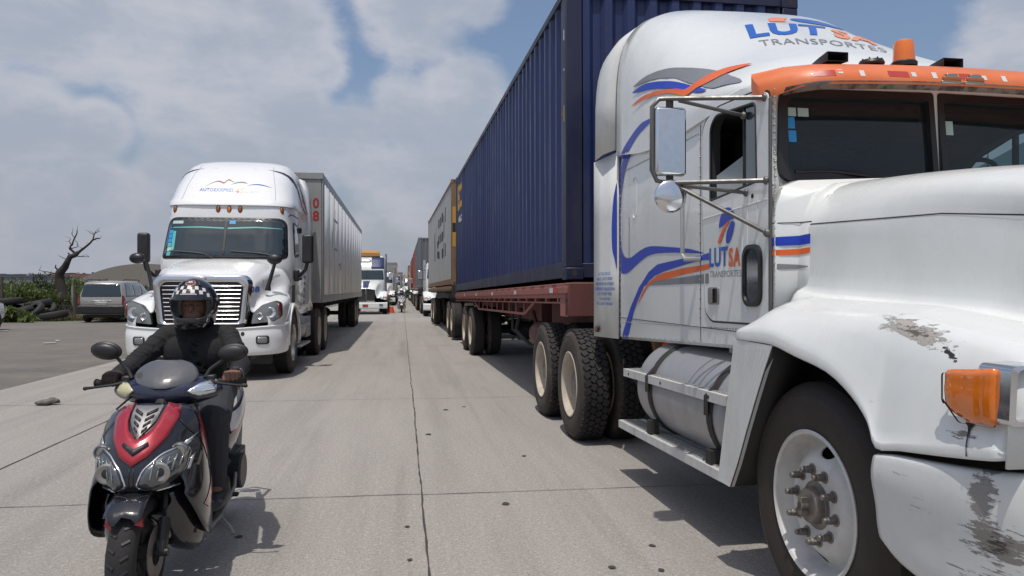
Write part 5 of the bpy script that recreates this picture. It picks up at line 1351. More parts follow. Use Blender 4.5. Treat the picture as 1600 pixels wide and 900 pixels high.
        build(f_, 'lens', 'lens', rim_, 80)
        for (x, z, r) in ((sg * .98, 1.03, .075), (sg * .83, .98, .05)):
            rf_ = MB().lathe([(0, .018), (r * .35, .01), (r * .7, .0), (r, -.012), (r * 1.06, -.006)], (x, yh(x) - .030, z), 'y', 24); build(rf_, 'reflector_bowl', 'lens_bright', rim_, 50)
        build(MB().add([(sg * 1.09, yh(1.09) - .030, .98), (sg * 1.118, yh(1.118) - .024, .99), (sg * 1.112, yh(1.11) - .024, 1.165), (sg * 1.08, yh(1.08) - .03, 1.18)], [(0, 1, 2, 3)]), 'turn_signal', 'red_lens', rim_, solid=.008)
    # bumper
    bp = MB(); rows = []
    plan = [V(0, -1.24, 0), V(.35, -1.235, 0), (V(.70, -1.20, 0)), V(.95, -1.12, 0), V(1.10, -.98, 0), V(1.165, -.80, 0), V(1.175, -.60, 0)]
    for (f_, o_) in ((0, -.06), (.06, 0), (.35, .015), (.66, .02), (.90, .0), (.97, .012), (1, -.03)):
        row = []
        for i, p in enumerate(plan):
            d = (plan[min(i + 1, 6)] - plan[max(i - 1, 0)]).normalized(); n_ = V(d.y, -d.x, 0)
            zt = .80 + .085 * max(0, i - 1) / 5; zb_ = .37 + .03 * (i / 6)
            q = p + n_ * o_; row.append(V(q.x, q.y, zb_ + (zt - zb_) * f_))
        rows.append(row)
    bp.patch(rows, 3, 3, True)
    bum = build(bp, 'bumper', 'white_clean', T, 60, solid=.01, off=-1)
    bbm = bvh_of([bum])
    for sg in (-1, 1):
        fo_ = rrect(sg * .875 - .09, sg * .875 + .09, .555, .685, .035, 4)
        o = decal('fog_lamp', tri2d([fo_], .05), F, bbm, 'black', T, .006, .006)
        decal('lens', tri2d([[(sg * .875 + (a - sg * .875) * .75, .62 + (b - .62) * .72) for a, b in fo_]], .05), F, bvh_of([o]), 'lens', o, .004, .004)
        decal('tow_hole', tri2d([[(sg * .60 + .028 * cos(a), .715 + .03 * sin(a)) for a in [2 * pi * i / 14 for i in range(14)]]], .05), F, bbm, 'crack', T, .004)
    build(MB().bb(-.98, .98, -1.02, -.9, .24, .42), 'lower_skirt', 'chassis', T, bevel=.03)
    build(MB().bb(-.62, .62, -1.20, -1.1, .78, .86), 'grille_sill', 'black', T)
    # wheels, frame
    for sg in (-1, 1): put_wheel(T, 'silver', sg * 1.175, 0, sg)
    dual(T, 1.22, 4.1 - .55); dual(T, 1.22, 5.42 - .55)
    axle(T, 0); axle(T, 3.55); axle(T, 4.87)
    for sg in (-1, 1):
        build(MB().bb(sg * .40, sg * .48, -.9, 5.3, .72, .98), 'frame_rail', 'chassis', T)
        tk = build(MB().lathe([(0, 1.0), (.26, 1.0), (.30, 1.03), (.30, 2.05), (.26, 2.08), (0, 2.08)], (sg * .84, 0, .68), 'y', 40), 'fuel_tank', 'tank', T, 40)
        build(MB().bb(sg * .62, sg * 1.155, .72, .98, .42, .98), 'side_box', 'tank', T, bevel=.03)
        for (z, y0, y1) in ((.36, .70, 2.1), (.70, 1.0, 2.1)):
            st = build(MB().bb(sg * 1.02, sg * 1.20, y0, y1, z, z + .035), 'step', 'alu', T, bevel=.006)
        build(MB().bb(sg * .9, sg * 1.12, 2.2, 2.8, .45, .85), 'battery_box', 'tank', T, bevel=.02)
        build(MB().bb(sg * .62, sg * .9, .55, .66, .4, 1.0), 'bracket', 'chassis', T)
    build(MB().bb(-.7, .7, .5, .56, .6, 1.2), 'firewall', 'chassis', T)
    build(MB().bb(-.4, .4, 3.4, 4.8, .98, 1.12), 'fifth_wheel', 'chassis', T)
    build(MB().cyl((-.85, 2.95, .9), (-.85, 2.95, 1.4), .07, n=12), 'exhaust', 'rust', T)
    # mirrors
    for sg in (-1, 1):
        m1 = MB().box((sg * 1.34, .50, 2.08), (.19, .14, .50)); mo = build(m1, 'mirror', 'black', T, bevel=.045, seg=4)
        build(MB().tube([(sg * 1.13, .62, 1.62), (sg * 1.2, .56, 1.62), (sg * 1.30, .5, 1.72), (sg * 1.33, .5, 1.85)], .032, 8), 'mirror_arm', 'black', mo, 50)
        build(MB().box((sg * 1.14, .62, 1.62), (.08, .16, .20)), 'arm_base', 'black', mo, bevel=.02)
        hm = build(MB().ell((sg * 1.0 + (-.05 if sg > 0 else -.10), -.55, 1.86), (.12, .075, .085)), 'hood_mirror', 'black', T, 60)
        build(MB().tube([(sg * .86, -.62, 1.36), (sg * .87, -.62, 1.45), (sg * .96, -.57, 1.80)], [.05, .032, .026], 8), 'mirror_arm', 'black', hm, 60)
    sd_ = bvh_of([hood])
    h = bh.ray_cast(V(3, -.02, 1.27), V(-1, 0, 0))
    if h[0]: build(MB().ell(tuple(h[0]), (.012, .035, .025)), 'fender_marker', 'amber', T)
    build(MB().bb(1.10, 1.145, .30, .36, 1.1, 1.45), 'intake_slot', 'ink', T)
    return T
aero = aero_tractor()
# ================================================================ other trucks of the queue
def plain_tractor(label, loc, rot=0, body='white', accent=None, grille_m='ink', deflector=False, high=3.3, group=None, marker=False):
    T = thing('semi_truck', label, 'truck', loc, rot, group)
    cb = MB(); cb.ring([plan_ring(yf, yr, w_, z, n) for (z, yf, yr, w_, n) in ((1.0, .55, 2.6, 1.0, 9), (1.6, .45, 2.6, 1.03, 9), (1.88, .40, 2.6, 1.03, 8), (2.52, .58, 2.6, 1.0, 8), (2.68, .62, 2.6, 1.0, 7), (high - .25, 1.0, 2.6, 1.0, 5), (high - .05, 1.3, 2.6, .9, 5), (high, 1.5, 2.55, .75, 5))])
    cab = build(cb, 'cab', body, T, 40); b = bvh_of([cab]); F = lambda a, c: ((a, -5, c), (0, 1, 0))
    decal('windshield', tri2d([rpoly([(-.95, 1.93), (.95, 1.93), (.90, 2.48), (-.90, 2.48)], .07)], .1), F, b, 'glass_dark', T, .01, .004, ang=180)
    decal('windshield_bar', tri2d([rpoly([(-.02, 1.93), (.02, 1.93), (.02, 2.48), (-.02, 2.48)], .001)], .1), F, b, 'black', T, .016, .004, ang=180)
    if accent:
        decal('roof_panel', tri2d([[(.25, 2.55), (.95, 2.55), (.95, high - .12), (.25, high - .12)]], .08), F, b, accent, T, .01, ang=180)
        decal('roof_panel', tri2d([[(-.95, 2.55), (-.75, 2.55), (-.75, high - .12), (-.95, high - .12)]], .08), F, b, accent, T, .01, ang=180)
    if deflector:
        d = MB(); d.ring([[(x, y, z) for x, z in se(.72 * k, high - .05, zt, 5, 10)] for y, zt, k in ((1.15, high + .15, 1.0), (1.35, high + .30, 1.0), (1.9, high + .34, .95))]); build(d, 'roof_deflector', 'yellow_deflector', T, 40)
        q = [(.34 * cos(a) - .10, high - .30 + .13 * sin(a) - .05 * abs(cos(a))) for a in [2 * pi * i / 24 for i in range(24)]]; q2 = [(.27 * cos(a) - .10, high - .285 + .085 * sin(a) - .04 * abs(cos(a))) for a in [2 * pi * i / 24 for i in range(24)]]
        decal('roof_mark', tri2d([q], .08), F, b, 'ink', T, .012, ang=180); decal('roof_mark', tri2d([q2], .08), F, b, 'white_clean', T, .018, ang=180)
    for sg in (-1, 1):
        MP = (lambda a, c: ((5, a, c), (-1, 0, 0))) if sg > 0 else (lambda a, c: ((-5, a, c), (1, 0, 0)))
        decal('side_window', tri2d([rpoly([(.85, 1.9), (1.45, 1.9), (1.45, 2.42), (.95, 2.42)], .06)], .1), MP, b, 'glass_dark', T, .006, .004)
        build(MB().box((sg * 1.32, .62, 2.15), (.19, .06, .42)), 'mirror', 'chrome', T, bevel=.02)
        build(MB().tube([(sg * 1.0, .7, 2.38), (sg * 1.36, .65, 2.38), (sg * 1.36, .65, 1.9), (sg * 1.0, .7, 1.88)], .016, 6), 'mirror_bracket', 'chassis', T)
        tk = build(MB().lathe([(0, 1.0), (.28, 1.0), (.31, 1.04), (.31, 2.3), (.28, 2.34), (0, 2.34)], (sg * .85, 0, .68), 'y', 24), 'fuel_tank', 'tank', T, 40)
        build(MB().cyl((sg * 1.02, 2.72, .8), (sg * 1.02, 2.72, high + .15), .065, n=14), 'exhaust_stack', 'chrome', T)
    hs = []
    for (Y, zt, wt, ws, wo_, zo, zl) in ((.58, 1.88, .74, .86, 1.10, 1.2, 1.05), (.1, 1.83, .68, .80, 1.18, 1.30, 1.08), (-.35, 1.72, .62, .72, 1.19, 1.26, 1.0), (-.75, 1.58, .57, .66, 1.16, 1.10, .82), (-1.0, 1.46, .52, .60, 1.10, .98, .80), (-1.06, 1.36, .50, .58, .98, .92, .80)):
        hs.append([V(0, Y, zt), V(wt * .6, Y, zt - .01), V(wt, Y, zt - .08), V((wt + ws) / 2, Y, (zt + zo) / 2), V(ws + .04, Y, zo - .02), V((ws + wo_) / 2, Y, zo + .0), V(wo_ - .03, Y, zo - .05), V(wo_, Y, (zo + zl) / 2), V(wo_, Y, zl)])
    hood = build(MB().patch(hs, 3, 3, True), 'hood', body, T, 60, solid=.01, off=-1)
    if accent:
        bh = bvh_of([hood]); decal('hood_stripe', tri2d([[(-.14, -1.0), (.14, -1.0), (.20, .3), (-.20, .3)]], .1), lambda a, c: ((a, c, 4), (0, 0, -1)), bh, accent, hood, .004, ang=180)
    for sg in (-1, 1):
        P_ = rpoly([(sg * .03, .72), (sg * .50, .72), (sg * .50, 1.34), (sg * .03, 1.42)], .02)
        gr = build(MB().ring([[(a, -1.13 + .12 * abs(a), c) for a, c in P_], [(a, -1.0, c) for a, c in P_]]), 'grille', 'chassis', T, bevel=.01)
        build(MB().tube([(a, -1.14 + .12 * abs(a), c) for a, c in P_ + P_[:1]], .016, 6), 'grille_frame', 'chrome', gr)
        h = build(MB().ell((sg * .90, -1.0, .92), (.14, .12, .095)), 'headlight', 'lens_bright', T); build(MB().ell((sg * 1.05, -.93, .93), (.08, .1, .07)), 'turn_signal', 'amber', h)
        put_wheel(T, 'silver', sg * 1.17, 0, sg)
    bp = MB().ring([[(x, -1.30 + .13 * (abs(x) / 1.18) ** 3, z), (x, -1.34 + .13 * (abs(x) / 1.18) ** 3, z + .05), (x, -1.34 + .13 * (abs(x) / 1.18) ** 3, z + .30), (x, -1.30 + .13 * (abs(x) / 1.18) ** 3, z + .34), (x, -1.05, z + .34), (x, -1.05, z)] for x, z in [(-1.19, .33), (-.9, .32), (-.4, .32), (.4, .32), (.9, .32), (1.19, .33)]])
    build(bp, 'bumper', body, T, bevel=.01)
    build(MB().bb(-.15, .15, -1.352, -1.343, .42, .55), 'front_plate', 'red_v', T)
    build(MB().bb(.75, .95, -1.338, -1.28, .50, .56), 'tow_slot', 'ink', T)
    for sg in (-1, 1): build(MB().bb(sg * .40, sg * .48, -.9, 5.6, .72, .98), 'frame_rail', 'chassis', T)
    build(MB().bb(-1.0, 1.0, .4, .5, .55, 1.1), 'firewall', 'chassis', T)
    dual(T, 1.21, 3.9); dual(T, 1.21, 5.2); axle(T, 0); axle(T, 3.9); axle(T, 5.2)
    return T
kw = plain_tractor('white and dark blue tractor with an ochre roof deflector, behind the silver box trailer', (-1.98, 43.5, 0), accent='navy', deflector=True, high=3.35)
def mv(o, loc, label, rot=0.0, group=None):
    c = copy_tree(o); c.location = loc; c.rotation_euler[2] = rot; c['label'] = label
    if group: c['group'] = group
    return c
tb = plain_tractor('low white tractor pulling the slate grey container in the right lane', (2.25, 39.5, 0), 0, body='white', high=2.85)
tb2 = mv(tb, (-1.75, 66, 0), 'white tractor whose side peeks out right of the white and dark blue one')
tb2t = mv(lt, (-1.75, 69.5, 0), 'far silver box trailer in the left lane')
g_ = 'short containers on the trucks far down the right lane'
def short_set(v, wall, label, L=6.06, H=2.9, x=2.15):
    c = container(label, (x, v, 0), 0, 0, (wall, wall), L=L, H=H, detail=False); c.location.z = 1.47; return c
short_set(44.0, 'dark_cont', 'slate grey container directly behind the low white tractor', L=9.1)
short_set(53.5, 'red_cont', 'long red container right behind the slate grey one', L=12.19)
short_set(70.5, 'brown_cont', 'dark brown short container past the long red one')
short_set(79.0, 'red_cont', 'far red short container, last before a white tractor')
f3 = flatbed('flatbed trailer under the slate grey and the long red container', (2.15, 43.9, 0), 0, 0, ('rust', 'chassis'), (6.2, 7.5, 10.2, 18.5, 19.8), L=21.8, detail=False); f3.location.z = 1.45
f4 = flatbed('flatbed trailer under the brown and far red short containers', (2.15, 70.4, 0), 0, 0, ('rust', 'chassis'), (1.6, 2.9, 12.0, 13.3), L=14.8, detail=False, front_gear=False); f4.location.z = 1.45
mv(tb, (2.15, 67.2, 0), 'white tractor between the long red container and the dark brown one')
mv(kw, (2.0, 92, 0), 'far white and blue tractor just beyond the last red container')
mv(c2, (2.0, 97, 1.5), 'distant grey container behind the far white and blue tractor')
mv(tb, (2.2, 118, 0), 'far white tractor in the right lane behind the distant grey container')
mv(tb, (-.2, 135, 0), 'tiny white tractor at the end of the road, left of the vanishing lane')
mv(kw, (-1.2, 105, 0), 'far dark blue and white tractor at the end of the left lane')
mv(lt, (-1.2, 109, 0), 'farthest silver box trailer of the left lane')
mv(kw, (1.3, 128, 0), 'tiny tractor with roof deflector in the middle of the far road')

# traffic cone next to the white and blue tractor
cn = thing('traffic_cone', 'low orange-red traffic cone on the road beside the white and dark blue tractor', 'cone', (-.62, 45.3, 0))
build(MB().bb(-.20, .20, -.20, .20, 0, .04), 'base', 'cone', cn); build(MB().cyl((0, 0, .05), (0, 0, .36), .19, .10, 16), 'body', 'cone', cn)

# ================================================================ parked cars
def car(label, loc, rot, paint, kind='van', L=4.75, W=1.86, Hh=1.74):
    T = thing('minivan' if kind == 'van' else 'parked_car', label, 'minivan' if kind == 'van' else 'car', loc, rot)
    hw = W / 2
    # local: rear faces -y
    if kind == 'van': secs = ((0, .42, .95, 1.02, .90), (.04, .35, .98, 1.20, .92), (.10, .32, 1.0, 1.60, .93), (.25, .30, 1.02, 1.70, .94), (1.0, .28, 1.03, Hh, .96), (2.6, .28, 1.03, Hh, .97), (3.2, .28, 1.03, 1.62, .97), (3.85, .28, 1.03, 1.12, .97), (4.3, .30, .95, .98, .95), (4.65, .35, .8, .86, .90), (L, .42, .62, .68, .78))
    else: secs = ((0, .42, .80, .86, .86), (.06, .34, .90, 1.0, .90), (.4, .30, .95, 1.22, .93), (1.0, .28, .97, 1.43, .95), (2.0, .28, .97, 1.47, .96), (2.7, .28, .97, 1.38, .97), (3.35, .28, .96, 1.0, .96), (4.0, .32, .88, .92, .92), (4.3, .42, .66, .72, .8))
    rings = []
    for (y, z0, zs, zt, k) in secs:
        w_ = hw * k; tw = w_ * (.80 if zt > zs + .3 else .95)
        rings.append([(0, y, z0), (w_ * .85, y, z0), (w_, y, z0 + .12), (w_ * 1.01, y, (z0 + zs) / 2), (w_ * .985, y, zs - .03), (w_ * .97, y, zs), ((w_ * .97 + tw) / 2 + .015, y, (zs + zt) / 2 + .0), (tw, y, zt - .07), (tw * .88, y, zt - .015), (0, y, zt + .012), (-tw * .88, y, zt - .015), (-tw, y, zt - .07), (-(w_ * .97 + tw) / 2 - .015, y, (zs + zt) / 2), (-w_ * .97, y, zs), (-w_ * .985, y, zs - .03), (-w_ * 1.01, y, (z0 + zs) / 2), (-w_, y, z0 + .12), (-w_ * .85, y, z0)])
    body = build(MB().ring(rings), 'body', paint, T, 50)
    cut(body, [MB().cyl((-2, y, .33), (2, y, .33), .385, n=28) for y in (.95, L - .95)], 50)
    b = bvh_of([body]); F = lambda a, c: ((a, -4, c), (0, 1, 0))
    k = 1 if kind == 'van' else .8
    zt = 1.60 if kind == 'van' else 1.36; zb_ = 1.06 if kind == 'van' else 1.0
    if kind == 'van':
        decal('rear_window', tri2d([rpoly([(-.78, 1.07), (.78, 1.07), (.68, 1.60), (-.68, 1.60)], .07)], .08), F, b, 'glass_dark', T, .008, .004, ang=180)
        decal('rear_badge_strip', tri2d([rrect(-.38, .38, .90, .925, .01)], .08), F, b, 'chrome', T, .012, .01, ang=180)
        pl = decal('licence_plate', tri2d([rrect(-.22, .22, .70, .86, .01)], .08), F, b, 'alu', T, .015, .006, ang=180)
        decal('tailgate_seam', tri2d([rrect(-.80, .80, .755, .765, .004)], .1), F, b, 'crack', T, .003, ang=180)
    for sg in (-1, 1):
        MP = (lambda a, c: ((4, a, c), (-1, 0, 0))) if sg > 0 else (lambda a, c: ((-4, a, c), (1, 0, 0)))
        for y0, y1, y2, y3 in (((.40, 1.45, 1.45, .60), (1.55, 2.5, 2.5, 1.55), (2.6, 3.55, 3.0, 2.6)) if kind == 'van' else ((.75, 1.5, 1.5, 1.1), (1.6, 2.4, 2.4, 1.6), (2.5, 3.1, 2.7, 2.5))):
            decal('side_window', tri2d([[(y0, zb_), (y1, zb_), (y2, zt - .02), (y3, zt - .02)]], .1), MP, b, 'glass_dark', T, .007, .004, ang=180)
        tl = build(MB().prism(rpoly([(sg * (hw * .86), .74), (sg * (hw * .955), .74), (sg * (hw * .955), 1.12), (sg * (hw * .87), 1.14)], .03), 'y', -.02 + .0, .16), 'tail_light', 'red_lens', T, bevel=.01)
        for y in (.95, L - .95):
            wl = build(MB().lathe([(.20, -.02), (.27, -.03), (.325, -.015), (.33, .03), (.33, .17), (.31, .2), (.2, .2)], (0, 0, 0), 'x', 32), 'wheel', 'rubber', T, 40)
            build(MB().lathe([(0, -.012), (.06, -.015), (.1, .01), (.18, .0), (.205, -.018), (.215, .01)], (0, 0, 0), 'x', 20), 'rim', 'rim_steel', wl, 40)
            wl.location = (sg * (hw - .02), y, .33); wl.rotation_euler = (0, 0, 0 if sg < 0 else pi)
        build(MB().box((sg * (hw + .10), L - 1.55, 1.08), (.2, .1, .14)), 'mirror', 'black', T, bevel=.03)
        if kind == 'van': build(MB().tube([(sg * .70, .5, 1.74), (sg * .71, .6, 1.79), (sg * .71, 2.6, 1.80), (sg * .70, 2.7, 1.75)], .018, 6), 'roof_rail', 'black', T)
    build(MB().bb(-hw * .97, hw * .97, -.10, .12, .36, .70), 'rear_bumper', 'black' if kind == 'van' else paint, T, bevel=.05, seg=3)
    build(MB().bb(-.7, .7, .2, L - .2, .2, .34), 'underbody', 'chassis', T)
    return T
car('champagne minivan parked on the dirt shoulder with its tailgate towards the camera', (-12.35, 33.6, 0), radians(2), 'van')
car('white van with rounded roof behind the champagne minivan', (-13.6, 44.5, 0), radians(-40), 'white_clean', 'van', Hh=1.9)
car('white hatchback cut off by the left edge of the photo', (-14.15, 24.2, 0), radians(2), 'white_clean', 'hatch', L=4.3, W=1.75)

# ================================================================ roadside: tree, tyres, posts, shrubs
def P2(px, py, D):
    # bearing and distance seen from the road
    a = (px - 800) / 1186.0; c, s = cos(radians(8.25)), sin(radians(8.25))
    return V(D * (a * c + s), D * (c - a * s), 1.38 - (py - 452) / 1186.0 * D)
tbase = V(-16.75, 40.6, 0)
dt = thing('dead_tree', 'bare dead tree with twisted dark trunk and broken branches beyond the tyre heap', 'tree', tbase)
def tl(x, z, y=0): return (x, y, z)
tr = MB().tube([tl(.20, -.1), tl(.12, .5), tl(.0, 1.1, .05), tl(-.15, 1.9, .1), tl(-.12, 2.2, .05), tl(.15, 2.5), tl(.30, 2.75, -.1), tl(.42, 3.0, -.1), tl(.62, 3.08, -.05), tl(.78, 3.25)], [.34, .29, .26, .22, .20, .17, .14, .13, .12, .09], 14)
for q in range(9):
    a = 2 * pi * q / 9; tr.tube([(.2 + .42 * cos(a), .42 * sin(a), -.1), (.15 + .26 * cos(a), .26 * sin(a), .35), (.0 + .2 * cos(a), .2 * sin(a), 1.2)], [.12, .11, .03], 7)
trunk = organic(tr, 'trunk', 'bark', dt, .03, 1)
limbs = (([tl(.72, 3.2), tl(.95, 3.4, .1), tl(1.2, 3.65, .1), tl(1.5, 3.88), tl(1.8, 3.95)], .07), ([tl(1.45, 3.85), tl(1.52, 4.15), tl(1.62, 4.32)], .035), ([tl(1.5, 4.1), tl(1.32, 4.2)], .02), ([tl(1.52, 4.2), tl(1.75, 4.28)], .02),
         ([tl(.68, 3.12), tl(.42, 3.4, -.1), tl(.5, 3.6, -.1), tl(.62, 3.95, -.05), tl(.72, 4.35)], .06), ([tl(.5, 3.6, -.1), tl(.36, 3.75), tl(.40, 3.9)], .025), ([tl(.62, 3.95), tl(.48, 4.12), tl(.5, 4.2)], .02), ([tl(.44, 3.4), tl(.72, 3.55, .1), tl(.6, 3.8, .1)], .025),
         ([tl(.62, 3.06), tl(.9, 3.03), tl(1.25, 3.02)], .028), ([tl(-.18, 2.15), tl(-.5, 2.2, -.1), tl(-1.0, 2.32, -.1)], .03), ([tl(-.12, 2.2), tl(-.28, 2.45), tl(-.26, 2.6)], .05), ([tl(.3, 2.85), tl(.05, 2.95), tl(-.15, 3.05)], .02), ([tl(.1, 2.15), tl(.5, 2.2, .1), tl(.8, 2.18, .1)], .025), ([tl(.36, 3.05), tl(.28, 3.2)], .05))
for P_, r in limbs:
    q = spline([V(*p) for p in P_], 3); rr = random.Random(int(r * 1000) + len(P_))
    build(MB().tube([p + V(rr.uniform(-.02, .02), rr.uniform(-.02, .02), rr.uniform(-.02, .02)) for p in q], [r * (1 - .65 * i / len(q)) for i in range(len(q))], 7), 'branch', 'bark', dt, 180)
tw = random.Random(9)
for P_, r in limbs[:10]:
    q = spline([V(*p) for p in P_], 3)
    for p in q[3::3]:
        d = V(tw.uniform(-1, 1), tw.uniform(-.6, .6), tw.uniform(-.1, 1)).normalized() * tw.uniform(.12, .32)
        build(MB().tube([p, p + d * .5 + V(0, 0, .02), p + d], [.012, .008, .003], 4), 'twig', 'bark', dt)
# tyres
M['old_rubber'] = surf('dark_old_rubber', (.022, .021, .021), .8, dirt=.5, dcol=(.07, .062, .055), dscale=3)
ty = MB().lathe([(.29, .03), (.33, .0), (.43, .0), (.48, .03), (.5, .07), (.5, .21), (.48, .25), (.43, .28), (.33, .28), (.29, .25)], (-.14, 0, 0), 'x', 40, 0)
tyo = build(ty, 'old_tyre', 'old_rubber', None, 50, solid=.02); tyo_me = tyo.data; bpy.data.objects.remove(tyo)
tyd = (((-15.07, 35.73, 0.24), (.3, radians(80), .2), 'old tyre lying flat with a pale worn tread, closest to the champagne minivan', 1.15),
       ((-16.15, 36.29, 0.42), (0, radians(45), .9), 'old tyre leaning half upright in the middle of the roadside heap', 1.0),
       ((-16.64, 36.57, 0.34), (.2, radians(60), -.4), 'old tyre tilted over behind the leafy weed', 1.0),
       ((-16.40, 37.34, 0.72), (0, radians(78), .3), 'old tyre on top of the roadside heap, right of centre', 1.1),
       ((-17.30, 37.07, 0.50), (0, radians(70), 2.0), 'old tyre sunk in the left half of the roadside heap', 1.05),
       ((-17.29, 36.66, 0.85), (0, radians(85), .1), 'topmost old tyre at the left end of the roadside heap', 1.05),
       ((-16.53, 38.27, 0.45), (.2, radians(55), 1.6), 'old tyre half hidden by dry grass near the dead tree', 1.0),
       ((-17.02, 35.81, 0.30), (0, radians(80), .6), 'old tyre lying at the foot of the heap by the left edge', 1.0))
for loc, r, lb, s_ in tyd:
    o = link(bpy.data.objects.new('old_tyre', tyo_me)); o.location = loc; o.rotation_euler = r; o.scale = (s_, s_, s_); tag(o, lb, 'tyre', 'old tyres dumped on the shoulder')
def leaf_mat(name, c1, c2):
    m, t, b = newmat(name); oi = t.nodes.new('ShaderNodeNewGeometry')
    n = _noise(t, 1.6, 3, .6); c = _mix(t, _ramp(t, n, .35, .65), c1, c2); c = _mix(t, _ramp(t, _noise(t, 22, 2), .3, .7, 0, .8), c, tuple(x * .55 for x in c1))
    t.links.new(c, b.inputs['Base Color']); b.inputs['Roughness'].default_value = .6
    tr_ = t.nodes.new('ShaderNodeBsdfTranslucent'); t.links.new(c, tr_.inputs[0]); ms_ = t.nodes.new('ShaderNodeMixShader'); ms_.inputs[0].default_value = .3
    t.links.new(b.outputs[0], ms_.inputs[1]); t.links.new(tr_.outputs[0], ms_.inputs[2]); t.links.new(ms_.outputs[0], t.nodes['Material Output'].inputs[0]); return m
M['leaf'] = leaf_mat('green_leaves', (.085, .13, .030), (.14, .18, .045)); M['leaf_dark'] = leaf_mat('dark_leaves', (.035, .06, .022), (.07, .10, .03)); M['dry'] = leaf_mat('dry_stalks', (.26, .20, .11), (.18, .13, .07))
def foliage(n, rx, ry, rz, size, seed, lumps=7):
    r = random.Random(seed); mb = MB(); L_ = []
    for _ in range(lumps): L_.append((V(r.uniform(-.75, .75) * rx, r.uniform(-.7, .7) * ry, rz * r.uniform(.25, 1.5)), r.uniform(.3, .62)))
    for _ in range(n):
        c, s_ = r.choice(L_); d = V(r.gauss(0, 1), r.gauss(0, 1), r.gauss(0, 1)).normalized() * (r.random() ** .45)
        p = c + V(d.x * rx * s_, d.y * ry * s_, d.z * rz * s_); 
        if p.z < .02: p.z = abs(p.z) + .02
        q = Euler((r.uniform(0, 6), r.uniform(0, 6), r.uniform(0, 6))).to_matrix(); k = size * r.uniform(.5, 1.3)
        mb.add([p + q @ V(-k, 0, 0), p + q @ V(0, -k * .4, 0), p + q @ V(k, 0, 0), p + q @ V(0, k * .4, k * .15)], [(0, 1, 2, 3)])
    return mb
BM = []
for s_ in range(3):
    a = build(foliage(1700, 1.1, .8, .85, .075, 20 + s_), 'foliage', 'leaf', None, 180, fix=False); BM.append(a.data); bpy.data.objects.remove(a)
a = build(foliage(1500, 1.1, .8, .8, .075, 40), 'foliage', 'leaf_dark', None, 180, fix=False); BM.append(a.data); bpy.data.objects.remove(a)
def shrub(loc, k, s_, label, group='shrubs behind the tyre heap', rz=0):
    T = thing('shrub', label, 'shrub', loc, rz, group); f = link(bpy.data.objects.new('foliage', BM[k]), T); s_ *= 1.22; T.scale = (s_,) * 3
    st = MB(); r = random.Random(int(loc[0] * 10))
    for _ in range(7): st.tube([(r.uniform(-.2, .2), r.uniform(-.2, .2), 0), (r.uniform(-.4, .4), r.uniform(-.3, .3), .5), (r.uniform(-.7, .7), r.uniform(-.5, .5), 1.1)], [.025, .018, .008], 5)
    build(st, 'stem', 'bark', T); return T
SP = ((-19.40, 40.71, 0, 1.00), (-18.73, 41.62, 1, 1.05), (-17.31, 40.40, 2, 0.85), (-20.53, 44.41, 3, 1.15), (-19.83, 47.33, 0, 1.00), (-18.23, 45.08, 1, 0.80), (-19.42, 49.30, 2, 0.90), (-21.13, 43.48, 3, 1.10), (-20.78, 47.47, 3, 1.20), (-18.52, 39.57, 1, 0.70), (-16.62, 40.81, 0, 0.60), (-20.78, 53.54, 3, 0.90), (-17.06, 40.87, 2, 0.50), (-20.87, 41.42, 0, 1.10), (-23.79, 47.91, 2, 1.20), (-20.74, 55.55, 1, 1.10))
names = ('green leafy shrub nearest the left edge behind the tyres', 'bushy green shrub behind the middle of the tyre heap', 'low green shrub between the tyre heap and the dead tree', 'dark green shrub standing behind the leftmost shrubs', 'light green shrub directly behind the dead tree', 'small shrub right of the dead tree trunk', 'green shrub between the dead tree and the minivan', 'dark shrub at the far left behind the fence post', 'tall dark shrub behind the dead tree', 'small green shrub on the left of the tyre heap', 'small shrub just left of the minivan', 'dark shrub hidden behind the minivan', 'tiny shrub at the foot of the dead tree', 'shrub cut by the left edge', 'farther tall shrub at the left edge', 'shrub behind the minivan roof')
for (x, y, k, s_), nm in zip(SP, names): shrub((x, y, 0), k, s_ * (.8 + .5 * ((int(abs(x) * 7) % 5) / 5)), nm, rz=x * 3)
wd = thing('weed', 'bright green broad-leaved weed growing in front of the tyres', 'plant', (-15.77, 34.22, 0)); build(foliage(600, .75, .5, .45, .13, 77, 5), 'leaves', 'leaf', wd, 180, fix=False)
# dry grass strip
gm = MB(); r = random.Random(8)
for _ in range(5200):
    x = r.uniform(-26, -13.2); y = 36.2 + (x + 14) * .42 + abs(r.gauss(0, 1.2)); h = r.uniform(.08, .35); a = r.uniform(0, 6); b = r.uniform(-.12, .12)
    gm.add([(x, y, -.01), (x + .03 * cos(a), y + .03 * sin(a), -.01), (x + b, y + b, h)], [(0, 1, 2)])
tag(build(gm, 'dry_grass', 'dry', None, 180, fix=False), kind='stuff')
gm = MB()
for _ in range(9000):
    x = r.uniform(-28, -13.0); y = 35.6 + (x + 14) * .42 + abs(r.gauss(0, 2.6)); h = r.uniform(.04, .16); a = r.uniform(0, 6)
    gm.add([(x, y, -.01), (x + .05 * cos(a), y + .05 * sin(a), -.01), (x + .03, y, h)], [(0, 1, 2)])
tag(build(gm, 'green_grass', 'leaf', None, 180, fix=False), kind='stuff')
def post(x, y, h, m, lb, r_=.07):
    o = build(MB().cyl((0, 0, -.1), (0, 0, h), r_, r_ * .8, 10).cyl((0, 0, h), (0, 0, h + .02), r_ * .9, r_ * .5, 10), 'fence_post', m, None); o.location = (x, y, 0); tag(o, lb, 'post', 'old fence posts')
M['wood'] = surf('old_post_wood', (.07, .055, .045), .9); M['wood_pale'] = surf('pale_post', (.30, .29, .26), .9)
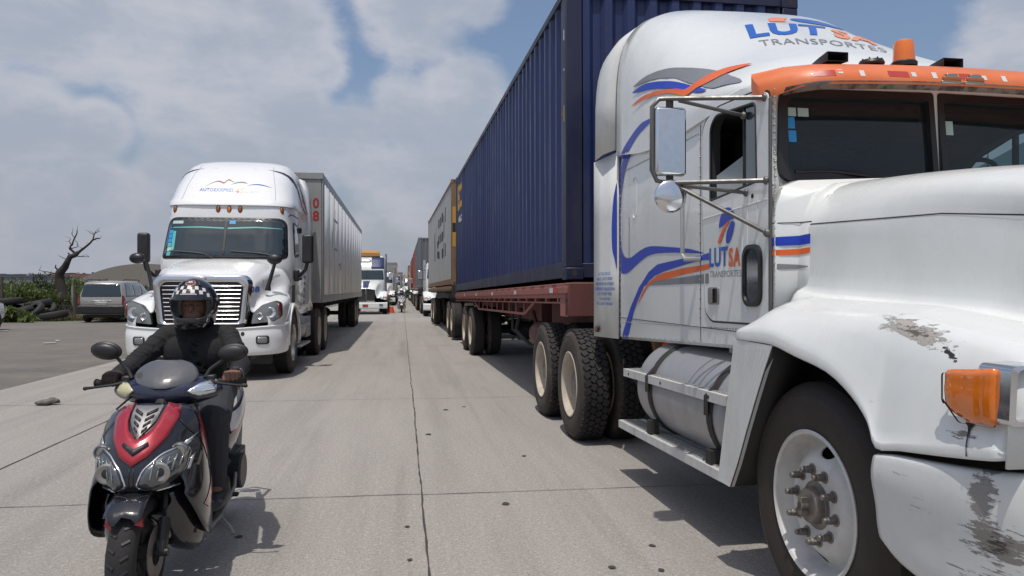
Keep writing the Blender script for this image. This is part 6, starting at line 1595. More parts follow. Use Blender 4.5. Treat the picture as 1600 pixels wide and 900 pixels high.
post(-17.99, 37.47, 1.95, 'wood', 'dark wooden fence post at the left edge'); post(-18.33, 39.03, 1.6, 'wood_pale', 'pale thin fence post left of the tyre heap', .05); post(-16.33, 40.77, 1.75, 'wood_pale', 'white fence post left of the minivan', .06); post(-15.78, 39.67, 1.5, 'wood', 'dark fence post touching the minivan outline', .09)
# arched roof store and far buildings
M['grey_roof'] = surf('grey_sheet_roof', (.22, .20, .175), .7, dirt=.4); M['wall_pale'] = surf('pale_far_wall', (.36, .35, .34), .9); M['wall_red'] = surf('brick_far_wall', (.26, .14, .10), .9); M['wall_grey'] = surf('grey_far_wall', (.22, .23, .26), .9); M['roof_blue'] = surf('blue_grey_roof', (.10, .12, .16), .8)
wh = thing('shed', 'long low shed with a curved tan roof beyond the minivan', 'shed', (-33.5, 106, 0), radians(8))
ap_ = [(x, 4.75 - 2.9 * (abs(x) / 9) ** 2.2) for x in [-9 + i * .9 for i in range(21)]]
build(MB().prism([(9, 1.6)] + [(-9, 1.6)] + ap_, 'y', 0, 25), 'roof', 'grey_roof', wh, 20)
build(MB().bb(-8.8, 8.8, .3, 24.7, -.1, 1.62), 'wall', 'grey_roof', wh)

r = random.Random(5)
cols = ['wall_pale', 'wall_red', 'wall_grey', 'wall_pale', 'wall_grey']
words = ('pale', 'brick red', 'grey', 'off-white', 'dull grey')
for i in range(22):
    px = -40 + i * 13.5 + r.uniform(-3, 3); D = r.uniform(330, 430); p = P2(px, 452, D); k = r.randrange(5)
    w_ = r.uniform(6, 10); h = r.uniform(6.2, 8.2) * D / 400 + 1.2
    T = thing('far_house', '%s flat-roofed house on the horizon, number %s from the left' % (words[k], ['one', 'two', 'three', 'four', 'five', 'six', 'seven', 'eight', 'nine', 'ten', 'eleven', 'twelve', 'thirteen', 'fourteen', 'fifteen', 'sixteen', 'seventeen', 'eighteen', 'nineteen', 'twenty', 'twenty-one', 'twenty-two'][i]), 'house', (p.x, p.y, -.5), r.uniform(-.2, .2) + .6, 'houses on the horizon')
    build(MB().bb(-w_, w_, -4, 4, 0, h), 'wall', cols[k], T); build(MB().bb(-w_ - .3, w_ + .3, -4.3, 4.3, h, h + r.uniform(.4, .9)), 'roof', r.choice(('roof_blue', 'roof_blue', 'wall_red', 'wall_grey')), T)
    for j in range(4): build(MB().bb(-w_ + 1 + j * w_ * .48, -w_ + 2.3 + j * w_ * .48, -4.05, -3.9, h - 3.2, h - 1.8), 'window', 'ink', T)
    if r.random() < .5: build(MB().cyl((w_ * .4, 0, h + .4), (w_ * .4, 0, h + 1.6), .7, n=10), 'water_tank', 'ink' if r.random() < .5 else 'wall_pale', T)
# scrub belt between the yard and the houses: many low crowns standing on the plain
sb = MB()
for i in range(130):
    D = r.uniform(60, 330); px = r.uniform(-60, 640); p = P2(px, 452, D); s_ = r.uniform(.7, 1.3) * (1 + D / 300)
    f_ = foliage(90, 2.0, 1.6, .75, .30, i, 5); sb.add([V(*v) * s_ + V(p.x, p.y, 0) for v in f_.v], f_.f)
tag(build(sb, 'scrub_belt', 'leaf_dark', None, 180, fix=False), kind='stuff')
# litter
rag = organic(MB().ell((0, 0, .035), (.10, .06, .035), (0, 0, .4)).ell((.06, .03, .05), (.06, .05, .04)).ell((-.07, -.01, .03), (.07, .03, .025), (0, 0, -.5)).ell((.02, -.05, .04), (.05, .03, .03)).tube([(.08, 0, .03), (.13, .02, .06), (.12, .07, .03), (.05, .08, .02)], .018, 7), 'crumpled_rag', M.setdefault('rag', surf('dirty_cloth', (.12, .115, .10), .95, dirt=.7, dcol=(.35, .34, .3), dscale=18, stretch=(1, 1, 1))), None, .008, 1)
rag.location = (-4.2, 9.75, 0); tag(rag, 'crumpled grey rag lying on the concrete left of the scooter', 'rag')
for (px, py, s_) in ((78, 537, .14), (6, 518, .12), (90, 533, .05), (262, 0, 0)):
    if s_:
        D = 1186 * 1.38 / (py - 452); p = P2(px, py, D); o = build(MB().box((0, 0, .015), (s_ * 2, s_, .03), (0, 0, .3)), 'litter', 'pale_sticker' if s_ < .1 else 'wall_pale', None, bevel=.01); o.location = (p.x, p.y, 0); tag(o, {78: 'flat pale scrap on the dirt shoulder left of the rag', 6: 'white scrap on the shoulder near the left edge', 90: 'tiny pale fragment right of the flat scrap'}[px], 'litter')
# ================================================================ scooter and rider
def scooter(label, loc, rot=0.0, main='black_gloss', cowl='navy_gloss', accent='red_gloss', tail='white_clean', lean=0.0):
    T = thing('scooter', label, 'scooter', loc, rot); T.rotation_euler = (0, lean, rot)
    def wheel(y, w_=.055, R=.25):
        t = MB().lathe([(.165, -w_ * .8), (.185, -w_), (.215, -w_ * 1.02), (.235, -w_ * .8), (.247, -w_ * .4), (.25, 0), (.247, w_ * .4), (.235, w_ * .8), (.215, w_ * 1.02), (.185, w_), (.165, w_ * .8)], (0, 0, 0), 'x', 64)
        gr = MB()
        for i in range(26):
            for sg in (-1, 1):
                a = 2 * pi * (i + .5 * (sg > 0)) / 26; Rm = Matrix.Rotation(a, 3, 'X')
                b = MB().box((sg * w_ * .45, 0, .2455), (w_ * .62, .010, .006), (0, sg * .32, sg * .6)); gr.add([Rm @ Vector(p) for p in b.v], b.f)
        wh = build(t, 'wheel', 'rubber', T, 50); wh.location = (0, y, R)
        build(gr, 'tread_groove', 'ink', wh, fix=False)
        rm = MB().lathe([(.168, -.05), (.172, -.042), (.150, -.03), (.146, 0), (.150, .03), (.172, .042), (.168, .05)], (0, 0, 0), 'x', 48)
        for i in range(5):
            a = 2 * pi * i / 5; rm.tube([(0, .03 * cos(a), .03 * sin(a)), (0, .15 * cos(a + .15), .15 * sin(a + .15))], .014, 6)
        rm.cyl((-.05, 0, 0), (.05, 0, 0), .035, n=16)
        build(rm, 'rim', 'chassis', wh, 40); return wh
    fw = wheel(0); wheel(1.30, .06)
    # fork, disc, caliper
    for sg in (-1, 1):
        build(MB().tube([(sg * .095, .0, .25), (sg * .095, .06, .40), (sg * .085, .16, .62)], [.024, .026, .02], 10).cyl((sg * .07, 0, .25), (sg * .125, 0, .25), .018, n=12), 'fork_leg', 'black', T)
    build(MB().lathe([(.055, 0), (.115, 0), (.115, .004), (.055, .004)], (.072, 0, .25), 'x', 32), 'brake_disc', 'steel', T)
    build(MB().box((.088, .085, .33), (.045, .05, .09), (.5, 0, 0)), 'brake_caliper', 'rim_steel', T, bevel=.008)
    build(MB().tube([(.09, .09, .36), (.12, .13, .45), (.10, .2, .6)], .006, 6), 'brake_hose', 'rubber', T)
    # front mudguard, broken lower edge
    mg = MB(); rows = []
    rr = random.Random(2)
    for i in range(13):
        a = radians(30 + 106 * i / 12); row = []
        for j in range(9):
            x = -.075 + .15 * j / 8; R = .285 - 2.2 * x * x; e = (.03 * rr.uniform(-1, 1) if i == 12 else 0)
            row.append((x * (1 + .0), R * cos(a) * 1.0 + e * .5, .25 + R * sin(a) + e * .6))
        rows.append(row)
    mg.ring(rows, False, (False, False))
    mo = build(mg, 'front_mudguard', main, T, 60, solid=.004)
    build(MB().prism([(-.075, .42), (-.045, .40), (-.05, .46)], 'y', -.17, -.155).prism([(.04, .42), (.075, .41), (.07, .46)], 'y', -.17, -.155), 'red_sticker', 'red_gloss', mo)
    # front apron
    ap = []
    for (z, w_, yc, ye) in ((.865, .14, .19, .245), (.838, .178, .12, .225), (.79, .203, .055, .205), (.735, .212, -.005, .185), (.68, .225, -.05, .165), (.62, .22, -.08, .14), (.565, .19, -.085, .10), (.525, .13, -.07, .05)):
        ap.append([V(w_ * t, yc + (ye - yc) * (t ** 2.2), z - .02 * t * t) for t in (0, .2, .4, .6, .8, 1)])
    apron = build(MB().patch(ap, 4, 4, True), 'front_apron', main, T, 60, solid=.006, off=-1)
    ba = bvh_of([apron]); F = lambda a, b: ((a, -3, b), (0, 1, 0))
    def on(P_, m_, nm, off=.004, th=.004, L=.03, par=None): return decal(nm, tri2d([P_], L), F, ba, m_, par or T, off, th, ang=180)
    # red V panel
    vp = [(-.115, .842), (-.07, .858), (-.062, .80), (-.045, .765), (0, .73), (.045, .765), (.062, .80), (.07, .858), (.122, .842), (.130, .805), (.105, .73), (.055, .67), (0, .635), (-.055, .67), (-.105, .73), (-.130, .805)]
    o = on([(a, b) for a, b in vp], accent, 'v_panel', .007, .008)
    on([(-.045, .72), (0, .695), (.045, .72), (.050, .708), (0, .672), (-.050, .708)], 'ink', 'badge_slot', .014, .006, par=o)
    vg = rpoly([(-.060, .852), (.060, .852), (.052, .80), (0, .73), (-.052, .80)], .008)
    g_ = on(vg, 'rim_steel', 'vent_grille', .006, .004)
    for i in range(5):
        z = .842 - i * .021; w_ = .044 - i * .006
        for sg in (-1, 1): on([(sg * .008, z - .016), (sg * w_, z), (sg * w_, z - .010), (sg * .008, z - .026)], 'ink', 'slot', .011, .003, par=g_)
    # twin headlights with bright outline
    for sg in (-1, 1):
        cyy = lambda a: 0
        hl = rpoly([(sg * .022, .558), (sg * .045, .62), (sg * .10, .672), (sg * .155, .69), (sg * .185, .668), (sg * .175, .60), (sg * .13, .558), (sg * .06, .54)], .014, 3)
        cx = sg * .105; cz = .612
        rim_ = on([(cx + (a - cx) * 1.08, cz + (b - cz) * 1.09) for a, b in hl], 'lens_bright', 'headlight', .004, .006)
        dk = on([(cx + (a - cx) * 1.0, cz + (b - cz) * 1.0) for a, b in hl], 'chassis', 'housing', .010, .005, par=rim_)
        ln = on([(cx + (a - cx) * .92, cz + (b - cz) * .9) for a, b in hl], 'scoot_lens', 'lens', .015, .004, par=rim_)
        h = ba.ray_cast(V(sg * .105, -3, .606), V(0, 1, 0))[0]
        build(MB().lathe([(0, -.006), (.018, -.010), (.020, -.018), (.036, -.022), (.044, -.018)], (h.x, h.y - .004, h.z), 'y', 24), 'projector', 'chrome_old', rim_, 40)
        build(MB().lathe([(0, -.020), (.012, -.023), (.019, -.020)], (h.x, h.y - .004, h.z), 'y', 16), 'bulb', 'ink', rim_, 40)
        h = ba.ray_cast(V(sg * .158, -3, .676), V(0, 1, 0))[0]
        if h:
            build(MB().lathe([(0, -.012), (.014, -.016), (.024, -.012), (.030, -.020), (.036, -.012), (.036, .01)], (h.x, h.y - .004, h.z), 'y', 20), 'side_lamp', 'chrome_old', rim_, 40)
        on([(sg * .16, .70), (sg * .205, .735), (sg * .212, .725), (sg * .17, .688)], 'lens_bright', 'chrome_flick', .005, .005, par=rim_)
        on([(sg * .192, .64), (sg * .180, .59), (sg * .188, .59), (sg * .202, .65)], 'lens_bright', 'chrome_flick', .005, .005, par=rim_)
    for sg in (-1, 1):
        for i in range(5): on([(sg * (.06 + .022 * i), .575 + .010 * i), (sg * (.066 + .022 * i), .575 + .010 * i), (sg * (.080 + .022 * i), .65 + .004 * i), (sg * (.076 + .022 * i), .65 + .004 * i)], 'lens', 'lens_rib', .019, .002)
        on([(sg * .13, .80), (sg * .133, .80), (sg * .215, .705), (sg * .212, .703)], 'ink', 'panel_gap', .003, .001)
        on([(sg * .006, .63), (sg * .010, .63), (sg * .012, .54), (sg * .008, .54)], 'ink', 'panel_gap', .003, .001)
    build(MB().tube([(x, .02 - .10 * (1 - (x / .16) ** 2) + .03, .530 - .012 * (1 - (x / .16) ** 2)) for x in [-.16 + .02 * i for i in range(17)]], .004, 6), 'chin_wire', 'lens_bright', T)
    # chin and leg shield sides
    for sg in (-1, 1):
        sd = []
        for (y, z0, z1, x0) in ((.0, .50, .60, .19), (.06, .40, .70, .222), (.14, .30, .77, .24), (.24, .25, .82, .235), (.36, .22, .82, .215), (.42, .22, .68, .20)):
            sd.append([V(sg * (x0 + .012 * sin(pi * t) - .07 * t ** 1.6), y + .05 * t, z0 + (z1 - z0) * t) for t in (0, .25, .5, .75, 1)])
        so_ = build(MB().patch(sd, 3, 3), 'leg_shield_side', main, T, 60, solid=.006)
        b2 = bvh_of([so_]); MP = (lambda a, b: ((3, a, b), (-1, 0, 0))) if sg > 0 else (lambda a, b: ((-3, a, b), (1, 0, 0)))
        decal('red_flash', tri2d([[(.16, .76), (.30, .80), (.36, .66), (.28, .58), (.24, .66)]], .03), MP, b2, accent, so_, .003, ang=180)
        decal('silver_flash', tri2d([[(.12, .42), (.34, .50), (.36, .46), (.2, .38)]], .03), MP, b2, accent, so_, .003, ang=180)
        lo = []
        for (y, x0, z0, z1) in ((.02, .12, .42, .50), (.12, .18, .26, .50), (.24, .21, .19, .46), (.36, .20, .17, .34)):
            lo.append([V(sg * x0, y, z1), V(sg * (x0 + .01), y, (z0 + z1) / 2), V(sg * (x0 - .03), y, z0), V(sg * (x0 - .10), y + .02, z0 - .015)])
        build(MB().patch(lo, 3, 3), 'belly_fairing', main, T, 60, solid=.006)
    build(MB().patch([[V(x, .16 - .04 * (1 - (x / .2) ** 2), z) for x in (-.2, -.1, 0, .1, .2)] for z in (.50, .40, .28)], 2, 2), 'inner_arch', 'black', T, 60, solid=.005)
    build(MB().patch([[V(x * k, y, z) for x in (-.20, -.1, 0, .1, .20)] for y, z, k in ((.24, .85, .6), (.30, .80, .8), (.38, .60, 1), (.42, .40, 1), (.44, .28, 1))], 2, 3), 'leg_shield', 'black', T, 60, solid=.006)
    build(MB().tube([(0, .17, .62), (0, .38, .92)], .03, 10), 'steering_stem', 'chassis', T)
    # floorboard and rails
    build(MB().bb(-.17, .17, .40, .86, .255, .285), 'floorboard', 'black', T, bevel=.01)
    build(MB().tube([(-.12, .40, .20), (-.14, .6, .18), (-.14, .95, .22)], .02, 8).tube([(.12, .40, .20), (.14, .6, .18), (.14, .95, .22)], .02, 8), 'frame_tube', 'chassis', T)
    for sg in (-1, 1):
        build(MB().tube([(sg * .19, .30, .22), (sg * .215, .55, .24), (sg * .22, .85, .31), (sg * .20, 1.0, .42)], .010, 8), 'side_bar', 'rim_steel', T)
        build(MB().box((sg * .21, .78, .285), (.09, .035, .02)), 'foot_peg', 'rubber', T, bevel=.005)
    # handlebar cowl
    hc = []
    for (z, w_, yc, ye) in ((.985, .08, .44, .47), (.968, .14, .375, .46), (.94, .215, .335, .45), (.905, .25, .312, .44), (.865, .225, .308, .44), (.832, .13, .325, .42)):
        hc.append([V(w_ * t, yc + (ye - yc) * t ** 2, z - .006 * t) for t in (0, .25, .5, .75, 1)])
    hcw = build(MB().patch(hc, 4, 4, True), 'handlebar_cowl', cowl, T, 60, solid=.006, off=-1)
    bh = bvh_of([hcw])
    bk = []
    for (z, w_, yc) in ((.985, .07, .46), (.96, .15, .50), (.92, .21, .52), (.87, .20, .50), (.85, .13, .45)): bk.append([V(w_ * t, yc - .05 * t * t, z) for t in (-1, -.5, 0, .5, 1)])
    build(MB().patch(bk, 3, 3), 'instrument_cowl', 'black', T, 60, solid=.006)
    for sg in (-1, 1):
        P_ = rpoly([(sg * .105, .895), (sg * .155, .925), (sg * .225, .935), (sg * .222, .885), (sg * .15, .872)] if sg > 0 else [(-.125, .90), (-.165, .93), (-.215, .925), (-.222, .885), (-.165, .872)], .012, 3)
        ts = decal('turn_signal', tri2d([P_], .02), F, bh, 'yellow_lens' if sg < 0 else 'lens_bright', T, .006, .008, ang=180)
    ws_ = []
    for (z, w_, yc, ye) in ((1.035, .055, .435, .455), (1.02, .10, .415, .445), (.99, .135, .375, .425), (.955, .145, .335, .40), (.925, .11, .312, .36), (.912, .05, .308, .325)): ws_.append([V(w_ * t, yc + (ye - yc) * t ** 2, z) for t in (0, .33, .66, 1)])
    build(MB().patch(ws_, 4, 4, True), 'windscreen', 'screen', T, 70, solid=.004)
    build(MB().tube([(-.335, .49, .925), (-.2, .46, .925), (0, .44, .93), (.2, .46, .925), (.335, .49, .925)], .012, 8), 'handlebar', 'chassis', T)
    for sg in (-1, 1):
        gp = MB().cyl((sg * .225, .466, .925), (sg * .345, .492, .925), .0165, n=14).cyl((sg * .345, .492, .925), (sg * .352, .494, .925), .020, n=14)
        build(gp, 'grip', 'rubber', T)
        build(MB().tube([(sg * .19, .43, .935), (sg * .24, .40, .925), (sg * .32, .395, .915), (sg * .365, .40, .91)], [.010, .007, .006, .008], 8).ell((sg * .366, .40, .91), (.010,) * 3, None, 8), 'brake_lever', 'black', T)
        build(MB().box((sg * .195, .45, .94), (.04, .05, .045)), 'switch_block', 'black', T, bevel=.008)
        # mirrors
        mx = .30 if sg > 0 else -.285; mz = 1.07 if sg > 0 else 1.085
        me_ = build(MB().ell((mx, .44, mz), (.072, .018, .044), (0, .12 * -sg, 0)).ell((mx, .425, mz), (.060, .022, .036), (0, .12 * -sg, 0)), 'mirror', 'black', T, 60)
        build(MB().tube([(sg * .17, .44, .95), (sg * .19, .45, .99), (mx - sg * .035, .45, mz - .025)], [.013, .009, .008], 8), 'mirror_stem', 'black', me_, 60)
    build(MB().tube([(-.15, .36, .87), (-.20, .33, .82), (-.13, .3, .79), (-.05, .26, .80)], .006, 6).tube([(.12, .38, .86), (.16, .36, .80), (.10, .3, .78)], .006, 6), 'cable', 'rubber', T)
    # seat and rear body
    st = MB(); st.ell((0, 1.0, .735), (.145, .30, .055)).ell((0, 1.35, .80), (.13, .22, .05)).ell((0, 1.16, .77), (.13, .14, .07))
    organic(st, 'seat', 'seat_vinyl', T, .012, 6)
    for sg in (-1, 1):
        rb = []
        for (y, z0, z1, x0) in ((.74, .30, .62, .11), (.86, .38, .70, .155), (1.05, .45, .72, .175), (1.25, .52, .76, .165), (1.45, .62, .80, .13), (1.68, .74, .83, .06)): rb.append([V(sg * (x0 * (.9 + .25 * sin(pi * t * .8))), y, z0 + (z1 - z0) * t) for t in (0, .3, .6, 1)])
        so_ = build(MB().patch(rb, 4, 4), 'rear_side_panel', main, T, 60, solid=.006)
        b2 = bvh_of([so_]); MP = (lambda a, b: ((3, a, b), (-1, 0, 0))) if sg > 0 else (lambda a, b: ((-3, a, b), (1, 0, 0)))
        decal('pale_panel', tri2d([[(.88, .69), (1.1, .705), (1.6, .80), (1.5, .77), (1.25, .68), (1.0, .60), (.90, .60)]], .03), MP, b2, tail, so_, .003, ang=180)
        decal('red_line', tri2d([[(.90, .60), (1.0, .60), (1.25, .68), (1.5, .77), (1.5, .76), (1.25, .665), (1.0, .585), (.90, .585)]], .03), MP, b2, accent, so_, .004, ang=180)
    build(MB().tube([(-.10, 1.5, .83), (-.12, 1.7, .87), (0, 1.78, .88), (.12, 1.7, .87), (.10, 1.5, .83)], .014, 8), 'grab_rail', 'black', T)
    build(MB().ell((0, 1.72, .78), (.07, .04, .04)), 'tail_light', 'red_lens', T)
    build(MB().bb(.06, .16, .85, 1.45, .20, .38), 'engine_case', 'chassis', T, bevel=.04, seg=3)
    build(MB().cyl((.13, 1.02, .36), (.235, 1.02, .36), .10, n=28).bb(.12, .20, .98, 1.25, .30, .46), 'air_filter_box', 'black', T, bevel=.01)
    build(MB().tube([(-.10, 1.0, .24), (-.15, 1.15, .25), (-.15, 1.25, .28), (-.155, 1.62, .36)], [.02, .03, .06, .065], 14), 'exhaust', 'chassis', T)
    build(MB().tube([(.13, 1.3, .3), (.12, 1.42, .62)], .03, 10), 'shock_absorber', 'rim_steel', T)
    build(MB().tube([(.10, .78, .24), (.22, .74, .12), (.24, .72, .09)], .012, 8), 'side_stand', 'rim_steel', T)
    return T

def rider(label, loc, rot=0.0, voxel=.005, shirt='shirt', lean=0.0, helm='black_gloss', checks=True, gx=.285, gear=True):
    T = thing('person', label, 'person', loc, rot)
    T.rotation_euler = (0, lean, rot)
    hipz = .80
    H = V(-.02, .98, 1.285)     # helmet centre
    S = [V(-.185, 1.03, 1.115), V(.150, 1.03, 1.115)]
    E_ = [V(-.300, .81, .965), V(.262, .81, .965)]
    W_ = [V(-gx - .005, .575, .945), V(gx, .575, .945)]
    HD = [V(-gx + .005, .50, .935), V(gx - .005, .50, .935)]
    b = MB()
    # trunk
    b.ell((-.01, 1.08, .83), (.16, .13, .11)).ell((-.015, 1.07, .95), (.145, .105, .16)).ell((-.015, 1.055, 1.06), (.165, .11, .13)).cap(S[0] + V(.05, 0, -.01), S[1] + V(-.05, 0, -.01), .07, .07)
    b.cap((-.02, 1.04, 1.12), (-.02, 1.0, 1.24), .055, .052).ell(H + V(0, .025, .0), (.078, .095, .115)).ell(H + V(0, -.03, -.055), (.055, .05, .06))
    # face
    H0 = H; H = H + V(0, .024, 0)
    b.ell(H + V(0, -.092, -.012), (.015, .022, .026)).ell(H + V(0, -.085, -.055), (.026, .014, .007)).ell(H + V(0, -.085, -.067), (.022, .012, .007)).ell(H + V(0, -.074, .022), (.055, .016, .012))
    for sg in (-1, 1): b.ell(H + V(sg * .08, .0, -.01), (.012, .025, .03))
    HF = H; H = H0
    for i in (0, 1):
        b.cap(S[i], E_[i], .048, .040).cap(E_[i], W_[i], .039, .029)
    # legs, bent on the footboard
    for sg in (-1, 1):
        hp = V(sg * .09 - .01, 1.05, .80); kn = V(sg * .185, .56, .72); an = V(sg * .165, .66, .36); 
        b.cap(hp, kn, .085, .062).cap(kn, an, .060, .038).cap(an, V(sg * .19, .58, .315), .035, .03).ell((sg * .19, .52, .305), (.042, .06, .025))
    # hands closed round the grips
    for i, sg in ((0, -1), (1, 1)):
        d = V(sg * .118, .026, 0).normalized(); c = HD[i]
        b.cap(W_[i], c + V(0, .035, .012), .028, .027)
        b.ell(c + V(0, .022, .022), (.043, .034, .020), (0, 0, sg * .2))
        for k in range(4):
            o_ = d * ((k - 1.5) * .0205); ln_ = (.92, 1.0, .97, .85)[k] if sg < 0 else (.92, 1.0, .97, .85)[k]; r0 = .0098
            p = [c + o_ + V(0, .012, .030), c + o_ + V(0, -.022 * ln_, .024), c + o_ + V(0, -.036 * ln_, -.002), c + o_ + V(0, -.020, -.022), c + o_ + V(0, .002, -.024)]
            for q in range(4): b.cap(p[q], p[q + 1], r0 - q * .0007, r0 - .0008 - q * .0007, 8)
        t0 = c - d * .040; b.cap(t0 + V(0, .03, .012), t0 + V(0, .010, -.012), .012, .011, 8); b.cap(t0 + V(0, .010, -.012), t0 + V(0, -.018, -.020), .011, .009, 8)
    body = organic(b, 'person', 'skin', None, voxel * .75, 2)
    body.name = 'body'; body.parent = T
    # eyes
    for sg in (-1, 1):
        build(MB().ell(HF + V(sg * .030, -.078, .006), (.010, .010, .0035)), 'eye', 'rim_steel', body, 60); build(MB().ell(HF + V(sg * .030, -.087, .006), (.005, .003, .0045)), 'pupil', 'ink', body, 60)
    # shirt with folds
    s = MB(); rr = random.Random(6)
    s.ell((-.01, 1.09, .84), (.158, .135, .12)).ell((-.015, 1.075, .95), (.148, .115, .17)).ell((-.015, 1.055, 1.06), (.17, .115, .14)).cap(S[0] + V(.03, 0, .0), S[1] + V(-.03, 0, 0), .072, .072).cap((-.02, 1.04, 1.12), (-.02, 1.02, 1.19), .075, .066)
    s.ell((-.10, .97, 1.03), (.085, .06, .09)).ell((.07, .97, 1.03), (.085, .06, .09))
    for i in (0, 1):
        s.cap(S[i], E_[i], .060, .050).cap(E_[i], W_[i] + V(0, .012, 0), .049, .036)
        ax = (E_[i] - S[i]).normalized(); 
        for k in range(8):
            t = .12 + k * .11; c = S[i].lerp(E_[i], t); n_ = V(rr.uniform(-1, 1), rr.uniform(-1, 1), rr.uniform(-1, 1)); n_ = (n_ - ax * n_.dot(ax)).normalized()
            u_ = ax.cross(n_); R0 = .055 - .010 * t
            s.tube([c + (n_ * cos(a) + u_ * sin(a)) * R0 * 1.02 + ax * .05 * a / 3 for a in [j * .35 for j in range(8)]], .010, 6)
        ax2 = (W_[i] - E_[i]).normalized()
        for k in range(6):
            c = E_[i].lerp(W_[i], .06 + k * .13); n_ = V(rr.uniform(-1, 1), rr.uniform(-1, 1), 1).cross(ax2).normalized(); u_ = ax2.cross(n_); R0 = .046 - .012 * k / 6
            s.tube([c + (n_ * cos(a) + u_ * sin(a)) * R0 + ax2 * .03 * a / 3 for a in [j * .4 for j in range(8)]], .008, 6)
    for k in range(14):
        z = .80 + k * .022; x0 = rr.uniform(-.14, .0); s.tube([(x0 + .03 * j, 1.075 - .15 * sqrt(max(.05, 1 - ((x0 + .03 * j) / .2) ** 2)) * .93, z + .006 * j * rr.choice((-1, 1))) for j in range(5)], .009, 6)
    organic(s, 'shirt', shirt, body, voxel, 2)
    t = MB()
    for sg in (-1, 1):
        hp = V(sg * .09 - .01, 1.07, .80); kn = V(sg * .185, .56, .73); an = V(sg * .165, .67, .35)
        t.cap(hp, kn, .100, .080).cap(kn, an, .076, .050).ell(hp, (.11, .12, .09))
        for k in range(5):
            c = kn.lerp(an, .12 + .18 * k); t.tube([c + V(.066 * cos(a), .066 * sin(a), .012 * a) for a in [j * .5 + k for j in range(8)]], .010, 6)
        sh = MB().ell((sg * .19, .60, .315), (.047, .10, .038)).ell((sg * .19, .52, .305), (.050, .085, .030)).cap((sg * .19, .68, .33), (sg * .19, .68, .38), .045, .043).ell((sg * .19, .58, .293), (.048, .15, .012))
        organic(sh, 'shoe', 'black', body, .008, 3)
    organic(t, 'trousers', 'trouser', body, voxel, 2)
    # helmet: shell with eye port
    hm = MB()
    k = 40; rings = []
    hx, hy, hz = .122, .145, .150
    hel = MB().ell(H + V(0, .003, .010), (hx, hy + .006, hz), None, 32).ell(H + V(0, -.062, -.075), (.092, .085, .066), None, 24).ell(H + V(0, .02, -.06), (.108, .12, .085), None, 24)
    hsh = organic(hel, 'helmet', helm, None, .006, 5)
    port = MB().prism(rpoly([(H.x - .102, H.z + .036), (H.x + .102, H.z + .036), (H.x + .100, H.z - .025), (H.x + .070, H.z - .060), (H.x - .070, H.z - .060), (H.x - .100, H.z - .025)], .02), 'y', H.y - .3, H.y - .02)
    inner = MB().ell(H + V(0, .008, -.005), (hx - .020, hy - .028, hz - .022), None, 24).cyl(H + V(0, .0, -.25), H + V(0, .0, -.05), .082, .082, 24)
    cut(hsh, [inner, port], 60); hsh.parent = body
    bv_ = bvh_of([hsh]); F = lambda a, c: ((H.x + a, H.y - 1, H.z + c), (0, 1, 0))
    # visor raised rim around the port and lower lip trim
    rm = []
    for a_, c_ in rpoly([(-.102, .038), (.102, .038), (.101, -.026), (.071, -.062), (-.071, -.062), (-.101, -.026)], .02):
        h = bv_.ray_cast(V(H.x + a_ * 1.04, H.y - 1, H.z + c_ * 1.07), V(0, 1, 0)); 
        if h[0]: rm.append(h[0] + V(0, -.002, 0))
    if len(rm) > 3: build(MB().tube(rm + rm[:1], .0045, 6), 'visor_trim', 'black', hsh)
    if checks:
        def rad(al, el, r=1): return (sin(al) * cos(el), -cos(al) * cos(el), sin(el))
        def sph(a, e): d = Vector(rad(a, e)); return (H + V(0, .008, .01) + d, -d)
        def q(a0, a1, e0, e1, m_, nm, off=.002): decal(nm, tri2d([[(a0, e0), (a1, e0), (a1, e1), (a0, e1)]], .12), sph, bv_, m_, hsh, off, ang=180)
        for row in range(2):
            for i in range(11):
                if (i + row) % 2 == 0:
                    a0 = -.86 + i * .157; am = a0 + .078; e = .50 + .165 * row - .10 * am * am - (.16 * max(0, abs(am) - .5))
                    q(a0, a0 + .15, e - .075, e + .075, 'pale_tape', 'check_mark')
        q(-.30, .30, .375, .405, 'pale_tape', 'band_text')
        e_ = [(.24 * cos(a), .92 + .15 * sin(a)) for a in [2 * pi * i / 20 for i in range(20)]]
        decal('badge', tri2d([e_], .1), sph, bv_, 'red_lens', hsh, .003, ang=180)
        decal('badge_detail', tri2d([[(-.16, .86), (-.05, 1.0), (0, .90), (.05, 1.0), (.16, .86), (.05, .90), (0, .84), (-.05, .90)]], .1), sph, bv_, 'pale_tape', hsh, .005, ang=180)
        decal('badge_ring', tri2d([[(.27 * cos(a), .92 + .175 * sin(a)) for a in [2 * pi * i / 20 for i in range(20)]]], .1), sph, bv_, 'yellow_lens', hsh, .0015, ang=180)
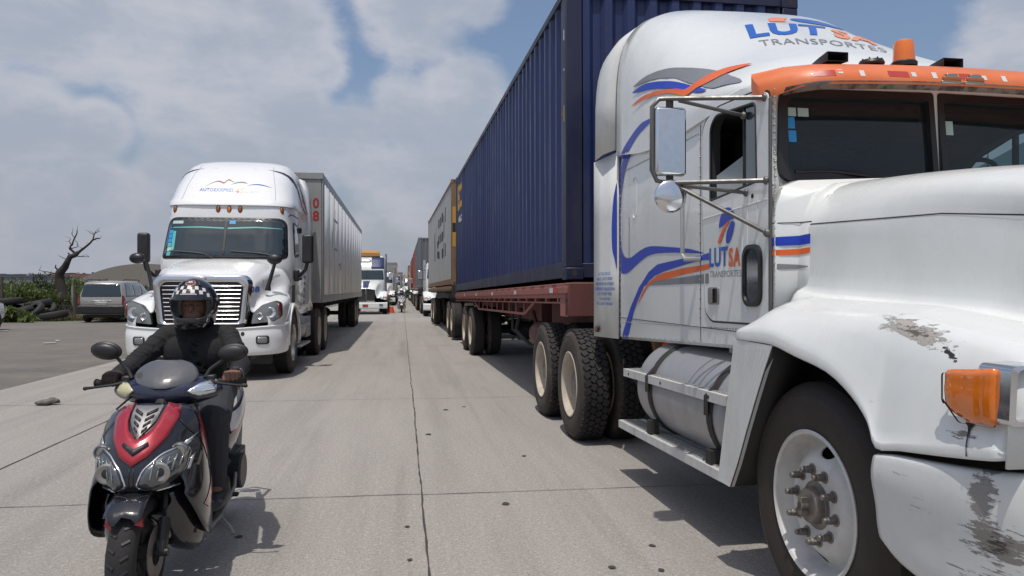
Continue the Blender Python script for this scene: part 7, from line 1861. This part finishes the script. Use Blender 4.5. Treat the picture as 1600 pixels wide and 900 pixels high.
        for sg in (-1, 1):
            for i in range(4):
                a0 = sg * (1.02 - .13 * i); e0 = -.20 - .14 * i
                decal('side_check', tri2d([[(a0, e0), (a0 - sg * .10, e0 - .10), (a0 - sg * .06, e0 - .16), (a0 + sg * .04, e0 - .05)]], .08), sph, bv_, 'pale_tape', hsh, .003, ang=180)
            decal('side_stripe', tri2d([[(sg * 1.25, .12), (sg * 1.12, -.25), (sg * .95, -.50), (sg * .62, -.80), (sg * .62, -.76), (sg * .97, -.45), (sg * 1.15, -.22), (sg * 1.28, .12)]], .08), sph, bv_, 'alu', hsh, .002, ang=180)
            decal('air_vent', tri2d([[(sg * .42, .80), (sg * .52, .74), (sg * .55, .98), (sg * .42, 1.0)]], .08), sph, bv_, 'ink', hsh, .004, .004, ang=180)
            build(MB().cyl(H + V(sg * .112, .0, .03), H + V(sg * .130, .0, .03), .022, n=16), 'visor_pivot', 'black', hsh)
    # watch and fingerless glove
    wr = W_[1]; d = (E_[1] - W_[1]).normalized(); c = wr + d * .012
    wt = build(MB().cyl(c - d * .012, c + d * .012, .036, n=24), 'watch', 'chrome_old', body, 40); build(MB().box(c + V(0, -.012, .034), (.034, .032, .012), (.3, 0, 0)), 'watch_face', 'ink', wt, bevel=.003)
    c = HD[0]
    gl = MB().ell(c + V(0, .020, .022), (.050, .042, .027), (0, 0, -.2)).cap(W_[0], c + V(0, .035, .012), .034, .033)
    dd = V(-.118, .026, 0).normalized()
    for k in range(4):
        o_ = dd * ((k - 1.5) * .0205); gl.cap(c + o_ + V(0, .012, .030), c + o_ + V(0, -.024, .024), .0125, .012, 8); gl.cap(c + o_ + V(0, -.024, .024), c + o_ + V(0, -.037, .002), .012, .0115, 8)
    organic(gl, 'glove', 'glove', body, .004, 2)
    return T
SX, SY = -1.12, 3.45
scooter('black and navy scooter with red V front panel and twin headlights, ridden towards the camera', (SX, SY, 0), 0)
rider('person in black long-sleeved shirt and checkered black helmet riding the near scooter', (SX, SY, 0))
scooter('small pale scooter far down the middle of the road', (-.02, 45.6, 0), 0, main='white_clean', cowl='white_clean', accent='alu')
rider('distant person in blue-grey jacket and white helmet on the far pale scooter', (-.02, 45.6, 0), 0, voxel=.016, shirt='blue_shirt', helm='white_clean', checks=False)
